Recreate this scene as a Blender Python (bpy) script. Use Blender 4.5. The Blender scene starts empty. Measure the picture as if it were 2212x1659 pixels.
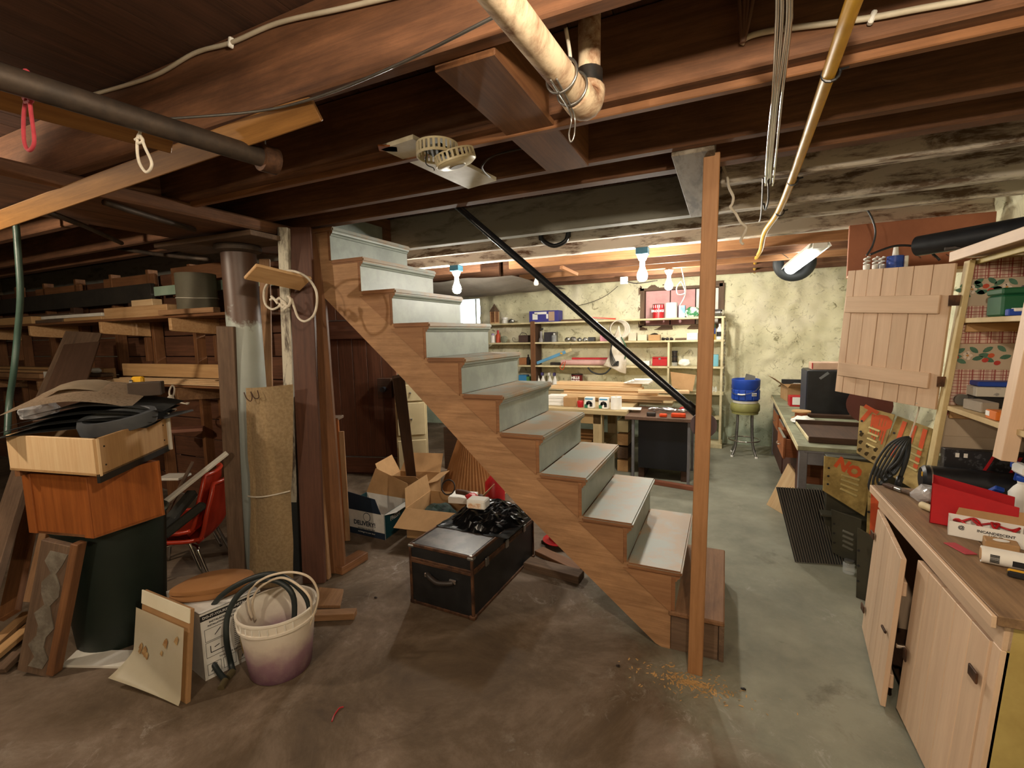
import bpy, bmesh, math, random
from mathutils import Vector as V, Matrix as M, noise as mnoise
random.seed(7)
S = bpy.context.scene
C = S.collection
# ------------------------------------------------------------------ camera
F, YAW, PITCH, ROLL = 1002.96, .432, .1046, -.0209
CAM = V((0.163, -2.2464, 1.5548))
cy, sy, cp, sp = math.cos(YAW), math.sin(YAW), math.cos(PITCH), math.sin(PITCH)
FW = V((-sy*cp, cy*cp, -sp)); r0 = V((cy, sy, 0)); u0 = r0.cross(FW)
RT = math.cos(ROLL)*r0 + math.sin(ROLL)*u0; UP = -math.sin(ROLL)*r0 + math.cos(ROLL)*u0
cd = bpy.data.cameras.new('camera'); cam = bpy.data.objects.new('camera', cd); C.objects.link(cam)
cd.sensor_width = 36; cd.lens = F/2212*36; cd.clip_start = .02
m = M((RT, UP, -FW)).transposed().to_4x4(); m.translation = CAM; cam.matrix_world = m
S.camera = cam
# ------------------------------------------------------------------ world, exposure
wd = bpy.data.worlds.new('world'); S.world = wd; wd.use_nodes = True
wd.node_tree.nodes['Background'].inputs[0].default_value = (.75, .85, 1, 1)
wd.node_tree.nodes['Background'].inputs[1].default_value = 5.0
vs = S.view_settings; vs.view_transform = 'Standard'; vs.look = 'None'; vs.gamma = 1; vs.exposure = 0.9; vs.use_curve_mapping = False
# ------------------------------------------------------------------ helpers
def at(x, y, X=None, Y=None, Z=None):
    d = FW + RT*((x-1106)/F) - UP*((y-829.5)/F)
    if X is not None: t = (X-CAM.x)/d.x
    elif Y is not None: t = (Y-CAM.y)/d.y
    else: t = (Z-CAM.z)/d.z
    return CAM + d*t
def wm(o):
    b = o.matrix_basis
    return wm(o.parent) @ o.matrix_parent_inverse @ b if o.parent else b.copy()
def par(o, p):
    if p is not None:
        o.parent = p; o.matrix_parent_inverse = wm(p).inverted()
    return o
def tag(o, label, cat, group=None):
    o['label'] = label; o['category'] = cat
    if group: o['group'] = group
    return o
def struct(o, label=None):
    o['kind'] = 'structure'
    if label: o['label'] = label
    return o
def thing(name, label, cat, loc=(0, 0, 0), group=None, rz=0):
    o = bpy.data.objects.new(name, None); C.objects.link(o); o.location = loc; o.rotation_euler.z = rz
    o.empty_display_size = .05
    return tag(o, label, cat, group)
def link(name, me, parent=None, mtx=None):
    o = bpy.data.objects.new(name, me); C.objects.link(o)
    if mtx is not None: o.matrix_basis = mtx
    return par(o, parent)
def frombm(name, bm, mt, parent=None, mtx=None, smooth=False):
    me = bpy.data.meshes.new(name); bmesh.ops.recalc_face_normals(bm, faces=bm.faces); bm.to_mesh(me); bm.free()
    for mm in (mt if isinstance(mt, (list, tuple)) else [mt]): me.materials.append(mm)
    if smooth:
        for p in me.polygons: p.use_smooth = True
        if smooth != 'all':
            try: me.set_sharp_from_angle(angle=math.radians(40))
            except Exception: pass
    return link(name, me, parent, mtx)
def poly(name, vs_, fs, mt, parent=None, mtx=None, smooth=False, thick=0):
    bm = bmesh.new(); q = [bm.verts.new(v) for v in vs_]
    for f in fs: bm.faces.new([q[i] for i in f])
    if thick: bmesh.ops.solidify(bm, geom=bm.faces[:], thickness=thick)
    return frombm(name, bm, mt, parent, mtx, smooth)
_bc = {}
def boxmesh(size, bev, mt):
    k = (round(size[0], 3), round(size[1], 3), round(size[2], 3), bev, mt.name)
    if k in _bc: return _bc[k]
    bm = bmesh.new(); bmesh.ops.create_cube(bm, size=1)
    bmesh.ops.scale(bm, vec=size, verts=bm.verts)
    b = min(bev, min(size)*.3)
    if b > 0: bmesh.ops.bevel(bm, geom=bm.edges[:], offset=b, segments=1, affect='EDGES')
    me = bpy.data.meshes.new('box'); bm.to_mesh(me); bm.free(); me.materials.append(mt); _bc[k] = me
    return me
def frame(ax, up=V((0, 0, 1))):
    x = V(ax).normalized(); up = V(up)
    if abs(x.dot(up)) > .99: up = V((0, 1, 0))
    z = (up - x*up.dot(x)).normalized(); y = z.cross(x)
    return M((x, y, z)).transposed()
def box(name, mt, c, size, parent=None, rz=0, bev=.003, rot=None):
    mtx = M.Translation(V(c)) @ (rot.to_4x4() if rot is not None else M.Rotation(rz, 4, 'Z'))
    return link(name, boxmesh(size, bev, mt), parent, mtx)
def bx(name, mt, x0, x1, y0, y1, z0, z1, parent=None, bev=.003):
    """axis-aligned box, longest axis = grain axis"""
    c = V(((x0+x1)/2, (y0+y1)/2, (z0+z1)/2)); d = (abs(x1-x0), abs(y1-y0), abs(z1-z0))
    k = d.index(max(d))
    if k == 0: return box(name, mt, c, d, parent, bev=bev)
    if k == 1: return box(name, mt, c, (d[1], d[0], d[2]), parent, bev=bev, rot=M(((0, -1, 0), (1, 0, 0), (0, 0, 1))))
    return box(name, mt, c, (d[2], d[1], d[0]), parent, bev=bev, rot=M(((0, 0, -1), (0, 1, 0), (1, 0, 0))))
def bar(name, mt, p0, p1, w, t, parent=None, up=(0, 0, 1), bev=.003):
    p0 = V(p0); p1 = V(p1); R = frame(p1-p0, up)
    return box(name, mt, (p0+p1)/2, ((p1-p0).length, w, t), parent, bev=bev, rot=R)
def spline(pts, sub=6, closed=False):
    pts = [V(p) for p in pts]; n = len(pts); out = []
    if n < 3 or sub < 2: return pts
    rng = range(n if closed else n-1)
    for i in rng:
        g = (lambda j: pts[j % n]) if closed else (lambda j: pts[max(0, min(n-1, j))])
        a, b, c, d = g(i-1), g(i), g(i+1), g(i+2)
        for s in range(sub):
            t = s/sub
            out.append(.5*((2*b)+(c-a)*t+(2*a-5*b+4*c-d)*t*t+(3*b-a-3*c+d)*t*t*t))
    if not closed: out.append(pts[-1])
    return out
def tubebm(bm, pts, r, n=8, closed=False):
    k = len(pts); rings = []; up = None
    for i, p in enumerate(pts):
        a = pts[(i-1) % k] if (closed or i > 0) else p
        b = pts[(i+1) % k] if (closed or i < k-1) else p
        tg = (b-a).normalized() if (b-a).length > 1e-9 else V((0, 0, 1))
        if up is None: up = tg.orthogonal().normalized()
        up = (up - tg*up.dot(tg)); up = up.normalized() if up.length > 1e-6 else tg.orthogonal().normalized()
        s = tg.cross(up); rr = r(i/(k-1)) if callable(r) else r
        rings.append([bm.verts.new(p+(up*math.cos(2*math.pi*j/n)+s*math.sin(2*math.pi*j/n))*rr) for j in range(n)])
    for i in range(k if closed else k-1):
        A, B = rings[i], rings[(i+1) % k]
        for j in range(n): bm.faces.new((A[j], A[(j+1) % n], B[(j+1) % n], B[j]))
    if not closed:
        bm.faces.new(rings[0][::-1]); bm.faces.new(rings[-1])
def tube(name, mt, pts, r, parent=None, n=8, sub=6, closed=False):
    bm = bmesh.new(); pp = spline(pts, sub, closed); o = V(pp[0]); tubebm(bm, [p-o for p in pp], r, n, closed)
    return frombm(name, bm, mt, parent, M.Translation(o), 'all' if r != 0 and n > 5 else False)
def lathe(name, mt, prof, loc, parent=None, n=24, rot=None, smooth=True, sx=1, sy=1, cap=True):
    bm = bmesh.new(); rings = []
    for r, z in prof:
        rings.append([bm.verts.new((r*math.cos(2*math.pi*j/n)*sx, r*math.sin(2*math.pi*j/n)*sy, z)) for j in range(n)] if r > 1e-5 else [bm.verts.new((0, 0, z))])
    for A, B in zip(rings, rings[1:]):
        for j in range(n):
            k = (j+1) % n
            if len(A) == 1 and len(B) == 1: continue
            if len(A) == 1: bm.faces.new((A[0], B[j], B[k]))
            elif len(B) == 1: bm.faces.new((A[j], A[k], B[0]))
            else: bm.faces.new((A[j], A[k], B[k], B[j]))
    if cap:
        if len(rings[0]) > 1: bm.faces.new(rings[0][::-1])
        if len(rings[-1]) > 1: bm.faces.new(rings[-1])
    return frombm(name, bm, mt, parent, M.Translation(V(loc)) @ (rot.to_4x4() if rot is not None else M()), smooth)
def cyl(name, mt, p0, p1, r, parent=None, n=16, r2=None):
    p0 = V(p0); p1 = V(p1); L = (p1-p0).length
    R = frame(p1-p0) @ M(((0, 0, 1), (0, 1, 0), (-1, 0, 0)))
    return lathe(name, mt, [(r, 0), (r if r2 is None else r2, L)], p0, parent, n, R)
def prism(name, mt, pts, d0, d1, plane='XZ', parent=None, mtx=None, bev=0, smooth=False):
    """polygon extruded from d0 to d1 along the axis normal to plane"""
    bm = bmesh.new()
    f = {'XZ': lambda a, b, d: (a, d, b), 'XY': lambda a, b, d: (a, b, d), 'YZ': lambda a, b, d: (d, a, b)}[plane]
    A = [bm.verts.new(f(a, b, d0)) for a, b in pts]; B = [bm.verts.new(f(a, b, d1)) for a, b in pts]
    n = len(pts)
    bm.faces.new(A); bm.faces.new(B[::-1])
    for i in range(n): bm.faces.new((A[i], B[i], B[(i+1) % n], A[(i+1) % n]))
    bmesh.ops.recalc_face_normals(bm, faces=bm.faces)
    if bev: bmesh.ops.bevel(bm, geom=bm.edges[:], offset=bev, segments=1, affect='EDGES')
    return frombm(name, bm, mt, parent, mtx, smooth)
def text(name, s, mt, mtx, size, parent=None, align='CENTER', bold=0.0, sx=1.0):
    cu = bpy.data.curves.new(name, 'FONT'); cu.body = s; cu.size = size; cu.align_x = align; cu.align_y = 'CENTER'
    cu.extrude = .0004; cu.offset = bold; cu.resolution_u = 2
    t = bpy.data.objects.new('tmp', cu); C.objects.link(t)
    dg = bpy.context.evaluated_depsgraph_get(); me = bpy.data.meshes.new_from_object(t.evaluated_get(dg))
    bpy.data.objects.remove(t); bpy.data.curves.remove(cu)
    me.materials.clear(); me.materials.append(mt); me.name = name
    return link(name, me, parent, mtx @ M.Diagonal((sx, 1, 1, 1)))
def basis(o, x, y):
    """4x4 with local x, y axes (for prints lying on a face)"""
    x = V(x).normalized(); y = V(y); y = (y-x*y.dot(x)).normalized(); z = x.cross(y)
    m = M((x, y, z)).transposed().to_4x4(); m.translation = V(o); return m
def copytree(o, parent=None):
    c = o.copy(); C.objects.link(c)
    if parent is not None: c.parent = parent
    for ch in [k for k in bpy.data.objects if k.parent == o]: copytree(ch, c)
    return c
# ------------------------------------------------------------------ materials
MT = {}
def nodes(name):
    mt = bpy.data.materials.new(name); mt.use_nodes = True; nt = mt.node_tree
    return mt, nt, nt.nodes['Principled BSDF'], lambda a, b: nt.links.new(a, b)
def coord(nt, scale, rnd=True):
    L = nt.links.new
    tc = nt.nodes.new('ShaderNodeTexCoord'); mp = nt.nodes.new('ShaderNodeMapping'); mp.inputs['Scale'].default_value = scale
    L(tc.outputs['Object'], mp.inputs['Vector'])
    if rnd:
        oi = nt.nodes.new('ShaderNodeObjectInfo'); vm = nt.nodes.new('ShaderNodeVectorMath'); vm.operation = 'SCALE'
        cx = nt.nodes.new('ShaderNodeCombineXYZ')
        L(oi.outputs['Random'], cx.inputs[0]); L(oi.outputs['Random'], cx.inputs[1]); L(oi.outputs['Random'], cx.inputs[2])
        L(cx.outputs[0], vm.inputs[0]); vm.inputs['Scale'].default_value = 40
        L(vm.outputs[0], mp.inputs['Location'])
    return mp.outputs['Vector']
def nz(nt, vec, scale, detail=4, rough=.6, dist=0):
    n = nt.nodes.new('ShaderNodeTexNoise'); n.inputs['Scale'].default_value = scale; n.inputs['Detail'].default_value = detail
    n.inputs['Roughness'].default_value = rough; n.inputs['Distortion'].default_value = dist
    nt.links.new(vec, n.inputs['Vector']); return n.outputs['Fac']
def ramp(nt, fac, stops):
    r = nt.nodes.new('ShaderNodeValToRGB'); e = r.color_ramp.elements
    while len(e) < len(stops): e.new(.5)
    for i, (p, c) in enumerate(stops): e[i].position = p; e[i].color = (*c, 1) if len(c) == 3 else c
    nt.links.new(fac, r.inputs[0]); return r.outputs[0]
def mix(nt, fac, a, b, mode='MIX'):
    x = nt.nodes.new('ShaderNodeMix'); x.data_type = 'RGBA'; x.blend_type = mode
    for s, v in ((0, fac), (6, a), (7, b)):
        if hasattr(v, 'is_output'): nt.links.new(v, x.inputs[s])
        else: x.inputs[s].default_value = v if s == 0 else (*v, 1)
    return x.outputs[2]
def bumpn(nt, b, h, st, d=.002):
    n = nt.nodes.new('ShaderNodeBump'); n.inputs['Strength'].default_value = st; n.inputs['Distance'].default_value = d
    nt.links.new(h, n.inputs['Height']); nt.links.new(n.outputs[0], b.inputs['Normal'])
def srgb(h):
    if isinstance(h, str): h = tuple(int(h[i:i+2], 16)/255 for i in (0, 2, 4))
    return tuple(((c+.055)/1.055)**2.4 if c > .04045 else c/12.92 for c in h)
def wood(name, c1, c2, rough=.65, grain=1.0, dirt=.25, bump=.25):
    if name in MT: return MT[name]
    mt, nt, b, L = nodes(name); c1 = srgb(c1); c2 = srgb(c2)
    g = nz(nt, coord(nt, (1.5*grain, 38*grain, 38*grain)), 1.5, 6, .7, .15)
    big = nz(nt, coord(nt, (2.0, 7, 7)), 1.4, 7, .7, .3)
    col = ramp(nt, g, [(.28, c1), (.72, c2)])
    col = mix(nt, dirt, col, ramp(nt, big, [(.35, (.25, .2, .16)), (.65, (1, 1, 1))]), 'MULTIPLY')
    oi = nt.nodes.new('ShaderNodeObjectInfo')
    col = mix(nt, .35, col, ramp(nt, oi.outputs['Random'], [(0, (.6, .58, .55)), (1, (1.0, 1.0, 1.0))]), 'MULTIPLY')
    L(col, b.inputs['Base Color']); b.inputs['Roughness'].default_value = rough
    bumpn(nt, b, g, bump, .002); MT[name] = mt; return mt
def mat(name, c, rough=.6, metal=0, c2=None, scale=6, var=.5, bump=0, stretch=(1, 1, 1), lo=.4, hi=.6, spec=None, coat=0):
    if name in MT: return MT[name]
    mt, nt, b, L = nodes(name); c = srgb(c)
    b.inputs['Roughness'].default_value = rough; b.inputs['Metallic'].default_value = metal
    if spec is not None: b.inputs['Specular IOR Level'].default_value = spec
    if coat: b.inputs['Coat Weight'].default_value = coat
    c2 = srgb(c2) if c2 else tuple(k*.72 for k in c)
    n = nz(nt, coord(nt, stretch), scale, 5, .65)
    L(mix(nt, ramp(nt, n, [(lo, (0, 0, 0)), (hi, (var, var, var))]), c, c2), b.inputs['Base Color'])
    if bump: bumpn(nt, b, n, bump, .003)
    MT[name] = mt; return mt
def emit(name, c, st):
    if name in MT: return MT[name]
    mt, nt, b, L = nodes(name); b.inputs['Base Color'].default_value = (*c, 1)
    b.inputs['Emission Color'].default_value = (*c, 1); b.inputs['Emission Strength'].default_value = st
    MT[name] = mt; return mt
def glassm(name, c=(1, 1, 1), rough=.05, alpha=.25):
    if name in MT: return MT[name]
    mt, nt, b, L = nodes(name); b.inputs['Base Color'].default_value = (*c, 1); b.inputs['Roughness'].default_value = rough
    b.inputs['Alpha'].default_value = alpha; MT[name] = mt; return mt
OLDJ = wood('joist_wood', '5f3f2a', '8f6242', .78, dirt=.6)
WHJ = None
def whitewash(name, wood_c, wash_c, lo, hi):
    mt, nt, b, L = nodes(name)
    g = nz(nt, coord(nt, (1.2, 18, 18)), 1.6, 5, .65, .5)
    col = ramp(nt, g, [(.3, tuple(k*.6 for k in srgb(wood_c))), (.7, srgb(wood_c))])
    n = nz(nt, coord(nt, (2.2, 9, 9)), 1.5, 6, .7, .3)
    L(mix(nt, ramp(nt, n, [(lo, (0, 0, 0)), (hi, (1, 1, 1))]), col, srgb(wash_c)), b.inputs['Base Color'])
    b.inputs['Roughness'].default_value = .85; bumpn(nt, b, n, .4, .003); MT[name] = mt; return mt
W_PINE = wood('pine', 'b98a58', 'd8b183', .6, dirt=.15)
W_NEW = wood('new_pine', 'd9b183', 'ecd0a4', .6, dirt=.08)
W_OLD = wood('weathered_wood', '5b4636', '7f6650', .8, dirt=.5)
W_BRN = wood('brown_wood', '6d4527', '94643c', .7, dirt=.4)
W_DRK = wood('dark_wood', '3b2618', '573925', .75, dirt=.45)
W_STR = wood('stringer_fir', '98704c', 'c0956c', .7, dirt=.5)
W_ORG = wood('varnished_wood', '8a4a20', 'b0662f', .4, dirt=.3, bump=.1)
W_TAN = wood('tan_plywood', 'b98f5f', 'd2aa78', .55, dirt=.12, bump=.1)
CARD = mat('cardboard', 'b58f63', .85, c2='9c784f', scale=4, var=.6)
WHITE = mat('white_paint', 'e6e3da', .5, c2='cfcabb', scale=5, var=.6)
CREAM = mat('cream_paint', 'd9cda6', .6, c2='b7a97f', scale=5, var=.8)
BLACKP = mat('black_plastic', '17181b', .4, c2='26282c', scale=8)
RUBBER = mat('black_rubber', '1d2021', .6, c2='2c2f30', scale=7)
STEEL = mat('grey_steel', '9b9a96', .35, .85, c2='6c6a66', scale=6)
CHROME = mat('chrome', 'd0d0d0', .12, 1.0, c2='b0b0b0', scale=6)
RUST = mat('rusty_metal', '6b4a34', .6, .5, c2='3f2b20', scale=14, var=1)
DKMET = mat('dark_metal', '2b2a2a', .5, .6, c2='453a33', scale=12, var=.9)
ROPE = mat('cotton_rope', 'd8d0c0', .9, c2='b9ae9a', scale=30)
RED = mat('red_plastic', 'b81a22', .4, c2='9a141c', scale=6)
ORANGE = mat('orange_plastic', 'd8481e', .3, c2='b93a17', scale=6)
BLUE = mat('blue_plastic', '2047a8', .45, c2='183a8c', scale=6)
GREEN = mat('green_plastic', '1f5c3c', .4, c2='174a30', scale=6)
YELL = mat('yellow_plastic', 'd9a51c', .45, c2='b8861a', scale=5)
PAPER = mat('white_paper', 'eceae4', .8, c2='dcd9d0', scale=5)
INK = mat('black_ink', '1b1a1a', .7)
GLASS = glassm('clear_glass', (.9, .95, .95), .05, .25)
CLEARP = glassm('clear_plastic', (.85, .86, .88), .15, .35)
# ------------------------------------------------------------------ lamps (bare bulbs, the last one added as fill)
FRONT_C, BACK_C = (1.0, .84, .64), (1.0, .94, .82)
BULBF = emit('warm_bulb_glow', FRONT_C, 820)
BULBB = emit('white_bulb_glow', BACK_C, 330)
PORC = mat('white_porcelain', 'e8e6e0', .3)
BLUEBOX = mat('blue_junction_box', '3f86a8', .5)
BULB_P = [(.006, 0), (.013, -.004), (.0135, -.03), (.017, -.045), (.027, -.068), (.030, -.085), (.027, -.102), (.016, -.113), (0, -.116)]
def bulb(loc, label, glow, jb=True, group=None, k=1.0):
    t = thing('ceiling_bulb', label, 'light bulb', loc, group); x, y, z = loc
    lathe('bulb_glass', glow, [(a*k, b*k) for a, b in BULB_P], (x, y, z-.05), t, 16)
    lathe('socket', PORC, [(.02, -.052), (.03, -.045), (.045, -.012), (.05, 0)], loc, t, 16)
    if not jb: cyl('cord', PORC, (x, y, z), (x, y, 2.516), .006, t, 8)
    if jb: box('junction_box', BLUEBOX, (x, y, z+.028), (.1, .1, .055), t)
    return t
bulb((.32, -1.95, 2.285), 'bare warm light bulb on the joists above the viewer', BULBF, False)
bulb((-3.35, -2.1, 2.26), 'bare warm light bulb over the left front corner', BULBF, False)
bulb((-.9, -3.4, 2.26), 'added warm fill bulb far behind the viewer', BULBF, False)  # unseen fill bulb, added to brighten the foreground
# ------------------------------------------------------------------ floor
def floor_mat():
    mt, nt, b, L = nodes('concrete_floor')
    v = coord(nt, (1, 1, 1), False)
    base = ramp(nt, nz(nt, v, 1.5, 12, .74, .5), [(.3, srgb('413427')), (.46, srgb('60503e')), (.58, srgb('796858')), (.74, srgb('a29587'))])
    grn = ramp(nt, nz(nt, v, 2.2, 6, .65), [(.3, srgb('6f7264')), (.65, srgb('979886'))])
    sx = nt.nodes.new('ShaderNodeSeparateXYZ'); L(v, sx.inputs[0])
    wob = nz(nt, v, 1.6, 5, .7)
    def math_(op, a, c):
        n = nt.nodes.new('ShaderNodeMath'); n.operation = op; n.use_clamp = False
        for i, k in enumerate((a, c)):
            if hasattr(k, 'is_output'): L(k, n.inputs[i])
            else: n.inputs[i].default_value = k
        return n.outputs[0]
    edge = math_('ADD', math_('MULTIPLY', sx.outputs[0], .9), math_('MULTIPLY', sx.outputs[1], .55))
    edge = math_('ADD', edge, math_('MULTIPLY', wob, 1.6))
    m1 = ramp(nt, edge, [(.55, (0, 0, 0)), (1.0, (.85, .85, .85))])
    col = mix(nt, m1, base, grn)
    spl = ramp(nt, nz(nt, v, 8, 12, .82, 1.2), [(.54, (0, 0, 0)), (.66, (.7, .7, .7))])
    zone = ramp(nt, nz(nt, v, 1.3, 4, .6), [(.5, (0, 0, 0)), (.62, (1, 1, 1))])
    col = mix(nt, mix(nt, 1.0, spl, zone, 'MULTIPLY'), col, srgb('b9b3aa'))
    dk = ramp(nt, nz(nt, v, 2.6, 6, .7, .8), [(.6, (1, 1, 1)), (.75, (.55, .5, .45))])
    col = mix(nt, 1.0, col, dk, 'MULTIPLY')
    L(col, b.inputs['Base Color']); b.inputs['Roughness'].default_value = .75
    bumpn(nt, b, nz(nt, v, 9, 12, .8), .6, .006)
    return mt
bm = bmesh.new(); q = [bm.verts.new(c) for c in ((-9.5, -4.7, 0), (1.8, -4.7, 0), (1.8, 4.95, 0), (-9.5, 4.95, 0))]; bm.faces.new(q)
r = bmesh.ops.extrude_face_region(bm, geom=bm.faces[:]); bmesh.ops.translate(bm, vec=(0, 0, -.1), verts=[v for v in r['geom'] if isinstance(v, bmesh.types.BMVert)])
struct(frombm('floor', bm, floor_mat()))
# ------------------------------------------------------------------ rough foundation walls
def wall_mat():
    mt, nt, b, L = nodes('limewashed_stone')
    v = coord(nt, (1, 1, 1), False)
    big = nz(nt, v, 1.6, 5, .6); fine = nz(nt, v, 9, 8, .75, .6)
    col = ramp(nt, big, [(.3, srgb('c6c2a0')), (.5, srgb('dcd6b4')), (.7, srgb('e9e2ca'))])
    sx = nt.nodes.new('ShaderNodeSeparateXYZ'); L(v, sx.inputs[0])
    w = nt.nodes.new('ShaderNodeMath'); w.operation = 'MULTIPLY_ADD'; L(big, w.inputs[0]); w.inputs[1].default_value = .8; L(sx.outputs[2], w.inputs[2])
    low = ramp(nt, w.outputs[0], [(.6, (1, 1, 1)), (1.5, (0, 0, 0))])
    col = mix(nt, low, col, srgb('a3ae98'))
    wv = nt.nodes.new('ShaderNodeTexNoise'); wv.inputs['Scale'].default_value = 3.5; wv.inputs['Detail'].default_value = 6; L(v, wv.inputs['Vector'])
    ad = nt.nodes.new('ShaderNodeVectorMath'); ad.operation = 'MULTIPLY_ADD'; L(wv.outputs['Color'], ad.inputs[0]); ad.inputs[1].default_value = (.45, .45, .45); L(v, ad.inputs[2])
    vo = nt.nodes.new('ShaderNodeTexVoronoi'); vo.feature = 'DISTANCE_TO_EDGE'; vo.inputs['Scale'].default_value = 4.2; L(ad.outputs[0], vo.inputs['Vector'])
    c1 = ramp(nt, vo.outputs['Distance'], [(.002, (1, 1, 1)), (.014, (0, 0, 0))])
    msk = ramp(nt, nz(nt, v, 5.5, 5, .7), [(.5, (0, 0, 0)), (.6, (.8, .8, .8))])
    c1 = mix(nt, 1.0, c1, msk, 'MULTIPLY')
    c2 = ramp(nt, nz(nt, v, 7, 9, .72, 1.6), [(.33, (1, 1, 1)), (.40, (0, 0, 0))])
    cr = mix(nt, mix(nt, 1.0, c1, c2, 'LIGHTEN'), (1, 1, 1), (.3, .28, .2))
    col = mix(nt, 1.0, col, cr, 'MULTIPLY')
    st = ramp(nt, fine, [(.3, (.45, .42, .34)), (.45, (1, 1, 1))])
    col = mix(nt, .7, col, st, 'MULTIPLY')
    L(col, b.inputs['Base Color']); b.inputs['Roughness'].default_value = .9
    bumpn(nt, b, fine, .8, .02)
    return mt
STONE = wall_mat()
def rough_wall(name, o, ux, nx, uz, nz_, nrm, holes=(), amp=.035):
    """grid in directions ux, uz displaced along nrm; holes = (u0,u1,z0,z1) left open"""
    bm = bmesh.new(); g = {}; o = V(o); ux = V(ux); uz = V(uz); nrm = V(nrm); du = ux.length/nx; dz = uz.length/nz_
    for i in range(nx+1):
        for j in range(nz_+1):
            p = o+ux*(i/nx)+uz*(j/nz_)
            h = mnoise.fractal(p*2.4, 1, 2.1, 4)*amp*1.2 + (.5-abs(mnoise.noise(p*4.2)))*amp*1.6 + mnoise.noise(p*13)*amp*.3
            g[i, j] = bm.verts.new(p+nrm*h)
    for i in range(nx):
        for j in range(nz_):
            u = (i+.5)*du; z = (j+.5)*dz
            if any(a < u < b and c < z < d for a, b, c, d in holes): continue
            bm.faces.new((g[i, j], g[i+1, j], g[i+1, j+1], g[i, j+1]))
    for v in [v for v in bm.verts if not v.link_faces]: bm.verts.remove(v)
    return struct(frombm(name, bm, STONE, smooth='all'))
YB = 4.75
wl0, wl1 = at(985, 636, Y=YB), at(1041, 700, Y=YB)
wr0, wr1 = at(1383, 618, Y=YB), at(1560, 703, Y=YB)
W1 = (wl0.x, wl1.x, wl1.z, min(wl0.z, 2.2)); W2 = (wr0.x, wr1.x, wr1.z, min(wr0.z, 2.2))
rough_wall('wall_back', (-9.5, YB, -.06), (11.4, 0, 0), 285, (0, 0, 2.66), 64, (0, -1, 0), [(W1[0]+9.5, W1[1]+9.5, W1[2]+.06, W1[3]+.06), (W2[0]+9.5, W2[1]+9.5, W2[2]+.06, W2[3]+.06)])
rough_wall('wall_right', (1.72, -4.7, -.06), (0, 9.6, 0), 200, (0, 0, 2.66), 54, (-1, 0, 0))
PLAINW = mat('dirty_limewash', '9a8f78', .9, c2='6f6450', scale=2, var=1)
struct(bx('wall_outer', PLAINW, -9.5, -9.4, -4.7, 4.95, -.1, 2.6))
struct(bx('wall_front', PLAINW, -9.4, 1.8, -4.7, -4.6, -.1, 2.6))
# cellar window with daylight
FRMW = mat('window_frame_paint', 'b9b7a8', .6)
wn = bpy.data.objects.new('window_1', None); C.objects.link(wn); wn.location = ((W1[0]+W1[1])/2, YB, W1[2]); struct(wn, 'small bright cellar window high on the back wall')
d = .18
for nm, a in (('jamb', (W1[0]-.02, W1[0]+.02, YB-.01, YB+d, W1[2], W1[3])), ('jamb', (W1[1]-.02, W1[1]+.02, YB-.01, YB+d, W1[2], W1[3])), ('sill', (W1[0], W1[1], YB-.03, YB+d, W1[2]-.03, W1[2]+.015)), ('head', (W1[0], W1[1], YB-.01, YB+d, W1[3]-.02, W1[3]+.03))):
    bx(nm, FRMW, *a, wn)
xm = W1[0]+(W1[1]-W1[0])*.66
bx('mullion', FRMW, xm-.012, xm+.012, YB+.1, YB+.13, W1[2], W1[3], wn)
bx('pane', GLASS, W1[0]+.02, xm-.012, YB+.112, YB+.118, W1[2]+.01, W1[3]-.02, wn, 0)
bx('pane', GLASS, xm+.012, W1[1]-.02, YB+.112, YB+.118, W1[2]+.01, W1[3]-.02, wn, 0)
# window recess blocked with pink foam boards
PINK = mat('pink_foam_board', 'd6a7a5', .8, c2='c18f8e', scale=3, var=.7)
wn = bpy.data.objects.new('window_2', None); C.objects.link(wn); wn.location = ((W2[0]+W2[1])/2, YB, W2[2]); struct(wn, 'window recess blocked with pink foam boards')
for nm, a in (('jamb', (W2[0]-.02, W2[0]+.06, YB-.02, YB+.25, W2[2], W2[3])), ('jamb', (W2[1]-.05, W2[1]+.02, YB-.02, YB+.25, W2[2], W2[3])), ('sill', (W2[0], W2[1], YB-.02, YB+.25, W2[2]-.04, W2[2]+.03)), ('head', (W2[0], W2[1], YB-.02, YB+.25, W2[3]-.05, W2[3]+.03))):
    bx(nm, W_OLD, *a, wn)
xs = [W2[0]+.06, W2[0]+(W2[1]-W2[0])*.37, W2[0]+(W2[1]-W2[0])*.68, W2[1]-.05]
for i in range(3):
    bx('foam_board', PINK if i < 2 else WHITE, xs[i]+.006, xs[i+1]-.006, YB+.1+.02*i, YB+.14+.02*i, W2[2]+.03, W2[3]-.05, wn)
bx('backing', W_DRK, W2[0], W2[1], YB+.24, YB+.28, W2[2]-.05, W2[3]+.05, wn)
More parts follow.
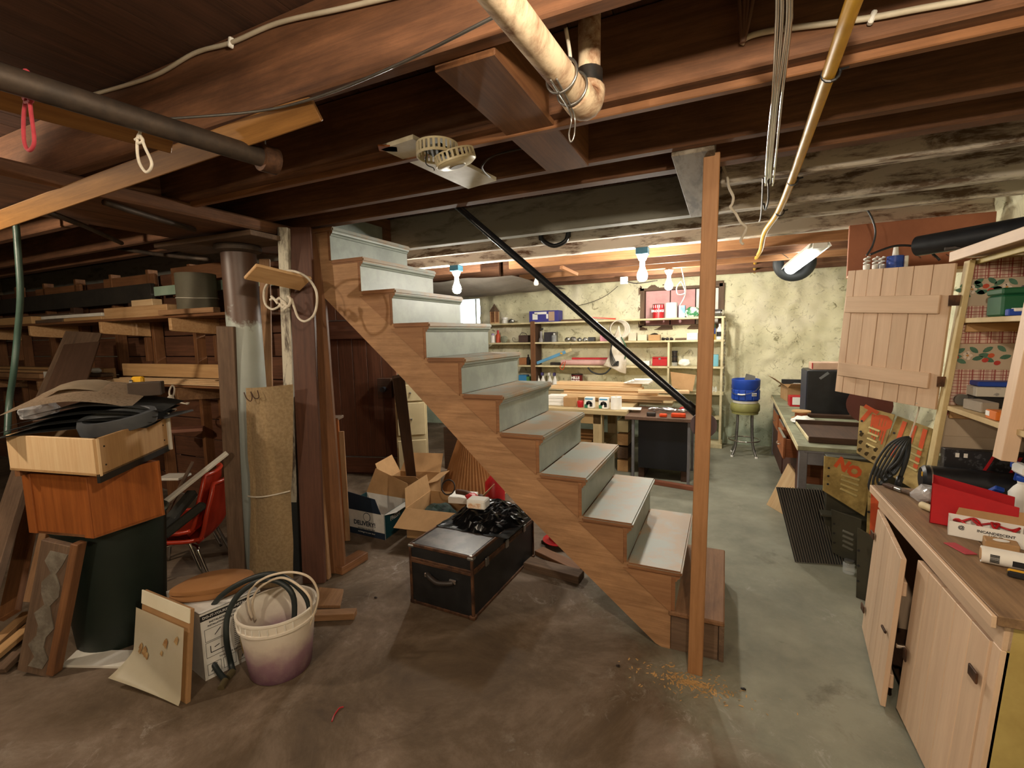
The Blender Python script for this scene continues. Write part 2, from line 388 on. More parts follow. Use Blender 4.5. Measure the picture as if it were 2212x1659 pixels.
# ------------------------------------------------------------------ ceiling: subfloor boards, joists, headers
JZ = 2.27
ceil = bpy.data.objects.new('ceiling', None); C.objects.link(ceil); ceil.location = (-2, 0, JZ); struct(ceil, 'open wooden ceiling of joists and subfloor boards')
SUB = wood('subfloor_wood', '432a1b', '6b4630', .8, dirt=.5)
OP = (-2.35, -.055, .075, .90)          # stair opening
n = 0; x = -9.4
while x < 1.75:
    w = .142
    if x+w > OP[0] and x < OP[1]:
        bx('subfloor_board', SUB, x, x+w-.003, -4.6, OP[2], 2.517, 2.537, ceil, 0); bx('subfloor_board', SUB, x, x+w-.003, OP[3], 4.8, 2.517, 2.537, ceil, 0)
    else: bx('subfloor_board', SUB, x, x+w-.003, -4.6, 4.8, 2.517, 2.537, ceil, 0)
    x += w
for a in ((-9.5, OP[0], -4.7, 4.95), (OP[1], 1.8, -4.7, 4.95), (OP[0], OP[1], -4.7, OP[2]), (OP[0], OP[1], OP[3], 4.95)): bx('leak_block_sheet', W_DRK, *a, 2.5375, 2.538+.02, ceil, 0)  # unseen backing sheet added above the boards to block daylight leaks
J_W = whitewash('whitewashed_joist', '75604c', 'cdc5b8', .42, .54)
J_W2 = whitewash('limed_joist', '7a5a42', 'e6e0d4', .36, .5)
J_G = whitewash('grey_painted_trimmer', '6e675c', '8d8c82', .3, .5)
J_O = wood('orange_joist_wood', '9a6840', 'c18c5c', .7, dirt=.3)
def joist(y0, t, mt, x0=-9.4, x1=1.75, z=JZ, nm='joist'): return bx(nm, mt, x0, x1, y0, y0+t, z, 2.515, ceil, .006)
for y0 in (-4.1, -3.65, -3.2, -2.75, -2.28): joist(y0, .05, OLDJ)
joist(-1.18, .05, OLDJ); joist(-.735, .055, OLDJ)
bar('joist_ledger', W_BRN, (-2.4, -.67, 2.262), (1.75, -.67, 2.262), .03, .03, ceil)
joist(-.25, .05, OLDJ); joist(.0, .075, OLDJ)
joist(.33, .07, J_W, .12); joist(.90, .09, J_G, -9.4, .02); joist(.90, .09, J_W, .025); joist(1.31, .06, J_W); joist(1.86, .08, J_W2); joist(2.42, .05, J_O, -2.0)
for y0, mj in ((2.9, OLDJ), (3.38, J_O), (3.86, OLDJ), (4.34, OLDJ)): joist(y0, .05, mj, -2.3)  # darker wood on alternate far joists paints in their shaded stripes
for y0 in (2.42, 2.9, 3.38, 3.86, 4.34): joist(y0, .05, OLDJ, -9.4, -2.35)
bx('header', whitewash('weathered_header', '6d6151', '9b9284', .4, .6), -.055, .105, -.2, .9, 2.255, 2.51, ceil)
bx('header', OLDJ, -2.42, -2.35, .075, .9, JZ, 2.51, ceil)
bx('header', W_BRN, -.56, -.38, -1.13, -.25, 2.255, 2.50, ceil)
bx('blocking', OLDJ, -2.55, -2.5, -1.13, -.735, 2.29, 2.51, ceil)
bx('girder', OLDJ, -3.0, -2.35, -4.5, .45, 2.2, 2.268, ceil, .01)
# stairwell walls above the opening
SWM = mat('stairwell_paint', '8c8d84', .6, c2='6f6f66', scale=3)
sw = bpy.data.objects.new('wall_stairwell', None); C.objects.link(sw); sw.location = (-1.2, .9, 2.47); struct(sw, 'grey painted boards of the stairwell above')
for a in ((OP[0]-1.2, OP[1]+.3, OP[3], OP[3]+.03, 2.516, 4.3), (OP[0]-1.2, OP[1]+.3, OP[2]-.03, OP[2], 2.539, 4.3), (OP[1], OP[1]+.03, OP[2], OP[3], 2.539, 4.3), (OP[0]-1.23, OP[0]-1.2, OP[2], OP[3], 2.516, 4.3), (OP[0]-1.2, OP[1], OP[2], OP[3], 4.3, 4.33), (OP[0]-1.2, OP[0]-.07, OP[2], OP[3], 2.539, 2.56)):
    bx('board', SWM, *a, sw)
# ------------------------------------------------------------------ staircase
RUN, RISE, WID = .2316, .205, .794
GREYP = mat('grey_green_step_paint', '97a097', .42, c2='7b847c', scale=5, var=.7, bump=.1)
TREADP = mat('worn_tread_paint', '8d938a', .5, c2='9f876b', scale=3.2, var=1.0, lo=.40, hi=.56)
stair = thing('staircase', 'open basement staircase with grey painted treads and bare wooden stringers', 'stairs', (-1, .4, 0))
def two(bm, mtop, mside, nm):
    """painted board with bare near end"""
    bmesh.ops.recalc_face_normals(bm, faces=bm.faces)
    for f in bm.faces:
        if f.normal.y < -.7: f.material_index = 1
    return frombm(nm, bm, [mtop, mside], stair)
ENDW = wood('bare_end_grain', '7d5233', '9c6d46', .7, dirt=.4)
def pbox(x0, x1, y0, y1, z0, z1, bev=.004):
    bm = bmesh.new(); bmesh.ops.create_cube(bm, size=1)
    for v in bm.verts: v.co = (x0 if v.co.x < 0 else x1, y0 if v.co.y < 0 else y1, z0 if v.co.z < 0 else z1)
    if bev: bmesh.ops.bevel(bm, geom=[e for e in bm.edges], offset=bev, segments=2, affect='EDGES')
    return bm
for k in range(2, 12):
    xn, zn = -RUN*(k-2), .41+RISE*(k-2)
    two(pbox(xn-RUN-.03, xn, 0, WID, zn-.03, zn, .008), TREADP, ENDW, 'tread')
    two(pbox(xn-.05, xn-.03, .006, WID-.006, zn-RISE, zn-.03, .001), GREYP, ENDW, 'riser')
    bm = bmesh.new(); pr = [(xn-.03, zn-.03), (xn-.008, zn-.03), (xn-.010, zn-.038), (xn-.02, zn-.044), (xn-.024, zn-.054), (xn-.03, zn-.056)]
    A = [bm.verts.new((a, .008, b)) for a, b in pr]; B = [bm.verts.new((a, WID-.008, b)) for a, b in pr]
    bm.faces.new(A); bm.faces.new(B[::-1])
    for i in range(6): bm.faces.new((A[i], B[i], B[(i+1) % 6], A[(i+1) % 6]))
    two(bm, GREYP, ENDW, 'cove_moulding')
xn, zn = -RUN*10, .41+RISE*10
two(pbox(xn-.05, xn-.03, .006, WID-.006, zn-RISE, zn-.03, .001), GREYP, ENDW, 'riser')
# stringers: sawtooth top, straight lower edge
def lower(x, y): return at(x, y, Y=.02)
LW = [lower(x, y) for x, y in ((690, 630), (874, 820), (1119, 1090), (1340, 1311), (1416, 1398))]; L0 = LW[0]
pts = [(.03, 0), (.03, .17)]
pts = []
for k in range(2, 12):
    xn, zn = -RUN*(k-2), .41+RISE*(k-2)
    pts += [(xn-.05, zn-RISE), (xn-.05, zn-.03)]
pts = [(-.05, .0), (-.05, .205)] + pts[1:]
pts += [(-RUN*10-.05, .41+RISE*9), (-RUN*10-.05, 2.26+.2), (-2.50, 2.46)]
pts += [(-2.50, L0.z+.02)]+[(p.x, max(p.z, .012)) for p in LW]+[(LW[-1].x+.03, 0)]
prism('stringer', W_STR, pts, .012, .05, 'XZ', stair)
prism('stringer', W_STR, pts, WID-.05, WID-.012, 'XZ', stair)
prism('stringer', W_STR, pts, .38, .418, 'XZ', stair)
# wedge cleats nailed under each tread (vertical grain)
for k in range(3, 12):
    xn, zn = -RUN*(k-2), .41+RISE*(k-2)
    prism('cleat', wood('cleat_wood', '8c623f', 'a87c56', .7, dirt=.3), [(xn-.048+RUN, zn-.031-RISE), (xn-.048, zn-.031-RISE), (xn-.048+RUN, zn-.031-2*RISE+.02)], .004, .0118, 'XZ', stair) if k < 11 else None
# boxed bottom step
STEPB = wood('scuffed_step_wood', '7a5537', '9d7450', .75, dirt=.4)
bx('bottom_tread', STEPB, -.06, .19, .0, .80, .178, .203, stair, .006)
bx('bottom_step_side', W_OLD, -.048, .165, .012, .035, .0, .178, stair)
bx('bottom_step_side', W_OLD, -.048, .165, .765, .788, .0, .178, stair)
bx('bottom_riser', W_OLD, .167, .19, .006, .794, .0, .177, stair)
# ------------------------------------------------------------------ post and handrail
po = thing('wooden_post', 'tall square-sawn wooden post at the foot of the stairs', 'post', (.07, -.11, 0))
bar('post_shaft', wood('post_fir', '97693f', 'b58559', .65, dirt=.25), (.072, -.105, .0), (.093, -.105, 2.268), .062, .05, po, up=(0, 1, 0))
BLKR = mat('black_painted_pipe', '1a1b1e', .25, .3, c2='2a2c30', scale=9)
a = V((.045, .1, 1.172)); b = V((-1.24, .1, 1.172+.8703*1.285))
hr = thing('handrail', 'shiny black pipe handrail sloping from the post up the stairwell', 'handrail', (.05, .1, 1.17))
cyl('rail_pipe', BLKR, a+V((.02, 0, -.02)), b+(b-a)*.35, .019, hr, 16)
cyl('end_collar', BLKR, a+V((.02, 0, -.02)), a+(b-a).normalized()*.06, .023, hr, 16)
cyl('wood_disc', mat('purple_brown_paint', '4e3d40', .6), (.083, -.078, 1.145), (.083, -.058, 1.145), .055, hr, 24)
cyl('bracket', BLKR, (.07, -.058, 1.15), (.055, .1, 1.16), .012, hr, 10)
# ------------------------------------------------------------------ rear lamps
def zl(p, z): p = V(p); p.z = z; return p
bulb(zl(at(985, 560, Y=1.9), 2.212), 'glowing bulb on a blue box above the upper stair treads', BULBB, k=1.5)
bulb(zl(at(1388, 525, Y=1.9), 2.212), 'glowing bulb on a blue box left of the wooden post', BULBB, k=1.5)
bulb(zl(at(1445, 590, Y=3.42), 2.255), 'glowing bulb above the blocked pink window', BULBB, False, k=1.5)
t = thing('lamp_bracket', 'white wire lamp bracket hanging before the pink window', 'bracket', at(1475, 600, Y=3.4))
wy = 3.4
tube('wire', PORC, [V((at(1472, 577, Y=wy).x, wy, 2.27)), at(1472, 577, Y=wy), at(1481, 630, Y=wy), at(1469, 660, Y=wy)], .006, t, 6)
tube('ring', PORC, [at(1462, 622, Y=wy), at(1471, 609, Y=wy), at(1478, 622, Y=wy), at(1479, 634, Y=wy), at(1465, 636, Y=wy)], .006, t, 6, 5, True)
t = thing('spare_bulb', 'unlit white bulb in a ceiling socket beside the handrail', 'light bulb', at(1160, 600, Y=3.0))
p = at(1158, 596, Y=2.95)
lathe('bulb_glass', PORC, BULB_P, p, t, 14); lathe('socket', PORC, [(.016, 0), (.02, .01), (.045, .04), (.045, .05)], p, t, 14)
tube('cable', DKMET, [p+V((0, 0, .05)), zl(p, 2.25), zl(p, 2.27)+V((.1, 0, .02))], .004, t, 6)
# fluorescent strip light
FLG = emit('fluorescent_glow', (.96, 1, .95), 14)
a = at(1772, 528, Y=2.45); b = at(1708, 578, Y=3.3)
t = thing('fluorescent_lamp', 'short white fluorescent lamp hanging by the stone wall', 'lamp', b)
R = frame(b-a); c = (a+b)/2; L = (b-a).length
bm = bmesh.new()
prof = [(-.085, -.015), (-.06, .03), (.06, .03), (.085, -.015), (.081, -.015), (.057, .026), (-.057, .026), (-.081, -.015)]
A = [bm.verts.new((-L/2, y, z)) for y, z in prof]; B = [bm.verts.new((L/2, y, z)) for y, z in prof]
for i in range(8): bm.faces.new((A[i], A[(i+1) % 8], B[(i+1) % 8], B[i]))
bm.faces.new(A); bm.faces.new(B)
frombm('housing', bm, WHITE, t, M.Translation(c) @ R.to_4x4())
cyl('tube_lamp', FLG, a+V((0, 0, -.012))+(b-a)*.22, b+V((0, 0, -.012)), .055, t, 14)
box('end_cap', WHITE, a+V((0, 0, -.005))+(b-a)*.1, (L*.2, .11, .05), t, rot=R)
tube('hanging_chain', STEEL, [b+V((0, 0, .03)), at(1690, 562, Y=3.6), at(1688, 548, Y=3.4), V((b.x-.02, b.y, 2.27))], .004, t, 5)
tube('hanging_chain', STEEL, [a+V((0, 0, .03)), V((a.x, a.y, 2.27))], .004, t, 5)
p = at(1716, 566, Y=3.6)
tg = thing('inner_tube', 'black rubber ring hanging behind the fluorescent lamp', 'inner tube', p)
tube('ring', RUBBER, [p+V((math.cos(k*math.pi/8)*.15, 0, math.sin(k*math.pi/8)*.15)) for k in range(16)], .055, tg, 10, 2, True)
# black U-shaped hose hook
p = [at(1168, 505, Y=1.285), at(1173, 520, Y=1.285), at(1197, 531, Y=1.285), at(1222, 520, Y=1.285), at(1228, 498, Y=1.285)]
tag(tube('hose_hook', BLACKP, [zl(p[0], 2.3)]+p+[zl(p[-1], 2.3)], .017, None, 8, 5), 'black U-shaped hose hook under the joist above the handrail', 'hook')
# ------------------------------------------------------------------ smoke alarm on its board
BEIGEP = mat('yellowed_plastic', 'd9cfae', .45, c2='c7b98f', scale=5)
BOARDW = mat('white_board_paint', 'd8d2bd', .5, c2='b9ad8d', scale=4, var=.8)
tag(prism('mounting_board', BOARDW, [(-1.02, -.80), (-.86, -.82), (-.80, -.28), (-.97, -.24)], 2.252, 2.268, 'XY'), 'white painted board under the joists holding the smoke alarm', 'board')
def alarm_ring(nm, o, R, r, h, par_, slots=26):
    bm = bmesh.new(); n = slots*2
    for j in range(n):
        a0, a1 = 2*math.pi*j/n, 2*math.pi*(j+1)/n
        zz = [0, h*.2, h*.85, h] if j % 2 == 0 else None
        seg = [(0, h)] if j % 2 == 0 else [(0, h*.2), (h*.85, h)]
        for z0, z1 in seg:
            vs_ = []
            for rr in (r, r-.004):
                for a_ in (a0, a1):
                    for z in (z0, z1): vs_.append(bm.verts.new((rr*math.cos(a_), rr*math.sin(a_), z)))
            for f in ((0, 1, 3, 2), (4, 6, 7, 5), (0, 4, 5, 1), (2, 3, 7, 6), (0, 2, 6, 4), (1, 5, 7, 3)): bm.faces.new([vs_[i] for i in f])
    return frombm(nm, bm, BEIGEP, par_, M.Translation(o) @ R.to_4x4())
sa = thing('smoke_alarm', 'yellowed round smoke alarm hanging open on the joists', 'smoke alarm', at(945, 345, Z=2.22))
c0 = at(944, 312, Z=2.245); I3 = M.Identity(3)
alarm_ring('base_rim', c0+V((0, 0, -.045)), I3, .075, .045, sa)
cyl('base_plate', BEIGEP, c0+V((0, 0, -.004)), c0, .075, sa, 28)
box('circuit_board', mat('circuit_green', '2b3a35', .5, c2='7a7a70', scale=30, var=.9), c0+V((0, 0, -.02)), (.09, .09, .008), sa)
cyl('horn', DKMET, c0+V((.02, .015, -.045)), c0+V((.02, .015, -.02)), .02, sa, 14)
RT2 = M.Rotation(math.radians(14), 3, 'X') @ M.Rotation(math.radians(-10), 3, 'Y')
c1 = at(986, 352, Z=2.185)
alarm_ring('cover_rim', c1, RT2, .075, .035, sa)
lathe('cover_face', BEIGEP, [(0, -.012), (.03, -.012), (.032, -.010), (.06, -.009), (.071, -.002), (.075, .002)], c1, sa, 32, RT2)
lathe('cover_grille', mat('grey_grille', '8c8478', .6), [(0, -.0145), (.028, -.0145), (.028, -.0125)], c1, sa, 24, RT2)
tube('loose_wire', INK, [c0+V((-.03, -.02, -.02)), c0+V((-.03, -.03, -.07)), c0+V((.0, -.03, -.09)), c0+V((.004, -.03, -.10))], .002, sa, 5)
p = at(838, 320, Z=2.255)
tag(box('wood_shim', mat('orange_shim', '9c5b2c', .7), p, (.07, .05, .006), None, .6), 'small orange wooden shim beside the alarm board', 'wood scrap')
# ------------------------------------------------------------------ drain pipe
PIPEP = whitewash('flaking_pipe_paint', '8a5a3a', 'd9c4a6', .35, .6)
t = thing('drain_pipe', 'flaking cream drain pipe with an elbow under the joists', 'pipe', at(1245, 210, Z=2.17))
e = at(1246, 205, Z=2.165); s = at(1085, 0, Z=2.195)
s2 = s+(s-e)*1.2
cyl('pipe', PIPEP, s2, e, .034, t, 20)
up = e+V((.012, .075, .045))
tube('elbow', PIPEP, [e-(e-s).normalized()*.02, e+V((.004, .035, -.004)), e+V((.01, .065, .012)), up], .043, t, 16, 5)
cyl('riser', PIPEP, up, up+V((0, .01, .28)), .030, t, 16); cyl('coupling', DKMET, up+V((0, 0, .01)), up+V((0, .002, .045)), .036, t, 16)
q = e+(s-e).normalized()*.09
for d_ in (.0, .06):
    q2 = q-(s-e).normalized()*d_; R = frame(e-s)
    tube('hanger_wire', STEEL, [q2+R @ V((0, math.cos(k*math.pi/6)*.040, math.sin(k*math.pi/6)*.040)) for k in range(12)], .0035, t, 6, 2, True)
tube('hanger_strap', ROPE, [q+V((0, 0, .04)), at(1232, 130, Z=2.25), at(1222, 60, Z=2.30)], .005, t, 6)
w = at(1236, 262, Z=2.10); dz = (e-s).normalized()
tag(tube('wire_loop', STEEL, [q-dz*.06+V((0, 0, -.04)), w+V((-.004, 0, .02)), w+V((-.009, 0, -.03)), w+V((-.003, 0, -.05)), w+V((.006, 0, -.03)), w+V((.004, 0, .02)), q-dz*.05+V((.01, 0, -.035))], .0022, None, 6), 'thin wire loop dangling below the drain pipe elbow', 'wire')
# ------------------------------------------------------------------ cables on the joists
CAB = mat('white_cable', 'cfc6b2', .5, c2='b3a68d', scale=8)
def cable(nm, label, pix, Y=None, Z=None, r=.006, mt=CAB, clips=(), cat='cable', n=8):
    P = [at(x, y, Y=Y, Z=Z) for x, y in pix]
    t = thing(nm, label, cat, P[0]); tube('cord', mt, P, r, t, n)
    for x, y in clips:
        c_ = at(x, y, Y=Y, Z=Z); box('clip', PAPER, c_, (.012, .012 if Y is None else .016, .03), t, rot=M.Rotation(.3, 3, 'Y'))
    return t
cable('joist_cable', 'cream cable stapled along the nearest joist', [(205, 203), (330, 165), (420, 115), (500, 92), (600, 50), (740, 18), (860, -10), (1000, -45)], Y=-1.19, r=.0065, clips=[(499, 92)])
cable('joist_cable', 'white cable clipped to the joist right of the drain pipe', [(1602, 95), (1612, 82), (1640, 72), (1690, 63), (1780, 52), (1885, 38), (1980, 20), (2090, 0), (2200, -25)], Y=-.748, r=.0075, clips=[(1884, 38)])
cable('thin_conduit', 'thin grey conduit running under the nearest joist', [(345, 258), (560, 240), (700, 205), (880, 130), (1060, 40), (1130, 5)], Z=2.258, r=.004, mt=STEEL)
for i, (x0, x1, x2) in enumerate([(1597, 1599, 1603), (1608, 1607, 1604), (1617, 1612, 1605), (1628, 1618, 1606)]):
    tag(tube('hanging_flex', mat('brown_cable', '6b4a37', .6), [at(x0, -12, Y=-.77), at(x1, 40, Y=-.765), at(x2, 92, Y=-.76)], .006, None, 6), ('leftmost', 'second', 'third', 'rightmost')[i]+' of the brown cables dropping between joists by the silver tubes', 'cable', 'brown cables between joists')
YC = mat('yellow_conduit', 'dba92c', .45, c2='bd8c20', scale=5, var=.7)
ypts = [at(1875, -60, Z=2.24), at(1845, 0, Z=2.24), at(1790, 160, Z=2.24), at(1710, 390, Z=2.24), at(1680, 460, Z=2.245), at(1652, 502, Z=2.245), at(1643, 540, Z=2.245), at(1632, 562, Y=3.6), at(1630, 588, Y=4.6)]
t = thing('yellow_conduit', 'yellow flexible conduit running under the joists to the back wall', 'conduit', ypts[1])
tube('hose', YC, ypts, .0175, t, 10)
for x, y in ((1795, 158), (1713, 390), (1685, 458)):
    q = at(x, y, Z=2.24); bm = bmesh.new(); tubebm(bm, [q+V((math.cos(k*math.pi/6)*.021, 0, math.sin(k*math.pi/6)*.021)) for k in range(12)], .004, 6, True); frombm('cable_tie', bm, BLACKP, t); tube('tie_tail', BLACKP, [q+V((.02, 0, .005)), q+V((.04, 0, .008))], .004, t, 5)
t = thing('silver_tubing', 'bundle of thin silver tubes hanging under the joists', 'tubing', at(1690, 0, Z=2.24))
for j, (o0, o1) in enumerate(((-10, -6), (0, 0), (12, 5), (18, 14))):
    tube('tube', CHROME, [at(1690+o0, -30, Z=2.235), at(1688+o0, 60, Z=2.235), at(1676+o1, 200, Z=2.235), at(1664+o1, 320, Z=2.235), at(1658+o1*.8, 400, Z=2.235)], .005, t, 6)
tube('hook', DKMET, [at(1648, 385, Z=2.23), at(1646, 440, Z=2.18), at(1643, 470, Z=2.16), at(1640, 478, Z=2.16)], .004, t, 5)
tube('hook', DKMET, [at(1660, 390, Z=2.23), at(1660, 430, Z=2.19), at(1653, 453, Z=2.18), at(1650, 440, Z=2.19)], .005, t, 6)
cable('twisted_cord', 'crinkled white cord hanging beside the top of the post', [(1553, 340), (1570, 380), (1575, 405), (1584, 425), (1582, 440), (1578, 448), (1590, 462), (1600, 480), (1612, 490), (1610, 500), (1600, 520), (1606, 528)], Y=.28, r=.006, mt=ROPE)
cable('extension_cable', 'black cord arching over the open plank door', [(1838, 432), (1862, 440), (1882, 468), (1891, 500), (1885, 530), (1872, 552)], Y=1.35, r=.0055, mt=BLACKP)
cable('extension_cable', 'black cord looping from the shelf top to the plank door', [(1880, 550), (1930, 532), (1975, 532), (2010, 545), (2030, 562)], Y=1.0, r=.006, mt=BLACKP)
# ------------------------------------------------------------------ overhead at the left
IRON = mat('old_iron_pipe', '3b322b', .6, .4, c2='54463a', scale=8, var=.9)
a = at(0, 165, Z=2.19); b = at(575, 343, Z=2.185)
t = thing('iron_pipe', 'thick dark iron pipe with a capped end at upper left', 'pipe', b)
cyl('pipe', IRON, a+(a-b)*1.5, b, .031, t, 20); cyl('cap', RUST, b-(b-a).normalized()*.02, b+(b-a).normalized()*.035, .045, t, 18)
tube('hanger', STEEL, [b+V((0, 0, .04)), b+V((.0, 0, .1))], .003, t, 5)
RROPE = mat('red_rope', 'b23a44', .85, c2='8f2a34', scale=30)
def loop(nm, label, x, y0, y1, xo, p, mt, r):
    z = lambda xx, yy: at(xx, yy, Y=p)
    t = thing(nm, label, 'rope', z(x, y0))
    tube('strand', mt, [z(x-6, y0), z(x, y0+3), z(x+4, y0+20), z(x+2, y0+50), z(x+1, y0+60)], r, t, 7)
    m_ = y0+(y1-y0)*.45
    tube('loop', mt, [z(x+1, y0+50), z(x-8+xo*.3, m_+14), z(x-8+xo*.6, y1-22), z(x+2+xo, y1), z(x+14+xo, y1-18), z(x+8+xo*.4, m_+20)], r, t, 7, 6, True)
    tube('knot', mt, [z(x-8, y0+62), z(x+4, y0+56), z(x+8, y0+66), z(x-4, y0+70)], r*1.1, t, 6)
loop('rope_loop', 'red rope loop hanging from the dark pipe', 60, 152, 325, 0, -1.62, RROPE, .0045)
loop('rope_loop', 'white rope loop hanging from the dark pipe', 300, 240, 372, 14, -1.40, ROPE, .004)
STRIPW = wood('honey_trim_wood', '8a5f30', 'b98545', .55, dirt=.25)
a = at(-60, 497, Y=-1.2); b = at(683, 232, Z=2.25)
tag(bar('wood_strip', STRIPW, a, b, .075, .014, up=(0, -.8, -.6)), 'long honey coloured wooden strip slung under the joists at left', 'board')
a = at(-20, 205, Z=2.205); b = at(372, 311, Z=2.205)
tag(bar('wood_strip', STRIPW, a, b, .06, .016, up=(.8, 0, -.6)), 'short honey coloured board beside the dark iron pipe', 'board')
HOSE = mat('green_garden_hose', '33493f', .4, c2='46584e', scale=8)
P = [at(28, 430, Y=-.95), at(34, 480, Y=-.95), at(40, 560, Y=-.95), at(44, 640, Y=-.95), at(38, 720, Y=-.95), at(30, 800, Y=-.98), at(20, 870, Y=-1.0), at(16, 940, Y=-1.05)]
tag(tube('garden_hose', HOSE, P, .016, None, 10), 'dark green hose hanging down at the left edge', 'hose')
t = thing('bent_wire', 'bundle of bent grey wires hanging at the upper left', 'wire', at(60, 300, Y=-1.1))
for pp in ([(45, 240), (60, 270), (50, 310), (15, 345), (8, 355), (12, 362)], [(70, 250), (85, 290), (105, 335), (108, 355), (95, 360)], [(80, 260), (84, 320), (70, 350), (40, 372), (0, 392)]):
    tube('strand', DKMET, [at(x, y, Y=-1.1) for x, y in pp], .0035, t, 6)

tag(tube('wall_wire', DKMET, [at(1246, 661, Y=4.66), at(1280, 652, Y=4.66), at(1310, 638, Y=4.66), at(1335, 618, Y=4.66)], .004, None, 5), 'thin grey wire slung across the back wall above the shelf', 'wire')
tag(bar('wood_stick', J_O, at(1212, 577, Y=2.5), at(1246, 593, Y=2.75), .04, .035), 'short wooden stick jutting from the rear joists', 'stick')
t = thing('outlet_box', 'pale outlet box on the rear joist above the shelf', 'outlet', at(1348, 605, Y=3.84)); box('box_body', PORC, at(1348, 606, Y=3.83), (.09, .05, .09), t); tube('outlet_cable', DKMET, [at(1348, 606, Y=3.83), at(1375, 612, Y=3.83), at(1420, 606, Y=3.83)], .006, t, 6)
tag(tube('sagging_wire', DKMET, [at(1062, 385, Z=2.26), at(1045, 370, Z=2.24), at(1043, 355, Z=2.24), at(1070, 335, Z=2.26), at(1130, 320, Z=2.265)], .004, None, 6), 'thin grey wire curling below the joists beside the smoke alarm', 'wire')
# ------------------------------------------------------------------ right side: cabinets
def slab(nm, mt, a, b, c, d, t, parent=None, bev=.002, out=None):
    """board with face corners a (bottom left) b (bottom right) c (top right) d (top left); grain runs a->d; thickness t away from 'out'"""
    a, b, c, d = V(a), V(b), V(c), V(d); x = (d-a).normalized(); y = (b-a); y = (y-x*y.dot(x)).normalized(); z = x.cross(y)
    if out is not None and z.dot(V(out)) < 0: s = 1
    else: s = -1
    m_ = M((x, y, z)).transposed().to_4x4(); m_.translation = a; inv = m_.inverted()
    q = [inv @ p for p in (a, b, c, d)]
    bm = bmesh.new(); F_ = [bm.verts.new((p.x, p.y, 0)) for p in q]; G = [bm.verts.new((p.x, p.y, s*t)) for p in q]
    bm.faces.new(F_); bm.faces.new(G[::-1])
    for i in range(4): bm.faces.new((F_[i], G[i], G[(i+1) % 4], F_[(i+1) % 4]))
    bmesh.ops.recalc_face_normals(bm, faces=bm.faces)
    if bev: bmesh.ops.bevel(bm, geom=bm.edges[:], offset=min(bev, t*.3), segments=1, affect='EDGES')
    return frombm(nm, bm, mt, parent, m_)
PINKW = wood('pinkish_cream_paint', 'd2b294', 'e3c6a8', .55, grain=.6, dirt=.12, bump=.15)
YELW = mat('yellowed_cream_paint', 'bba765', .6, c2='a38d50', scale=4, var=.8)
TOPW = wood('stained_bench_top', '7d6249', 'a3835f', .7, dirt=.5)
TK = .054
def tp(x, y, z): return V((x+TK*z, y, z))
wb = thing('base_cabinet', 'pale pink workbench cabinet with two doors standing ajar', 'cabinet', (1.2, -.05, 0))
X0 = .84
slab('side_panel', PINKW, tp(X0+.01, .555, 0), tp(1.5, .555, 0), tp(1.5, .555, .74), tp(X0+.01, .555, .74), .02, wb, out=(0, 1, 0))
slab('side_panel', YELW, tp(X0+.01, -.60, 0), tp(1.5, -.60, 0), tp(1.5, -.60, .74), tp(X0+.01, -.60, .74), .02, wb, out=(0, -1, 0))
slab('back_panel', W_DRK, tp(1.48, -.58, 0), tp(1.48, .53, 0), tp(1.48, .53, .73), tp(1.48, -.58, .73), .01, wb, out=(-1, 0, 0))
slab('bottom_shelf', W_DRK, tp(X0+.03, -.58, .06), tp(1.48, -.58, .06), tp(1.48, .53, .06), tp(X0+.03, .53, .06), .015, wb, out=(0, 0, 1))
slab('top_rail', PINKW, tp(X0, .555, .66), tp(X0, .555, .735), tp(X0, -.60, .735), tp(X0, -.60, .66), .02, wb, out=(-1, 0, 0))
slab('stile', PINKW, tp(X0, -.555, .0), tp(X0, -.60, .0), tp(X0, -.60, .66), tp(X0, -.555, .66), .02, wb, out=(-1, 0, 0))
for i, (a, b) in enumerate(((X0-.03, .98), (.984, 1.22), (1.224, 1.5))):
    slab('top_plank', TOPW, (a+.045, .575, .768), (b+.045, .575, .768), (b+.045, -.62, .768), (a+.045, -.62, .768), .03, wb, out=(0, 0, 1))
slab('edge_strip', PINKW, (X0+.014, .575, .73), (X0+.014, .575, .766), (X0+.014, -.62, .766), (X0+.014, -.62, .73), .012, wb, out=(1, 0, 0))
def cabdoor(h, f, fx, zt, nm='door'):
    """beadboard door hinged at y=h, free edge at y=f swung to x=fx"""
    n = 5; dr = None
    P = lambda s, z: tp(X0-.004+(fx-X0)*s, h+(f-h)*s, z)
    for i in range(n):
        s0, s1 = i/n, (i+1)/n-.004
        e = slab(nm if dr is None else 'board', PINKW, P(s0, .02), P(s1, .02), P(s1, zt), P(s0, zt), .018, wb if dr is None else dr, .0015, out=(-1, 0, 0))
        if dr is None: dr = e
    for z in (.12, .52): bar('batten', PINKW, P(.08, z)+V((.028, 0, 0)), P(.96, z)+V((.028, 0, 0)), .018, .06, dr, up=(0, 0, 1))
    for z in (.14, .53): box('hinge', RUST, P(.05, z)+V((-.012, 0, 0)), (.006, .05, .035), dr)
    return dr, P
dr, P = cabdoor(.54, -.045, .775, .655)
box('latch', RUST, P(.9, .32)+V((-.012, 0, 0)), (.008, .05, .012), dr)
dr, P = cabdoor(-.55, -.03, .83, .655)
cyl('knob', CHROME, P(.95, .30)+V((-.01, 0, 0)), P(.95, .30)+V((-.035, 0, 0)), .009, dr, 12); box('knob_plate', RUST, P(.92, .28)+V((-.012, 0, 0)), (.005, .03, .05), dr)
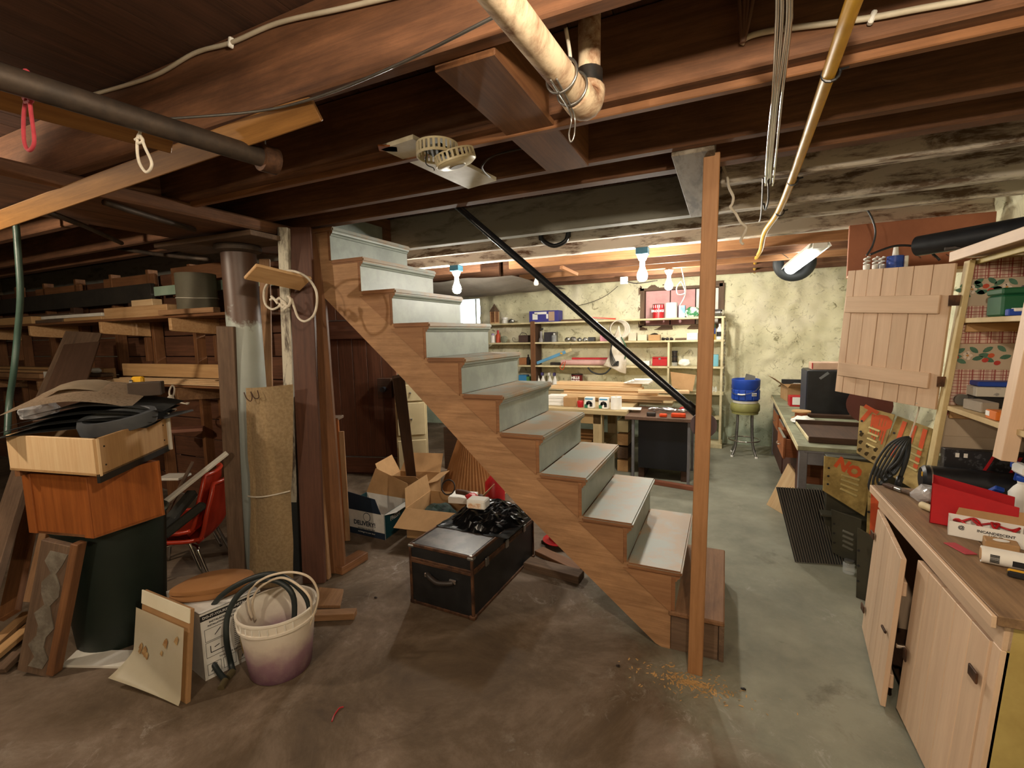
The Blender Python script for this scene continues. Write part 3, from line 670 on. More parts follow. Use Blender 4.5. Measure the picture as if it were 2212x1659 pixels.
# ---------------- upper wall cabinet
uc = thing('wall_cabinet', 'open wall cabinet lined with strawberry wallpaper', 'cabinet', (1.3, .2, 1.0))
TU = .084
def up_(x, y, z): return V((x+TU*(z-1.0), y, z))
UX = 1.115
CRM2 = mat('aged_cream_trim', 'cdb98a', .6, c2='b49d69', scale=4, var=.8)
slab('end_panel', CRM2, up_(UX+.02, .715, .98), up_(1.66, .715, .98), up_(1.62, .715, 1.87), up_(UX+.02, .715, 1.87), .02, uc, out=(0, 1, 0))
slab('face_stile', CRM2, up_(UX, .715, .80), up_(UX, .655, .80), up_(UX, .655, 1.86), up_(UX, .715, 1.86), .022, uc, out=(-1, 0, 0))
slab('face_stile', PINKW, up_(UX-.01, .12, 1.05), up_(UX-.01, .055, 1.05), up_(UX-.01, .055, 1.86), up_(UX-.01, .12, 1.86), .045, uc, out=(-1, 0, 0))
slab('face_stile', PINKW, up_(UX, -.45, 1.05), up_(UX, -.50, 1.05), up_(UX, -.50, 1.86), up_(UX, -.45, 1.86), .022, uc, out=(-1, 0, 0))
slab('end_panel', CRM2, up_(UX+.02, -.50, 1.0), up_(1.66, -.50, 1.0), up_(1.62, -.50, 1.87), up_(UX+.02, -.50, 1.87), .02, uc, out=(0, -1, 0))
slab('cabinet_back', CRM2, up_(1.64, .70, 1.05), up_(1.64, -.48, 1.05), up_(1.60, -.48, 1.86), up_(1.60, .70, 1.86), .01, uc, out=(1, 0, 0))
SHW = mat('cream_shelf_paint', 'cbb387', .6, c2='b2996b', scale=5, var=.7)
slab('shelf', SHW, up_(UX+.02, .69, 1.59), up_(1.6, .69, 1.59), up_(1.6, -.48, 1.59), up_(UX+.02, -.48, 1.59), .022, uc, out=(0, 0, 1))
slab('shelf', SHW, up_(UX+.015, .69, 1.172), up_(1.62, .69, 1.172), up_(1.62, -.48, 1.172), up_(UX+.015, -.48, 1.172), .022, uc, out=(0, 0, 1))
for z in (1.545, 1.127): slab('shelf_cleat', W_TAN, up_(UX+.04, .693, z-.02), up_(UX+.04, .693, z+.022), up_(1.6, .693, z+.022), up_(1.6, .693, z-.02), .018, uc, out=(0, 1, 0))
slab('cabinet_top', PINKW, (UX+.05, .75, 1.90), (1.68, .75, 1.90), (1.68, -.52, 1.90), (UX+.05, -.52, 1.90), .022, uc, out=(0, 0, 1))
slab('crown_strip', PINKW, (UX+.045, .75, 1.865), (UX+.045, .75, 1.912), (UX+.045, -.52, 1.912), (UX+.045, -.52, 1.865), .018, uc, out=(1, 0, 0))
slab('under_strip', YELW, (UX+.12, .69, 1.84), (UX+.12, .69, 1.865), (UX+.12, -.5, 1.865), (UX+.12, -.5, 1.84), .018, uc, out=(1, 0, 0))
# wallpaper: plaid and strawberry bands on the end panel
def plaid():
    mt, nt, b, L = nodes('plaid_wallpaper'); v = coord(nt, (1, 1, 1), False)
    sx = nt.nodes.new('ShaderNodeSeparateXYZ'); L(v, sx.inputs[0])
    def lines(o, per, w, ph):
        m1 = nt.nodes.new('ShaderNodeMath'); m1.operation = 'MULTIPLY_ADD'; L(o, m1.inputs[0]); m1.inputs[1].default_value = 1/per; m1.inputs[2].default_value = ph
        m2 = nt.nodes.new('ShaderNodeMath'); m2.operation = 'FRACT'; L(m1.outputs[0], m2.inputs[0])
        m3 = nt.nodes.new('ShaderNodeMath'); m3.operation = 'LESS_THAN'; L(m2.outputs[0], m3.inputs[0]); m3.inputs[1].default_value = w
        return m3.outputs[0]
    col = srgb('cdb2a0')
    c1 = mix(nt, lines(sx.outputs[0], .026, .55, 0), srgb('b89684'), col)
    for o, per, w, ph in ((sx.outputs[0], .04, .09, .1), (sx.outputs[0], .04, .06, .35), (sx.outputs[2], .03, .10, .1), (sx.outputs[2], .03, .08, .5)):
        c1 = mix(nt, lines(o, per, w, ph), c1, srgb('8e3a36'))
    L(c1, b.inputs['Base Color']); b.inputs['Roughness'].default_value = .7; return mt
PLAID = plaid(); FLOR = mat('floral_band_paper', 'b9a790', .7, c2='a8957e', scale=4)
LEAF = mat('leaf_print', '3f6450', .7, c2='557a62', scale=20, var=.9); BERRY = mat('berry_print', 'b0322c', .6, c2='c4572f', scale=20, var=.9); PETAL = mat('petal_print', 'e0d2c0', .7); PETC = mat('flower_centre', 'c08a4a', .7)
YW = .694
bands = [(at(2120, y0, Y=YW).z, at(2120, y1, Y=YW).z, k) for y0, y1, k in ((560, 602, 0), (602, 660, 1), (660, 712, 0), (712, 742, 0), (742, 798, 1), (798, 900, 0), (900, 945, 1), (945, 985, 1))]
for z1, z0, k in bands:
    bx('wallpaper_band', FLOR if k else PLAID, up_(UX+.025, 0, z0).x, 1.66, YW-.0015, YW, z0, z1-.001, uc, 0)
def blob(nm, mt, px, py, rx, ry, rot=0, n=10, dy=.002):
    c_ = at(px, py, Y=YW-dy); k = .0018
    pts = []
    for j in range(n):
        a = 2*math.pi*j/n; u, w_ = math.cos(a)*rx*k*(1-.25*abs(math.sin(a)) if nm == 'leaf' else 1), math.sin(a)*ry*k
        pts.append((c_.x+u*math.cos(rot)-w_*math.sin(rot), c_.z+u*math.sin(rot)+w_*math.cos(rot)))
    prism(nm, mt, pts, YW-dy-.0006, YW-dy, 'XZ', uc)
for px, py, f in ((2100, 625, 'f'), (2175, 620, 'f'), (2090, 768, 'f'), (2150, 765, ''), (2130, 618, '')):
    for j, (dx, dy_, r_) in enumerate(((-16, -10, .6), (14, -12, 2.4), (-14, 12, -.5), (22, 6, .3), (-24, 2, 0))): blob('leaf', LEAF, px+dx, py+dy_, 12, 6, r_)
    if f:
        for j in range(5): blob('petal', PETAL, px+6*math.cos(j*1.257), py+6*math.sin(j*1.257), 5, 4, j*1.257, 8, .003)
        blob('flower_centre', PETC, px, py, 3, 3, 0, 8, .004)
for px, py in ((2130, 618), (2140, 627), (2210, 628), (2128, 778), (2141, 768), (2154, 784), (2064, 772)): blob('berry', BERRY, px, py, 7, 6, .4, 10, .0035)
# plank door, swung out from the wall cabinet
pd = thing('plank_door', 'pink plank cabinet door with two battens swung open', 'door', (.98, .88, 1.5))
hb, ht = at(2020, 885, Y=.70), at(2065, 568, Y=.70); lb, lt = at(1803, 845, Y=1.06), at(1832, 585, Y=1.06)
nrm = (hb-lb).cross(lt-lb).normalized(); nrm = nrm if nrm.y < 0 else -nrm
lerp = lambda a, b, s: a+(b-a)*s
cuts = [0, .085, .225, .37, .515, .66, .825, 1]
for i in range(7):
    s0, s1 = cuts[i]+.002, cuts[i+1]-.003; e = nrm*random.uniform(-.001, .0015)
    slab('plank', PINKW, lerp(lb, hb, s0)+e, lerp(lb, hb, s1)+e, lerp(lt, ht, s1)+e, lerp(lt, ht, s0)+e, .018, pd, .0015, out=nrm)
def bat(v0, v1):
    a0, a1 = lerp(lb, lt, v0), lerp(lb, lt, v1); b0, b1 = lerp(hb, ht, v0), lerp(hb, ht, v1); e = nrm*.018
    slab('batten', PINKW, lerp(a0, b0, .03)+e, lerp(a1, b1, .03)+e, lerp(a1, b1, .93)+e, lerp(a0, b0, .93)+e, .018, pd, .003, out=nrm)
bat(.14, .25); bat(.66, .79)
for v in (.2, .75): box('hinge', RUST, lerp(hb, ht, v)+V((.01, -.02, 0)), (.05, .004, .05), pd)
# things in the wall cabinet
z1 = 1.592
c_ = at(2152, 655, X=1.30)
tb = thing('toolbox', 'dark green toolbox on the upper cabinet shelf', 'toolbox', (c_.x, c_.y, z1))
box('box_body', GREEN, (1.35, .49, z1+.045), (.26, .13, .09), tb, bev=.008); box('lid', GREEN, (1.35, .49, z1+.105), (.265, .135, .028), tb, bev=.006); box('handle', BLACKP, (1.35, .49, z1+.123), (.09, .02, .012), tb)
pk = thing('blister_pack', 'blue and white card pack lying before the toolbox', 'packet', at(2152, 672, X=1.22)); p = at(2152, 676, X=1.22); p.z = z1
p = V((1.27, .37, z1)); box('pack_card', BLUE, p+V((0, 0, .014)), (.11, .03, .028), pk); box('pack_label', PAPER, p+V((-.01, -.004, .024)), (.06, .03, .014), pk)
p = V((1.36, .36, z1))
tag(box('small_case', BLACKP, p+V((.02, 0, .025)), (.09, .06, .05), None), 'small black case beside the green toolbox', 'case')
z2 = 1.174
def lay(nm, label, cat, mt, px, py, X, size, rz=0, dz=0, base=z2):
    p = at(px, py, X=X); p.z = base+size[2]/2+dz
    return tag(box(nm, mt, p, size, None, rz, .003), label, cat)
WBOX = mat('printed_white_box', 'c9c4b8', .7, c2='6a6a6a', scale=18, var=.7, lo=.55, hi=.6)
lay('carton', 'black flat box under the blue lid on the cabinet shelf', 'box', BLACKP, 2140, 862, 1.32, (.2, .2, .05))
lay('carton', 'grey printed box in the middle of the shelf stack', 'box', WBOX, 2145, 840, 1.32, (.19, .19, .045), 0, .052)
lay('case_lid', 'bright blue flat case on top of the shelf stack', 'case', BLUE, 2143, 825, 1.32, (.17, .2, .022), 0, .099)
lay('carton', 'plain grey cardboard box at the front of the shelf', 'box', mat('grey_board', '9c9080', .8), 2118, 875, 1.21, (.06, .14, .045), .1)
ob = thing('orange_carton', 'small orange box with a white label on the shelf edge', 'box', at(2145, 895, X=1.165)); p = at(2147, 893, X=1.16); p.z = z2
box('box_body', mat('orange_card', 'd4701f', .6), p+V((.01, 0, .018)), (.04, .085, .036), ob); box('paper_label', PAPER, p+V((-.011, .022, .022)), (.002, .03, .02), ob)
t = thing('glass_jar', 'clear glass jar lying in the left of the shelf', 'jar', at(2068, 868, X=1.2)); p = at(2068, 865, X=1.2); p.z = z2+.028
cyl('jar_body', GLASS, p+V((0, .045, 0)), p+V((0, -.035, 0)), .027, t, 16); cyl('jar_lid', STEEL, p+V((0, -.035, 0)), p+V((0, -.05, 0)), .028, t, 16)
# on top of the wall cabinet
a = at(1985, 503, Y=.95); b = at(2230, 497, Y=.62)
a.z = b.z = 1.98
tp_ = thing('stove_pipe', 'black sheet metal pipe lying across the wall cabinet top', 'pipe', a)
lathe('pipe', BLACKP, [(.052, 0), (.052, (b-a).length+.1), (.049, (b-a).length+.1), (.049, .01), (0, .01)], a, tp_, 20, frame(b-a) @ M(((0, 0, 1), (0, 1, 0), (-1, 0, 0))))
tag(bar('plank', W_DRK, (1.25, -.3, 2.055), (1.66, .28, 2.04), .12, .018), 'dark plank lying over the black pipe on the cabinet', 'board')
tag(bar('angle_iron', DKMET, at(2040, 538, Y=.80), at(2110, 530, Y=.78), .012, .018), 'dark iron strip sticking out above the plank door', 'metal bar')
# ------------------------------------------------------------------ things on the workbench cabinet
CZ = .769
def on(px, py, z=CZ): return at(px, py, Z=z)
# red plastic bin
rb = thing('red_bin', 'red plastic parts bin lying on the workbench', 'bin', on(2060, 1130))
a = V((.925, .085, CZ)); dx = V((.95, -.31, 0)).normalized(); dn = V((.31, .95, 0)).normalized(); Lb = .24; w0 = .15
def bp(u, v, z): return a+dx*u+dn*v+V((0, 0, z))
for nm, c4, o in (('bin_wall', [bp(0, 0, 0), bp(Lb, 0, 0), bp(Lb, 0, .12), bp(0, 0, .165)], -dn), ('bin_wall', [bp(0, w0, 0), bp(Lb, w0, 0), bp(Lb, w0, .12), bp(0, w0, .165)], dn), ('bin_end', [bp(0, 0, 0), bp(0, w0, 0), bp(0, w0, .165), bp(0, 0, .165)], -dx), ('bin_end', [bp(Lb, 0, 0), bp(Lb, w0, 0), bp(Lb, w0, .06), bp(Lb, 0, .06)], dx), ('bin_floor', [bp(0, 0, .004), bp(Lb, 0, .004), bp(Lb, w0, .004), bp(0, w0, .004)], V((0, 0, 1)))):
    slab(nm, RED, *c4, .004, rb, .001, out=o)
# white box with wiring in it
wbx = thing('mailing_box', 'open white printed carton of red wires before the red bin', 'carton', on(2110, 1175))
a2 = V((.945, -.028, CZ)); d2 = V((.95, -.31, 0)).normalized(); n2 = V((.31, .95, 0)).normalized()
def wp(u, v, z): return a2+d2*u+n2*v+V((0, 0, z))
for c4, o in (([wp(0, 0, 0), wp(.2, 0, 0), wp(.2, 0, .055), wp(0, 0, .055)], -n2), ([wp(0, .085, 0), wp(.2, .085, 0), wp(.2, .085, .06), wp(0, .085, .06)], n2), ([wp(0, 0, 0), wp(0, .085, 0), wp(0, .085, .055), wp(0, 0, .055)], -d2), ([wp(.2, 0, 0), wp(.2, .085, 0), wp(.2, .085, .055), wp(.2, 0, .055)], d2), ([wp(0, 0, .002), wp(.2, 0, .002), wp(.2, .085, .002), wp(0, .085, .002)], V((0, 0, 1)))):
    slab('carton_wall', PAPER, *c4, .002, wbx, 0, out=o)
slab('carton_flap', CARD, wp(.02, .085, .06), wp(.2, .085, .06), wp(.2, .115, .1), wp(.03, .105, .09), .002, wbx, 0, out=-n2)
text('lettering', 'INCANDESCENT\nLIGHT', INK, basis(wp(.125, -.001, .03), d2, (0, 0, 1)), .013, wbx, bold=.0003)
text('emblem', '@', INK, basis(wp(.035, -.001, .038), d2, (0, 0, 1)), .018, wbx, bold=.0004)
for k, (u, v) in enumerate(((.05, .04), (.1, .05), (.15, .045))):
    tube('red_wire', RED, [wp(u+.035*math.cos(j), v+.03*math.sin(j), .05+.012*math.sin(j*2+k)) for j in range(6)], .004, wbx, 6, 4, True)
# round white tube with bar code
a = on(2118, 1225); b = on(2215, 1240); a = V((.955, -.25, CZ)); b = a+V((.26, -.07, 0)); a.z = b.z = CZ+.028
t = thing('caulk_roll', 'torn white paper roll with a barcode at the bench edge', 'roll', a)
cyl('roll', PAPER, a, b, .027, t, 20); cyl('core', CARD, a+(a-b).normalized()*.002, a, .02, t, 16)
d_ = (b-a).normalized(); up3 = V((0, 0, 1)); fr = d_.cross(up3); fr = fr if fr.y < 0 else -fr
R = basis(a+d_*.035+fr*.0275, d_, up3)
for j in range(9): box('barcode_bar', INK, a+d_*.03+fr*.0268+V((0, 0, .012-.003*j)), (.022, .002, .0012 if j % 2 else .002), t, rot=frame(d_), bev=0)
box('dark_label', INK, a+d_*.11+fr*.0265+V((0, 0, -.004)), (.08, .003, .018), t, rot=frame(d_), bev=0)
p = V((1.035, -.125, CZ)); t = thing('kraft_box', 'little brown cardboard box with an oval white label', 'box', p)
box('box_body', CARD, p+V((.02, 0, .018)), (.085, .06, .036), t, -.25); lathe('label', PAPER, [(0, 0), (.022, 0), (.022, .001)], p+V((.02, 0, .0365)), t, 16, sy=.6)
p = V((.935, -.16, CZ)); tag(box('red_card', mat('red_card', 'b8414a', .7), p+V((0, 0, .002)), (.04, .09, .003), None, .35), 'thin red and white card lying on the bench edge', 'card')
# box cutter
a = V((.985, -.34, CZ)); b = a+V((.17, -.05, 0)); t = thing('box_cutter', 'black and yellow box cutter at the bench front edge', 'knife', a)
for o, mt_, w in ((0, BLACKP, .024), (.004, YELL, .012)): bar('handle' if o == 0 else 'grip', mt_, a+V((0, 0, .012+o)), b+V((0, 0, .012+o)), w, .02, t, bev=.004)
# clear dome, plastic bags
def crumple(nm, mt, c, size, label, cat, seed=1, n=3, amp=.35, par_=None, grp=None):
    bm = bmesh.new(); bmesh.ops.create_icosphere(bm, subdivisions=n, radius=.5)
    for v in bm.verts:
        k = 1+amp*mnoise.noise(v.co*3.1+V((seed, 0, 0)))+amp*.6*abs(mnoise.noise(v.co*7+V((0, seed, 0))))
        v.co = V((v.co.x*k*size[0], v.co.y*k*size[1], max(v.co.z*k, -.42)*size[2]))
    lo = min(v.co.z for v in bm.verts)
    o = frombm(nm, bm, mt, par_, M.Translation(V((c[0], c[1], c[2]-lo))), False)
    return tag(o, label, cat, grp) if par_ is None else o
crumple('plastic_cup', CLEARP, V((1.16, -.16, CZ)), (.10, .09, .15), 'crinkled clear plastic bag beside the white carton', 'bag', 3, 3, .2)
crumple('plastic_bag', CLEARP, V((1.02, .37, CZ)), (.13, .10, .08), 'clear plastic bag behind the red bin', 'bag', 5, 3, .35)
crumple('plastic_bag', CLEARP, V((1.18, .42, CZ)), (.14, .08, .04), 'flat clear plastic bag before the black case', 'bag', 8, 3, .35)
# brush, roll
a = on(1912, 1050); b = on(2010, 1090); t = thing('paint_brush', 'old paint brush with a stained handle on the bench corner', 'brush', a)
tube('handle', W_OLD, [b+V((0, 0, .012)), lerp(b, a, .4)+V((0, 0, .015)), lerp(b, a, .6)+V((0, 0, .012))], .011, t, 8, 3); bar('ferrule', STEEL, lerp(b, a, .58)+V((0, 0, .012)), lerp(b, a, .74)+V((0, 0, .012)), .03, .016, t); bar('bristles', W_DRK, lerp(b, a, .74)+V((0, 0, .011)), a+V((0, 0, .009)), .034, .014, t)
a = on(1990, 1098); b = on(2025, 1112); a.z = b.z = CZ+.016
lathe_rot = frame(b-a) @ M(((0, 0, 1), (0, 1, 0), (-1, 0, 0)))
tag(lathe('paper_tube', CREAM, [(.015, 0), (.015, .06), (.012, .06), (.012, .005), (0, .005)], a, None, 16, lathe_rot), 'short cream cardboard tube beside the red bin', 'tube')
# black cases at the back of the bench
a = at(1978, 1012, Z=CZ+.07); b = a+V((.38, -.42, 0)); a = V((1.03, .545, CZ)); b = V((1.42, .51, CZ))
t = thing('black_case', 'long black barrel-shaped case at the back of the bench', 'case', a)
R = frame(b-a)
lathe('case_body', BLACKP, [(0, 0), (.05, 0), (.062, .012), (.062, (b-a).length-.012), (.05, (b-a).length), (0, (b-a).length)], a+V((0, 0, .064)), t, 20, R @ M(((0, 0, 1), (0, 1, 0), (-1, 0, 0))))
cyl('end_ring', STEEL, a+V((0, 0, .064))+(b-a).normalized()*.03, a+V((0, 0, .064))+(b-a).normalized()*.036, .0635, t, 20)
box('tag_label', YELL, a+V((-.003, -.03, .09)), (.004, .012, .022), t)
t = thing('retail_box', 'black retail box with red slashes leaning behind the black case', 'box', (1.36, .6, CZ)); a = V((1.13, .595, CZ+.001)); b = V((1.50, .585, CZ+.001))
slab('box_body', mat('black_print', '1c1b1e', .5, c2='55555a', scale=40, var=.6, lo=.55, hi=.6), a, b, b+V((0, 0, .20)), a+V((0, 0, .20)), .05, t, out=(0, -1, 0))
dd = (b-a).normalized(); fo = V((0, -1, 0))*.003
for k in (.13, .22, .3): slab('red_slash', RED, a+dd*k+fo+V((0, 0, .09)), a+dd*(k+.012)+fo+V((0, 0, .09)), a+dd*(k+.05)+fo+V((0, 0, .185)), a+dd*(k+.038)+fo+V((0, 0, .185)), .001, t, 0)
for k in (.045, .075): box('white_mark', PAPER, a+dd*k+fo+V((0, 0, .175)), (.014, .003, .02), t, rot=frame(dd), bev=0)
tag(bar('cloth_bundle', RUBBER, (1.44, .44, CZ+.031), (1.6, .1, CZ+.031), .16, .06), 'dark cloth bundle at the back of the bench under the wall cabinet', 'bundle')
# spray bottle
p = V((1.32, .38, CZ)); t = thing('spray_bottle', 'white spray bottle with a blue trigger band on the bench', 'bottle', p)
lathe('bottle_body', PAPER, [(0, 0), (.045, 0), (.048, .02), (.046, .07), (.03, .10), (.018, .115), (.02, .13)], p, t, 20)
lathe('collar', BLUE, [(.021, .128), (.023, .132), (.023, .145), (.02, .148)], p, t, 20)
box('spray_head', PAPER, p+V((.0, .01, .175)), (.04, .10, .045), t, bev=.01); box('nozzle', BLUE, p+V((0, .07, .18)), (.03, .025, .03), t, bev=.006); bar('trigger', BLUE, p+V((0, .045, .16)), p+V((0, .06, .115)), .015, .012, t)
p = V((1.20, .33, CZ)); t = thing('sanding_block', 'blue backed sanding block leaning beside the spray bottle', 'tool', p)
bar('pad', INK, p+V((0, .02, .02)), p+V((.02, -.05, .09)), .07, .03, t, up=(-1, 0, .3)); bar('back', BLUE, p+V((-.012, .02, .055)), p+V((.008, -.05, .115)), .02, .032, t, up=(-1, 0, .3))
p = V((1.24, .18, CZ)); tag(box('putty_box', mat('grey_putty', 'b9b1a2', .7), p+V((.06, 0, .022)), (.13, .07, .04), None, -.2, .012), 'pale grey putty box behind the red bin', 'block')
# ------------------------------------------------------------------ long bench with drawers along the right wall
GREYD = mat('grey_desk_paint', '75757a', .55, c2='5d5a5c', scale=5, var=.7)
LINO = mat('green_linoleum', '8f9278', .6, c2='6d6c55', scale=6, var=.9)
MAROON = mat('maroon_panel', '4f2a22', .55, c2='3d2019', scale=5)
dk = thing('metal_desk', 'long grey desk with open wooden drawers by the right wall', 'desk', (1.1, 2.8, 0))
DZ = .745
prism('desk_top', LINO, [(.64, 1.47), (1.55, 1.47), (1.6, 4.35), (.70, 4.35)], DZ-.03, DZ, 'XY', dk, bev=.002)
prism('edge_band', CREAM, [(.635, 1.465), (.64, 1.465), (.70, 4.35), (.695, 4.35)], DZ-.032, DZ+.001, 'XY', dk)
bx('apron', GREYD, .70, 1.5, 1.475, 1.50, DZ-.13, DZ-.03, dk); bx('apron_lip', GREYD, .68, 1.52, 1.468, 1.50, DZ-.045, DZ-.03, dk)
bx('leg', GREYD, .65, .70, 1.475, 1.53, 0, DZ-.03, dk); bx('leg', GREYD, 1.47, 1.52, 1.475, 1.53, 0, DZ-.03, dk); bx('leg', GREYD, .72, .77, 4.27, 4.32, 0, DZ-.03, dk); bx('leg', GREYD, 1.5, 1.55, 4.27, 4.32, 0, DZ-.03, dk)
bx('side_panel', MAROON, .70, .72, 1.9, 2.9, .12, DZ-.03, dk); bx('side_panel', MAROON, .72, .74, 3.2, 4.2, .06, DZ-.03, dk); bx('back_panel', W_DRK, 1.45, 1.47, 1.6, 4.2, .1, DZ-.03, dk); bx('inner_panel', GREYD, .75, 1.4, 2.9, 2.92, .1, DZ-.03, dk)
DRW = wood('drawer_wood', '8a4d2a', 'ae6b3f', .5, dirt=.2)
def drawer(y0, y1, z0, z1, out):
    x1 = .72; x0 = x1-out
    f = bx('drawer_front', DRW, x0-.018, x0, y0, y1, z0, z1, dk, .003)
    bx('drawer_side', DRW, x0, x1+.2, y0+.01, y0+.022, z0+.01, z1-.01, f); bx('drawer_side', DRW, x0, x1+.2, y1-.022, y1-.01, z0+.01, z1-.01, f); bx('drawer_bottom', W_DRK, x0, x1+.2, y0+.02, y1-.02, z0+.01, z0+.016, f); bx('edge_trim', STEEL, x0-.019, x0+.001, y0, y1, z1-.002, z1+.004, f)
    ym = (y0+y1)/2
    tube('pull', CHROME, [(x0-.018, ym-.05, (z0+z1)/2), (x0-.04, ym-.04, (z0+z1)/2-.005), (x0-.04, ym+.04, (z0+z1)/2-.005), (x0-.018, ym+.05, (z0+z1)/2)], .004, f, 6, 4)
drawer(1.98, 2.42, .52, .69, .10); drawer(2.46, 2.88, .54, .69, .05); drawer(1.98, 2.42, .32, .505, .0); drawer(3.25, 3.7, .5, .67, .03)
# things on it
def ond(px, py, z=DZ): return at(px, py, Z=z)
bc = thing('speaker_box', 'tall black cabinet box standing on the long desk', 'speaker', (1.0, 2.95, DZ))
bx('box_body', BLACKP, .86, 1.20, 2.80, 3.15, DZ, DZ+.43, bc, .006); bx('side_face', mat('dark_blue_vinyl', '2c3140', .5), .853, .86, 2.805, 3.145, DZ+.01, DZ+.42, bc); bx('base_rail', W_DRK, .84, 1.3, 2.72, 2.80, DZ, DZ+.03, bc)
slab('tape', mat('grey_tape', '6c7073', .5), (.95, 2.798, DZ+.36), (.965, 2.798, DZ+.345), (1.03, 2.798, DZ+.40), (1.015, 2.798, DZ+.42), .001, bc, 0)
bl = thing('long_board_box', 'pinkish flat carton lying on top of the black cabinet box', 'box', (1.05, 2.95, DZ+.431)); box('box_body', mat('pinkish_card', 'c9a78f', .7), (1.07, 2.95, DZ+.465), (.34, .2, .066), bl); box('red_end', RED, (.905, 2.86, DZ+.467), (.012, .02, .06), bl)
rbd = thing('round_plate', 'dark red round disc leaning behind the plank door', 'disc', (1.24, 2.6, DZ)); cyl('disc', mat('oxblood_paint', '5a2a20', .5), (1.28, 2.55, DZ+.16), (1.285, 2.57, DZ+.16), .16, rbd, 28)
tr = thing('dark_tray', 'shallow dark wooden tray at the near end of the desk', 'tray', (1.0, 1.9, DZ)); bx('tray_floor', W_DRK, .72, 1.3, 1.62, 2.3, DZ, DZ+.012, tr); bx('tray_lip', W_DRK, .72, 1.3, 1.60, 1.62, DZ, DZ+.045, tr); bx('tray_lip', W_DRK, .72, 1.3, 2.30, 2.32, DZ, DZ+.045, tr); bx('tray_lip', CREAM, .72, .73, 1.62, 2.3, DZ, DZ+.03, tr)
def wbox(nm, label, mt, c, s, rz=0, flaps=True, lm=None):
    """open cardboard box: four walls, floor and flaps"""
    t = thing(nm, label, 'box', c); R = M.Rotation(rz, 3, 'Z'); x, y, h = s; c = V(c)
    f = lambda a, b, z: c+R @ V((a, b, z))
    for sx, sy in ((0, -1), (0, 1), (-1, 0), (1, 0)):
        if sx == 0: a, b = f(-x/2, sy*y/2, 0), f(x/2, sy*y/2, 0)
        else: a, b = f(sx*x/2, -y/2, 0), f(sx*x/2, y/2, 0)
        o = R @ V((sx, sy, 0)); up4 = V((0, 0, h))
        slab('wall', mt, a, b, b+up4, a+up4, .004, t, 0, out=o)
        if flaps:
            ang = random.uniform(.2, .9); e = o*(.5*min(x, y)*math.cos(ang))+V((0, 0, .5*min(x, y)*math.sin(ang)*random.choice((1, -.6))))
            slab('flap', lm or mt, a+up4, b+up4, b+up4+e, a+up4+e, .003, t, 0)
    slab('floor_panel', mt, f(-x/2, -y/2, .003), f(x/2, -y/2, .003), f(x/2, y/2, .003), f(-x/2, y/2, .003), .004, t, 0, out=(0, 0, 1))
    return t, f
random.seed(3)
t, f = wbox('open_carton', 'open cardboard box of plastic scraps at the far desk end', CARD, (.96, 3.95, DZ), (.34, .36, .16), .1)
crumple('plastic_wrap', CLEARP, f(0, 0, .06), (.26, .26, .14), '', '', 9, 3, .3, t)
t = thing('red_carton', 'small red carton with a white label on the desk', 'box', (.9, 3.45, DZ)); box('box_body', RED, (.89, 3.45, DZ+.055), (.2, .13, .11), t, .05); box('label', PAPER, (.85, 3.382, DZ+.06), (.07, .004, .08), t, .05); box('lid_flap', PAPER, (.95, 3.45, DZ+.115), (.07, .1, .01), t, .4)
t = thing('paint_pot', 'white and blue paint pot beside the red carton', 'pot', (1.06, 3.62, DZ)); lathe('pot', PAPER, [(0, 0), (.07, 0), (.08, .17), (.075, .17), (.068, .02), (0, .02)], (1.06, 3.62, DZ), t, 20); lathe('band', BLUE, [(.0735, .04), (.0765, .09)], (1.06, 3.62, DZ), t, 20, cap=False); lathe('lid', WHITE, [(.083, .165), (.083, .18), (0, .182)], (1.06, 3.62, DZ), t, 20)
t = thing('cable_spool', 'orange-brown wire spool lying on the desk', 'spool', (.86, 2.95, DZ)); p = V((.80, 2.62, DZ)); 
for z0, z1, r_, m_ in ((0, .012, .075, W_TAN), (.012, .065, .05, mat('copper_wire', '9a5630', .45, .3)), (.065, .077, .075, W_TAN)): lathe('flange' if r_ > .06 else 'winding', m_, [(0, z0), (r_, z0), (r_, z1), (0, z1)], p, t, 20)
crumple('rag', PAPER, (.79, 2.42, DZ), (.16, .16, .06), 'crumpled white rag on the desk near the spool', 'rag', 11, 3, .45)
t = thing('small_books', 'dark binder standing at the far end of the desk', 'binder', (.8, 4.25, DZ)); bx('cover', BLACKP, .79, 1.02, 4.21, 4.25, DZ, DZ+.21, t); bx('pages', PAPER, .80, 1.0, 4.20, 4.21, DZ, DZ+.15, t)
t = thing('scrap_pack', 'yellow-white packet stack behind the open carton', 'packet', (1.2, 3.9, DZ)); bx('pack', CREAM, 1.17, 1.38, 3.75, 3.95, DZ, DZ+.2, t); bx('pack', WHITE, 1.18, 1.36, 3.76, 3.9, DZ+.201, DZ+.24, t)
# oil-stained plywood piece, ribbed rubber mat
a, b = at(1655, 1090, Z=0), at(1702, 1118, Z=0); c, d = at(1722, 1020, X=.655), at(1690, 985, X=.655)
tag(slab('plywood_piece', W_NEW, a, b, V((.66, 1.93, .36)), V((.655, 2.12, .45)), .018, None, .002, out=(-1, -.3, .3)), 'pale plywood offcut leaning against the desk drawers', 'board')
rm = thing('ribbed_mat', 'black ribbed rubber mat leaning on the desk', 'mat', at(1780, 1215, Z=0))
A_, B_ = at(1718, 1214, Z=.004), at(1842, 1221, Z=.004); D_, C_ = at(1677, 1052, Y=1.43), at(1800, 1056, Y=1.43)
nr = (B_-A_).cross(D_-A_).normalized(); nr = nr if nr.y < 0 else -nr
slab('sheet', RUBBER, A_, B_, C_, D_, .006, rm, 0, out=nr)
RIB = mat('dusty_rubber_rib', '6a645b', .8)
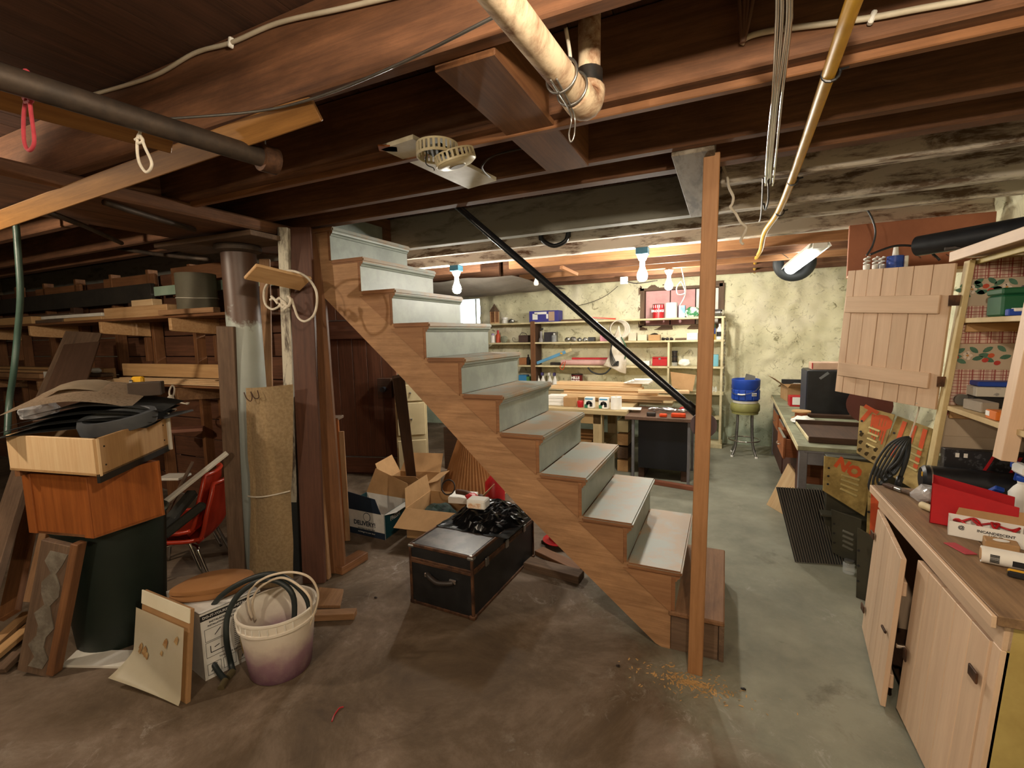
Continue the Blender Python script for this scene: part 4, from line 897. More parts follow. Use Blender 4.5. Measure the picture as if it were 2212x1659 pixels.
for i in range(22):
    s = (i+.5)/22; bar('rib', RIB, lerp(A_, B_, s)+nr*.002, lerp(D_, C_, s)+nr*.002, .005, .005, rm, up=nr, bev=0)
# spray-painted louvred metal panels
BRASS = mat('tarnished_brass_paint', 'b39c62', .4, .15, c2='84703f', scale=9, var=.9, stretch=(1, 1, 1)); DARKP = mat('dark_olive_metal', '3b3a30', .5, .3, c2='4a4636', scale=8); SPRAY = mat('orange_spray_paint', 'd1531e', .6, c2='b5461a', scale=12)
def panel(nm, label, a, b, c, d, mt, marks='', louv=True, lm=None, px0=.35):
    t = thing(nm, label, 'panel', a); a, b, c, d = V(a), V(b), V(c), V(d); nr = (b-a).cross(d-a).normalized(); nr = nr if nr.y < 0 else -nr; c = c-nr*(c-a).dot(nr)
    slab('sheet', mt, a, b, c, d, .012, t, .002, out=nr)
    g = lambda u, v: lerp(lerp(a, b, u), lerp(d, c, u), v)+nr*.002
    if louv:
        for k in range(4): bar('louvre', lm or mat('bright_louvre', 'cfc08a', .3, .5), g(px0, .62-k*.11), g(px0+.38, .62-k*.11), .016, .012, t, up=nr)
    for k in range(3): cyl('hole', INK, g(.1, .25+.22*k), g(.1, .25+.22*k)+nr*.0015, .007, t, 10)
    if marks:
        m_ = basis(g(.5, .8), b-a, d-a); text('spray_paint', marks, SPRAY, m_ @ M.Translation((0, 0, .001)), (d-a).length*.42, t, bold=.006)
    return t, g
bk = thing('dark_crate', 'dark crate behind the spray-painted panels', 'crate', (1.05, 1.42, 0)); bx('front', DARKP, .80, 1.25, 1.36, 1.38, 0, .70, bk); bx('side', DARKP, .80, .82, 1.38, 1.46, 0, .70, bk); bx('side', DARKP, 1.23, 1.25, 1.38, 1.46, 0, .70, bk); bx('lid', DARKP, .79, 1.26, 1.35, 1.462, .70, .712, bk)
ledge = bx('ledge', DARKP, .76, 1.15, 1.26, 1.36, .33, .345, bk)
panel('spray_painted_panel', 'brass louvred panel sprayed NO leaning on the dark crate', at(1778, 1060, Y=1.29), at(1868, 1116, Y=1.29), at(1893, 1002, Y=1.33), at(1781, 985, Y=1.33), BRASS, 'NO', True, None, .38)
t, g = panel('spray_painted_panel', 'brass louvred panel with dripping orange paint on top of the crate', at(1850, 978, Y=1.37), at(1897, 1008, Y=1.30), at(1937, 897, Y=1.38), at(1858, 876, Y=1.44), BRASS, 'TO', True)
for k in range(6): slab('paint_run', SPRAY, g(.4+.09*k, .5-.05*(k % 3)), g(.45+.09*k, .5-.05*(k % 3)), g(.46+.09*k, .9), g(.38+.09*k, .9), .001, t, 0)
for k in range(7): cyl('stain', mat('dark_stain', '4a3d22', .7), g(.15+.3*(k % 3), .1+.16*(k//3)), g(.15+.3*(k % 3), .1+.16*(k//3))-V((0, .0012, 0)), .014, t, 10)
t, g = panel('spray_painted_panel', 'narrow brass panel with orange streaks beside the hanging cable', at(1893, 1008, Y=1.29), at(1985, 1065, Y=1.12), at(2005, 920, Y=1.18), at(1938, 898, Y=1.36), BRASS, '', True, None, .5)
for k in range(3): slab('paint_run', SPRAY, g(.2+.28*k, .3), g(.3+.28*k, .3), g(.32+.28*k, .95), g(.2+.28*k, .95), .001, t, 0)
t, g = panel('spray_painted_panel', 'orange streaked edge panel against the corner of the base cabinet', V((.93, .93, 0)), V((1.02, .90, 0)), at(1905, 1040, Y=.94), at(1877, 1022, Y=1.0), BRASS, '', False)
for k in range(2): slab('paint_run', SPRAY, g(.2+.3*k, .1), g(.5+.3*k, .1), g(.5+.3*k, .9), g(.2+.3*k, .9), .001, t, 0)
panel('louvred_sheet', 'dark olive louvred panel standing on the floor behind the mat', at(1797, 1192, Y=1.26), at(1855, 1225, Y=1.2), at(1862, 1122, Y=1.2), at(1795, 1100, Y=1.26), DARKP, '', True, mat('grey_louvre', '77766c', .4, .4), .4)
panel('louvred_sheet', 'dark olive panel edge beside the base cabinet door', V((.885, .89, 0)), V((.97, .84, 0)), at(1890, 1165, Y=.86), at(1852, 1140, Y=.92), DARKP, '', False)
p = at(1833, 1238, Z=0); t = thing('glass_jar', 'clear glass jar on the floor at the mat corner', 'jar', p); lathe('jar_body', GLASS, [(0, .003), (.03, .003), (.033, .01), (.033, .065), (.026, .075)], p, t, 18); lathe('jar_lid', STEEL, [(.028, .073), (.028, .088), (0, .089)], p, t, 18)
# black cable coil on a white string
t = thing('cable_coil', 'coil of black cable hanging from a white string', 'cable', at(1965, 950, Y=.85)); yy = .85
tube('string', ROPE, [lerp(lb, hb, .84)+V((0, 0, .015)), at(1985, 882, Y=yy), at(1972, 925, Y=yy), at(1964, 948, Y=yy)], .004, t, 6)
for k in range(6):
    tube('coil_turn', RUBBER, [at(1963, 944+k, Y=yy), at(1925+6*k, 956+2*k, Y=yy-.012*k), at(1895+9*k, 995, Y=yy-.014*k), at(1877+9*k, 1045-6*k, Y=yy-.014*k), at(1887+9*k, 1060-7*k, Y=yy-.006*k), at(1920+6*k, 1015-4*k, Y=yy+.012), at(1955+k, 965, Y=yy+.012)], .0058, t, 8, 5, True)
tube('bundle', RUBBER, [at(1964, 945, Y=yy), at(1960, 985, Y=yy), at(1945, 1030, Y=yy)], .011, t, 8); tube('plug', BLACKP, [at(1945, 1030, Y=yy), at(1938, 1052, Y=yy)], .016, t, 8)
# bits above the plank door
def pxcyl(nm, label, cat, mt, x, y0, y1, Y, r): return tag(cyl(nm, mt, at(x, y1, Y=Y), at(x, y0, Y=Y), r), label, cat)
pb = thing('pegboard', 'salmon painted board hanging above the plank door', 'board', (1.3, 1.75, 1.93)); bx('backing', mat('salmon_paint', 'a5684a', .7, c2='8a5339', scale=4), .92, 1.68, 1.74, 1.76, 1.90, 2.262, pb)
for k in range(6): cyl('hook', STEEL, (1.17+.07*k, 1.74, 2.02), (1.17+.07*k, 1.70, 2.005), .003, pb, 6)
sh = thing('ledge_shelf', 'narrow ledge hidden behind the top of the plank door', 'shelf', (1.3, 1.62, 1.905)); bx('ledge', W_TAN, .92, 1.70, 1.52, 1.739, 1.90, 1.918, sh)
LZ = 1.919
t = thing('blue_wire_spool', 'bright blue spool on the ledge above the plank door', 'spool', (1.15, 1.6, LZ)); lathe('winding', BLUE, [(0, 0), (.045, 0), (.045, .095), (0, .095)], (1.15, 1.6, LZ), t, 18); lathe('cap', PAPER, [(0, .095), (.018, .095), (.012, .16), (0, .16)], (1.15, 1.6, LZ), t, 10); box('paper_tag', PAPER, (1.20, 1.57, LZ+.05), (.02, .012, .08), t)
for k, (xx, lb_) in enumerate(((1.0, 'white spiral bulb standing left on the ledge'), (1.055, 'white spiral bulb at the middle of the ledge'), (1.095, 'white spiral bulb nearest the blue spool'))):
    t = thing('spiral_bulb', lb_, 'light bulb', (xx, 1.6, LZ), 'spare bulbs on the ledge'); lathe('bulb_base', PAPER, [(0, 0), (.016, 0), (.02, .035), (.02, .05)], (xx, 1.6+.03*k, LZ), t, 14)
    tube('spiral', PORC, [(xx+.015*math.cos(j*1.05), 1.6+.03*k+.015*math.sin(j*1.05), LZ+.052+.004*j) for j in range(14)], .006, t, 6, 3)
# ------------------------------------------------------------------ stool with blue bucket
sc = at(1607, 985, Z=0); sc = V((.40, 4.14, 0)); OLIVE = mat('olive_vinyl', '8c8a4e', .6, c2='6f6d3c', scale=6)
st = thing('bar_stool', 'metal stool with an olive vinyl seat below the shelf end', 'stool', sc)
lathe('seat', OLIVE, [(0, .56), (.155, .56), (.165, .575), (.165, .64), (.15, .662), (0, .665)], sc, st, 28)
lathe('seat_ring', OLIVE, [(.14, .53), (.15, .53), (.15, .56), (.14, .56)], sc, st, 24)
for k in range(4):
    a = math.pi/4+k*math.pi/2; e = V((math.cos(a), math.sin(a), 0))
    tube('leg', STEEL, [sc+e*.11+V((0, 0, .56)), sc+e*.12+V((0, 0, .3)), sc+e*.14+V((0, 0, .12)), sc+e*.19+V((0, 0, .01))], .014, st, 8, 4); lathe('foot', PAPER, [(0, 0), (.018, 0), (.016, .02), (0, .022)], sc+e*.19, st, 10)
tube('foot_ring', CHROME, [sc+V((math.cos(j*math.pi/8)*.175, math.sin(j*math.pi/8)*.175, .2)) for j in range(16)], .009, st, 8, 2, True)
bb = thing('blue_bucket', 'blue canvas tool bucket standing on the stool', 'bucket', sc+V((0, 0, .666)))
z0 = .666
lathe('rim_base', WHITE, [(0, 0), (.14, 0), (.145, .03), (.13, .03)], sc+V((0, 0, z0)), bb, 28)
lathe('bucket_body', BLUE, [(.13, .03), (.148, .035), (.152, .11), (.15, .17), (.158, .18), (.16, .285), (.15, .295), (.14, .285), (.13, .05), (0, .05)], sc+V((0, 0, z0)), bb, 28)
for k in range(6):
    a = -math.pi/2-1.2+k*.48; e = V((math.cos(a), math.sin(a), 0)); box('pocket', BLUE, sc+e*.152+V((0, 0, z0+.105)), (.015, .06, .12), bb, a, .006)
box('lettering_patch', PAPER, sc+V((.09, -.135, z0+.115)), (.06, .008, .035), bb, .55); text('lettering', 'BUCKET', INK, basis(sc+V((.0925, -.1415, z0+.115)), (math.cos(.55), math.sin(.55), 0), (0, 0, 1)), .016, bb, bold=.0006)
tube('bail', STEEL, [sc+V((-.16, 0, z0+.22)), sc+V((-.15, -.1, z0+.13)), sc+V((-.05, -.17, z0+.115)), sc+V((.08, -.165, z0+.15)), sc+V((.155, -.04, z0+.22))], .004, bb, 6); tube('bail_grip', PAPER, [sc+V((-.09, -.155, z0+.118)), sc+V((-.05, -.17, z0+.115)), sc+V((-.01, -.178, z0+.12))], .009, bb, 8)
tag(slab('sandpaper_sheet', mat('grey_sheet', '6f6d66', .9), sc+V((-.06, .02, z0+.1)), sc+V((.12, .02, z0+.1)), sc+V((.10, .0, z0+.33)), sc+V((.0, .0, z0+.36)), .004), 'grey sheet sticking out of the blue bucket', 'sheet')
# ------------------------------------------------------------------ back wall shelf unit
SY = 4.40
su = thing('storage_shelf', 'long cream painted storage shelf along the back wall', 'shelf', (-1.5, 4.55, 0))
SHZ = [.735, 1.085, 1.44, 1.745]
for z, x0 in zip(SHZ, (-2.85, -2.85, -3.35, -3.35)): bx('shelf_board', CREAM, x0, .15, SY, 4.68, z-.024, z, su)
bx('upright', W_BRN, -2.57, -2.50, SY-.012, SY+.028, .74, 1.76, su); bx('upright_panel', W_DRK, -2.53, -2.50, SY+.03, 4.68, .74, 1.72, su)
bx('upright', CREAM, .105, .135, SY-.004, SY+.03, 0, 1.745, su); bx('upright', CREAM, .105, .135, 4.63, 4.66, 0, 1.72, su); bx('base_rail', CREAM, -.05, .15, SY-.02, 4.68, 0, .06, su)
p = at(1444, 760, Y=SY); bx('divider', CREAM, p.x-.014, p.x+.014, SY, 4.66, .736, 1.415, su); bx('lower_shelf', CREAM, -.7, .11, SY, 4.68, .38, .4, su)
bx('upright', CREAM, -2.86, -2.83, SY, SY+.03, 0, 1.08, su)
q = V((.15, SY-.012, 0)); tch = thing('hanging_chain', 'rusty chain hanging down the end of the storage shelf', 'chain', (.15, SY-.012, 1.7))
for k in range(44):
    z = 1.68-k*.021; bm = bmesh.new(); d_ = V((1, 0, 0)) if k % 2 else V((0, 1, 0)); tubebm(bm, [V((0, 0, 0))+d_*math.cos(j*math.pi/4)*.007+V((0, 0, math.sin(j*math.pi/4)*.014)) for j in range(8)], .0028, 5, True)
    frombm('link', bm, STEEL if k % 3 else RUST, tch, M.Translation(V((.15+.004*math.sin(k*.7), SY-.014, z))))
def spot(px, sh, Y=4.5):
    p = at(px, 760, Y=Y); return V((p.x, Y, SHZ[sh]+.001))
def sbox(nm, label, mt, x0, x1, y0, y1, sh, Y=4.5, d=.12, cat='box', rz=0):
    """box on shelf sh filling the photo's x0..x1 and y0..y1"""
    a = at(x0, (y0+y1)/2, Y=Y); b = at(x1, (y0+y1)/2, Y=Y); h = (y1-y0)/F*((a-CAM).dot(FW)); c = (a+b)/2
    return box(nm, mt, (c.x, Y+d/2, SHZ[sh]+.001+h/2), (abs(b.x-a.x), d, h), None, rz, .003), c, h, abs(b.x-a.x)
def simple(nm, label, cat, mt, *a, **k): o = sbox(nm, label, mt, *a, **k)[0]; return tag(o, label, cat)
def canon(nm, label, cat, x0, x1, y0, y1, sh, prof, parts, Y=4.5):
    """lathed container; prof and parts given in units of (radius, height)"""
    a = at(x0, (y0+y1)/2, Y=Y); b = at(x1, (y0+y1)/2, Y=Y); h = (y1-y0)/F*((a-CAM).dot(FW)); r = abs(b.x-a.x)/2; c = V(((a.x+b.x)/2, Y+r, SHZ[sh]+.001))
    t = thing(nm, label, cat, c)
    for pn, mt, pr in parts: lathe(pn, mt, [(q[0]*r, q[1]*h) for q in pr], c, t, 20)
    return t, c, r, h
# top shelf
c = spot(1070, 3); t = thing('wooden_lantern', 'brown wooden lantern with a pointed roof on the top shelf', 'lantern', c)
HEX = [(math.cos(j*math.pi/3), math.sin(j*math.pi/3)) for j in range(6)]
prism('lantern_body', W_BRN, [(c.x+a*.075, c.y+b*.075) for a, b in HEX], c.z, c.z+.19, 'XY', t)
lathe('roof', W_OLD, [(.095, .19), (.05, .25), (0, .32)], c, t, 6, smooth=False)
for j in range(6): a, b = HEX[j]; cyl('corner_post', W_PINE, c+V((a*.077, b*.077, 0)), c+V((a*.077, b*.077, .19)), .007, t, 6)
lathe('base', W_PINE, [(0, 0), (.09, 0), (.085, .02), (0, .02)], c+V((0, 0, 0)), t, 6, smooth=False)
JAR = [(0, 0), (1, 0), (1, .75), (.8, .85)]
canon('white_jar', 'small white lidded jar next to the lantern', 'jar', 1082, 1094, 683, 696, 3, None, [('jar_body', PAPER, [(0, 0), (1, 0), (1, .6), (.75, .68)]), ('lid', PORC, [(.85, .66), (.95, .7), (.95, .98), (0, 1)])])
crumple('metal_dish', STEEL, spot(1106, 3), (.1, .07, .07), 'small grey metal scrap right of the white jar', 'scrap', 4, 2, .3)
o, c, h, w = sbox('bulb_carton', '', mat('violet_card', '34318a', .55), 1143, 1206, 668, 692, 3, d=.2); t = tag(o, 'violet retail carton with white panels on the top shelf', 'box')
for dx, s, mt_ in ((-.14, (.085, .09), PAPER), (.13, (.095, .14), mat('tan_print', 'b89a80', .7)), (-.05, (.2, .035), PAPER), (.06, (.03, .07), PAPER)):
    box('print_panel', mt_, (c.x+dx, 4.499, SHZ[3]+h*(.5 if s[1] > .05 else .8)), (s[0], .003, s[1]), t, bev=0)
simple('wood_moulding', 'flat brown wooden strip on the top shelf', 'board', W_OLD, 1212, 1262, 690, 694, 3, d=.06)
a = at(1275, 684, Y=4.5); b = at(1330, 691, Y=4.5); tag(bar('orange_bar', ORANGE, V((a.x, 4.5, SHZ[3]+.045)), V((b.x, 4.5, SHZ[3]+.012)), .05, .02), 'orange plastic level sloping on the top shelf', 'level')
t, c, r, h = canon('red_tin', 'red and white lettered tin on the top shelf', 'tin', 1408, 1433, 653, 684, 3, None, [('tin_body', RED, [(0, 0), (1, 0), (1, .95), (.96, 1), (0, .97)]), ('rim', STEEL, [(1.0, .95), (1.03, .97), (1.0, 1)])])
text('lettering', 'BROOKS', PAPER, basis(c+V((0, -r*1.02, h*.5)), (1, 0, 0), (0, 0, 1)), r*.55, t, bold=.002)
for k in range(5): cyl('stripe', PAPER, c+V((-r*.7+r*.35*k, -r*(1-(k-2)**2*.09), h*.72)), c+V((-r*.7+r*.35*k, -r*(1-(k-2)**2*.09), h*.92)), .006, t, 6)
canon('white_tin', 'large white tin beside the red tin', 'tin', 1435, 1462, 650, 683, 3, None, [('tin_body', PAPER, [(0, 0), (1, 0), (1, .93)]), ('lid', PORC, [(1.03, .92), (1.03, .99), (0, 1)])])
simple('powder_box', 'pale blue and white carton right of the white tin', 'box', mat('pale_blue_print', 'c7d6de', .7, c2='7fb0cc', scale=14, var=1, lo=.5, hi=.55), 1466, 1480, 657, 683, 3, d=.09)
crumple('seed_bag', mat('green_white_pouch', 'cfd6cc', .5, c2='2f7a4a', scale=9, var=1, lo=.48, hi=.52), spot(1494, 3), (.19, .08, .15), 'green and white plastic pouch on the top shelf', 'bag', 6, 3, .2)
c = spot(1548, 3); t = thing('steel_canister', 'small steel canister lying at the shelf end', 'canister', c); cyl('canister', STEEL, c+V((-.07, .05, .05)), c+V((.05, .0, .05)), .045, t, 18); cyl('cap', CHROME, c+V((.05, 0, .05)), c+V((.065, -.006, .05)), .035, t, 16)
# second shelf
canon('spray_can', 'white spray can at the left of the second shelf', 'spray can', 1058, 1067, 715, 735, 2, None, [('can_body', PAPER, [(0, 0), (1, 0), (1, .75), (.6, .82)]), ('cap', mat('lilac_cap', 'a89ac0', .5), [(.7, .8), (.7, .98), (0, 1)])])
canon('red_bottle', 'red plastic bottle on the second shelf', 'bottle', 1069, 1078, 708, 735, 2, None, [('bottle_body', mat('red_orange_bottle', 'c4502f', .5), [(0, 0), (1, 0), (1, .6), (.5, .72)]), ('cap', RED, [(.5, .72), (.5, .98), (0, 1)])])
crumple('folded_bag', mat('olive_bag', '8d8f78', .7), spot(1090, 2), (.12, .07, .12), 'olive paper bag on the second shelf', 'bag', 14, 2, .2)
p = spot(1108, 2); tag(tube('wire_tangle', INK, [p+V((math.cos(j)*.045+.012*j, 0, .04+math.sin(j)*.035)) for j in range(7)], .003, None, 5, 4), 'tangle of black wire beside the brown basket', 'wire')
t = thing('brown_basket', 'brown fabric basket at the brown upright', 'basket', spot(1131, 2)); c = spot(1131, 2); box('basket_body', mat('brown_fabric', '55403a', .9), c+V((0, .05, .055)), (.16, .12, .11), t, bev=.008); tube('basket_handle', INK, [c+V((-.06, 0, .11)), c+V((-.02, 0, .15)), c+V((.05, 0, .13)), c+V((.06, 0, .11))], .004, t, 5)
t, c, r, h = canon('pump_bottle', 'grey pump bottle right of the brown upright', 'bottle', 1162, 1172, 702, 733, 2, None, [('bottle_body', mat('grey_bottle', '8f8a88', .4), [(0, 0), (1.1, 0), (1, .2), (.55, .3), (.5, .75)])]); box('pump_head', INK, c+V((.01, 0, h*.9)), (.05, .02, .03), t)
simple('dark_glass_tank', 'dark glass container beside the pump bottle', 'container', mat('smoked_glass', '3f3d42', .15), 1175, 1200, 712, 733, 2, d=.12)
canon('glass_jar', 'clear jar with a metal lid on the second shelf', 'jar', 1190, 1200, 714, 733, 2, None, [('jar_body', GLASS, [(0, 0), (1, 0), (1, .7), (.7, .8)]), ('lid', STEEL, [(.8, .8), (.8, .98), (0, 1)])], Y=4.46)
for i, (px, s, lb_) in enumerate(((1226, .07, 'left of the small hardware pieces on the second shelf'), (1238, .08, 'second of the small hardware pieces on the second shelf'), (1252, .06, 'third of the small hardware pieces on the second shelf'), (1264, .06, 'fourth of the small hardware pieces on the second shelf'))): crumple('hardware_piece', STEEL, spot(px, 2), (s*1.3, s, s), 'metal fitting, '+lb_, 'hardware', i+20, 2, .35, None, 'hardware pieces on the second shelf')
simple('black_meter', 'flat black box right of the hardware pieces', 'box', BLACKP, 1270, 1284, 724, 733, 2, d=.08)
simple('pink_carton', 'pink and white carton half behind the handrail', 'box', mat('pink_card', 'cf8fa0', .7), 1296, 1318, 713, 732, 2, d=.1)
simple('cream_box', 'plain cream box on the second shelf', 'box', mat('cream_card', 'd8cfb8', .8), 1357, 1374, 714, 731, 2)
simple('cream_box', 'pale box with a blue spot on the second shelf', 'box', mat('spotted_card', 'd5c9ae', .8, c2='7ba0ab', scale=5, var=.9, lo=.6, hi=.64), 1377, 1397, 718, 731, 2)
random.seed(5); p = spot(1412, 2); t, f = wbox('parts_carton', 'open brown cardboard box of parts on the second shelf', CARD, p+V((0, .07, 0)), (.16, .12, .08), .05, False); crumple('parts', DKMET, f(0, 0, .035), (.12, .09, .07), '', '', 7, 2, .3, t)
for i, px in enumerate((1432, 1441, 1450)): crumple('screw_heap', DKMET, spot(px, 2), (.05, .04, .04), ('left', 'middle', 'right')[i]+' of three dark metal bits beside the parts carton', 'hardware', 30+i, 2, .4, None, 'metal bits on the second shelf')
a = spot(1458, 2); b = spot(1482, 2); tag(cyl('file_handle', W_OLD, a+V((0, 0, .015)), b+V((0, .02, .015)), .013), 'grey stick lying on the second shelf', 'stick')
o, c, h, w = sbox('white_carton', '', PAPER, 1484, 1507, 716, 731, 2); t = tag(o, 'white carton with faint blue print on the second shelf', 'box'); text('lettering', 'STEEL NAILS', mat('blue_print', '6a86b8', .7), basis(V((c.x, 4.4985, SHZ[2]+h/2)), (1, 0, 0), (0, 0, 1)), .022, t)
canon('yellow_can', 'yellow and blue can half behind the post', 'can', 1533, 1546, 690, 731, 2, None, [('can_body', YELL, [(0, 0), (1, 0), (1, .45)]), ('band', BLUE, [(1.01, .3), (1.01, .6)]), ('neck', GREEN, [(1, .6), (1, .78), (.6, .85)]), ('cap', PORC, [(.6, .85), (.6, 1), (0, 1)])])
t, c, r, h = canon('white_bottle', 'white bottle with a black label at the shelf end', 'bottle', 1548, 1562, 697, 731, 2, None, [('bottle_body', PAPER, [(0, 0), (1, 0), (1, .62), (.5, .8)]), ('cap', PORC, [(.4, .8), (.4, 1), (0, 1)]), ('label', INK, [(1.01, .2), (1.01, .5)])])
# hanging rope coil and bag
t = thing('rope_coil', 'coil of tan cord hanging from the top shelf', 'rope', at(1337, 690, Y=4.38))
for k in range(6): tube('turn', ROPE, [at(1337+(17+k*.8)*math.sin(j*math.pi/5)+(k-3)*1.2, 711-(17+k*.5)*math.cos(j*math.pi/5), Y=4.37-.006*k) for j in range(10)], .007, t, 6, 3, True)
t = thing('cloth_bag', 'white cloth bag with black cords hanging on the shelf', 'bag', at(1335, 700, Y=4.34)); pts = [(1337, 702), (1325, 730), (1318, 765), (1303, 790), (1322, 795), (1340, 805), (1352, 808), (1353, 780), (1346, 740)]
prism('bag_cloth', mat('canvas_cloth', 'd6cfc2', .9, c2='b3a58c', scale=5, var=.9), [(at(x, y, Y=4.32).x, at(x, y, Y=4.32).z) for x, y in pts], 4.30, 4.34, 'XZ', t, bev=.01)
for k in range(4): tube('black_cord', INK, [at(1330-k*3, 728, Y=4.285), at(1318+k, 760, Y=4.28), at(1322+k*4, 790, Y=4.285), at(1333+k, 780, Y=4.29)], .006, t, 6)
tube('green_cord', GREEN, [at(1342, 728, Y=4.285), at(1352, 750, Y=4.28), at(1350, 775, Y=4.285)], .009, t, 6)
# third shelf
simple('red_brown_box', 'orange brown carton left of the brown upright', 'box', mat('orange_brown_card', 'b0764a', .7), 1121, 1137, 772, 787, 1)
canon('dark_bottle', 'small dark bottle beside the orange brown carton', 'bottle', 1137, 1143, 765, 787, 1, None, [('bottle_body', INK, [(0, 0), (1, 0), (1, .7), (.4, .8)]), ('cap', DKMET, [(.5, .8), (.5, 1), (0, 1)])])
t = thing('spirit_level', 'light blue level propped up on the third shelf', 'level', spot(1190, 1)); a, b = at(1160, 779, Y=4.48), at(1222, 760, Y=4.48); a.z = SHZ[1]+.03; bar('beam', mat('light_blue_paint', '5f9cc4', .5), a, b, .03, .045, t); bar('beam_end', CREAM, b, b+(b-a)*.2, .03, .045, t); box('vial', YELL, lerp(a, b, .86), (.04, .035, .03), t)
c = spot(1200, 1); tag(box('dark_tool', DKMET, c+V((.02, .03, .02)), (.22, .06, .04)), 'dark hand tool under the light blue level', 'tool')
t = thing('pink_roll', 'pale pink rolled paper lying on the third shelf', 'roll', spot(1262, 1)); a, b = spot(1213, 1), spot(1312, 1); cyl('roll', mat('pale_pink_paper', 'd3a7a2', .8), a+V((0, 0, .042)), b+V((0, 0, .042)), .04, t, 18); tube('string', ORANGE, [lerp(a, b, .06)+V((0, -.04, .05)), lerp(a, b, .02)+V((0, -.12, -.02)), lerp(a, b, .08)+V((0, -.125, -.06)), lerp(a, b, .12)+V((0, -.12, .0)), lerp(a, b, .1)+V((0, -.04, .06))], .005, t, 6)
a, b = spot(1235, 1), spot(1312, 1); tag(bar('red_bar', RED, a+V((0, .02, .1)), b+V((0, .02, .1)), .05, .03), 'bright red bar lying on the pink roll', 'bar')
t = thing('red_toolbox', 'small bright red tool box on the third shelf', 'toolbox', spot(1425, 1)); c = spot(1425, 1); box('box_body', RED, c+V((0, .07, .05)), (.20, .13, .10), t, bev=.006); box('lid', RED, c+V((0, .07, .112)), (.205, .135, .022), t, bev=.006); box('latch', STEEL, c+V((0, .002, .1)), (.03, .006, .03), t)
for i in range(3):
    c = spot(1457, 1)+V((0, .04, .0)); t = thing('black_jar', ('lowest', 'middle', 'topmost')[i]+' of the stacked jars beside the red tool box', 'jar', c+V((0, 0, .07*i)), 'stacked jars on the third shelf'); lathe('jar_body', GLASS if i == 0 else DKMET, [(0, .07*i+.001), (.036, .07*i+.001), (.036, .07*i+.05)], c, t, 14); lathe('lid', INK, [(.038, .07*i+.05), (.038, .07*i+.068), (0, .07*i+.069)], c, t, 14)
crumple('paper_bag', PAPER, spot(1479, 1), (.15, .08, .11), 'crumpled white paper bag on the third shelf', 'bag', 41, 3, .25)
simple('teal_box', 'teal and white box at the right end of the third shelf', 'box', mat('teal_card', '6fb0c2', .6), 1534, 1552, 763, 788, 1)
simple('tan_box', 'low white box left of the red tool box', 'box', PAPER, 1385, 1403, 780, 790, 1)
# lowest shelf
o, c, h, w = sbox('detergent_box', '', mat('violet_blue_print', '5c49a8', .6, c2='3f8fc8', scale=4, var=1, lo=.48, hi=.52), 1120, 1137, 797, 822, 0); tag(o, 'violet and blue detergent box on the lowest shelf', 'box')
simple('green_box', 'green and white carton beside the detergent box', 'box', mat('green_card', '5f9a5a', .7), 1137, 1144, 800, 822, 0)
for i, px in enumerate((1160, 1171, 1186, 1197)):
    t, c, r, h = canon('glue_bottle', ('leftmost', 'second', 'third', 'rightmost')[i]+' of the white trigger bottles on the lowest shelf', 'bottle', px-5, px+5, 797, 832, 0, None, [('bottle_body', PAPER, [(0, 0), (1, 0), (1, .4), (.45, .58), (.4, .7)])]); t['group'] = 'trigger bottles on the lowest shelf'; box('trigger_head', mat('purple_plastic', '4b4478', .5) if i % 2 else PORC, c+V((-.005, -.01, h*.82)), (.035, .07, .05), t, bev=.008)
t, c, r, h = canon('coffee_can', 'dark red coffee can with white lettering on the lowest shelf', 'can', 1231, 1255, 808, 838, 0, None, [('can_body', mat('maroon_tin', '6e1a1c', .4), [(0, 0), (1, 0), (1, .95)]), ('lid', mat('dark_lid', '2a1a18', .5), [(1.03, .94), (1.03, 1), (0, 1)])])
text('lettering', 'HILLS\nBROS', PAPER, basis(c+V((0, -r*1.03, h*.62)), (1, 0, 0), (0, 0, 1)), r*.62, t, bold=.003); lathe('emblem', YELL, [(0, 0), (r*.4, 0), (r*.4, .002)], c+V((-r*.2, -r*1.0, h*.22)), t, 14, M.Rotation(math.pi/2, 3, 'X'), sy=.7)
tag(tube('black_hose', RUBBER, [at(1270, 794, Y=4.36), at(1278, 803, Y=4.34), at(1292, 808, Y=4.34), at(1308, 806, Y=4.34), at(1320, 794, Y=4.36)], .011, None, 8), 'black hose sagging below the third shelf', 'hose')
tag(slab('cardboard_sheet', CARD, at(1452, 838, Y=4.3), at(1496, 846, Y=4.3), at(1503, 810, Y=4.36), at(1448, 803, Y=4.36), .006), 'brown cardboard sheet leaning on the shelf divider', 'cardboard')
for i in range(3): crumple('small_bottle', GLASS if i else GREEN, spot(1534+i*7, 0), (.04, .04, .09), ('green glass bit', 'small clear bottle', 'tiny clear bottle at the end')[i]+' on the lowest shelf by the chain', 'bottle', 50+i, 2, .1)
t = thing('burlap_sack', 'lumpy tan sack on the floor-level shelf', 'sack', (-.05, 4.5, .4)); crumple('sack', mat('burlap', '9c8560', .9), (-.1, 4.5, .401), (.24, .18, .22), '', '', 61, 3, .2, t)
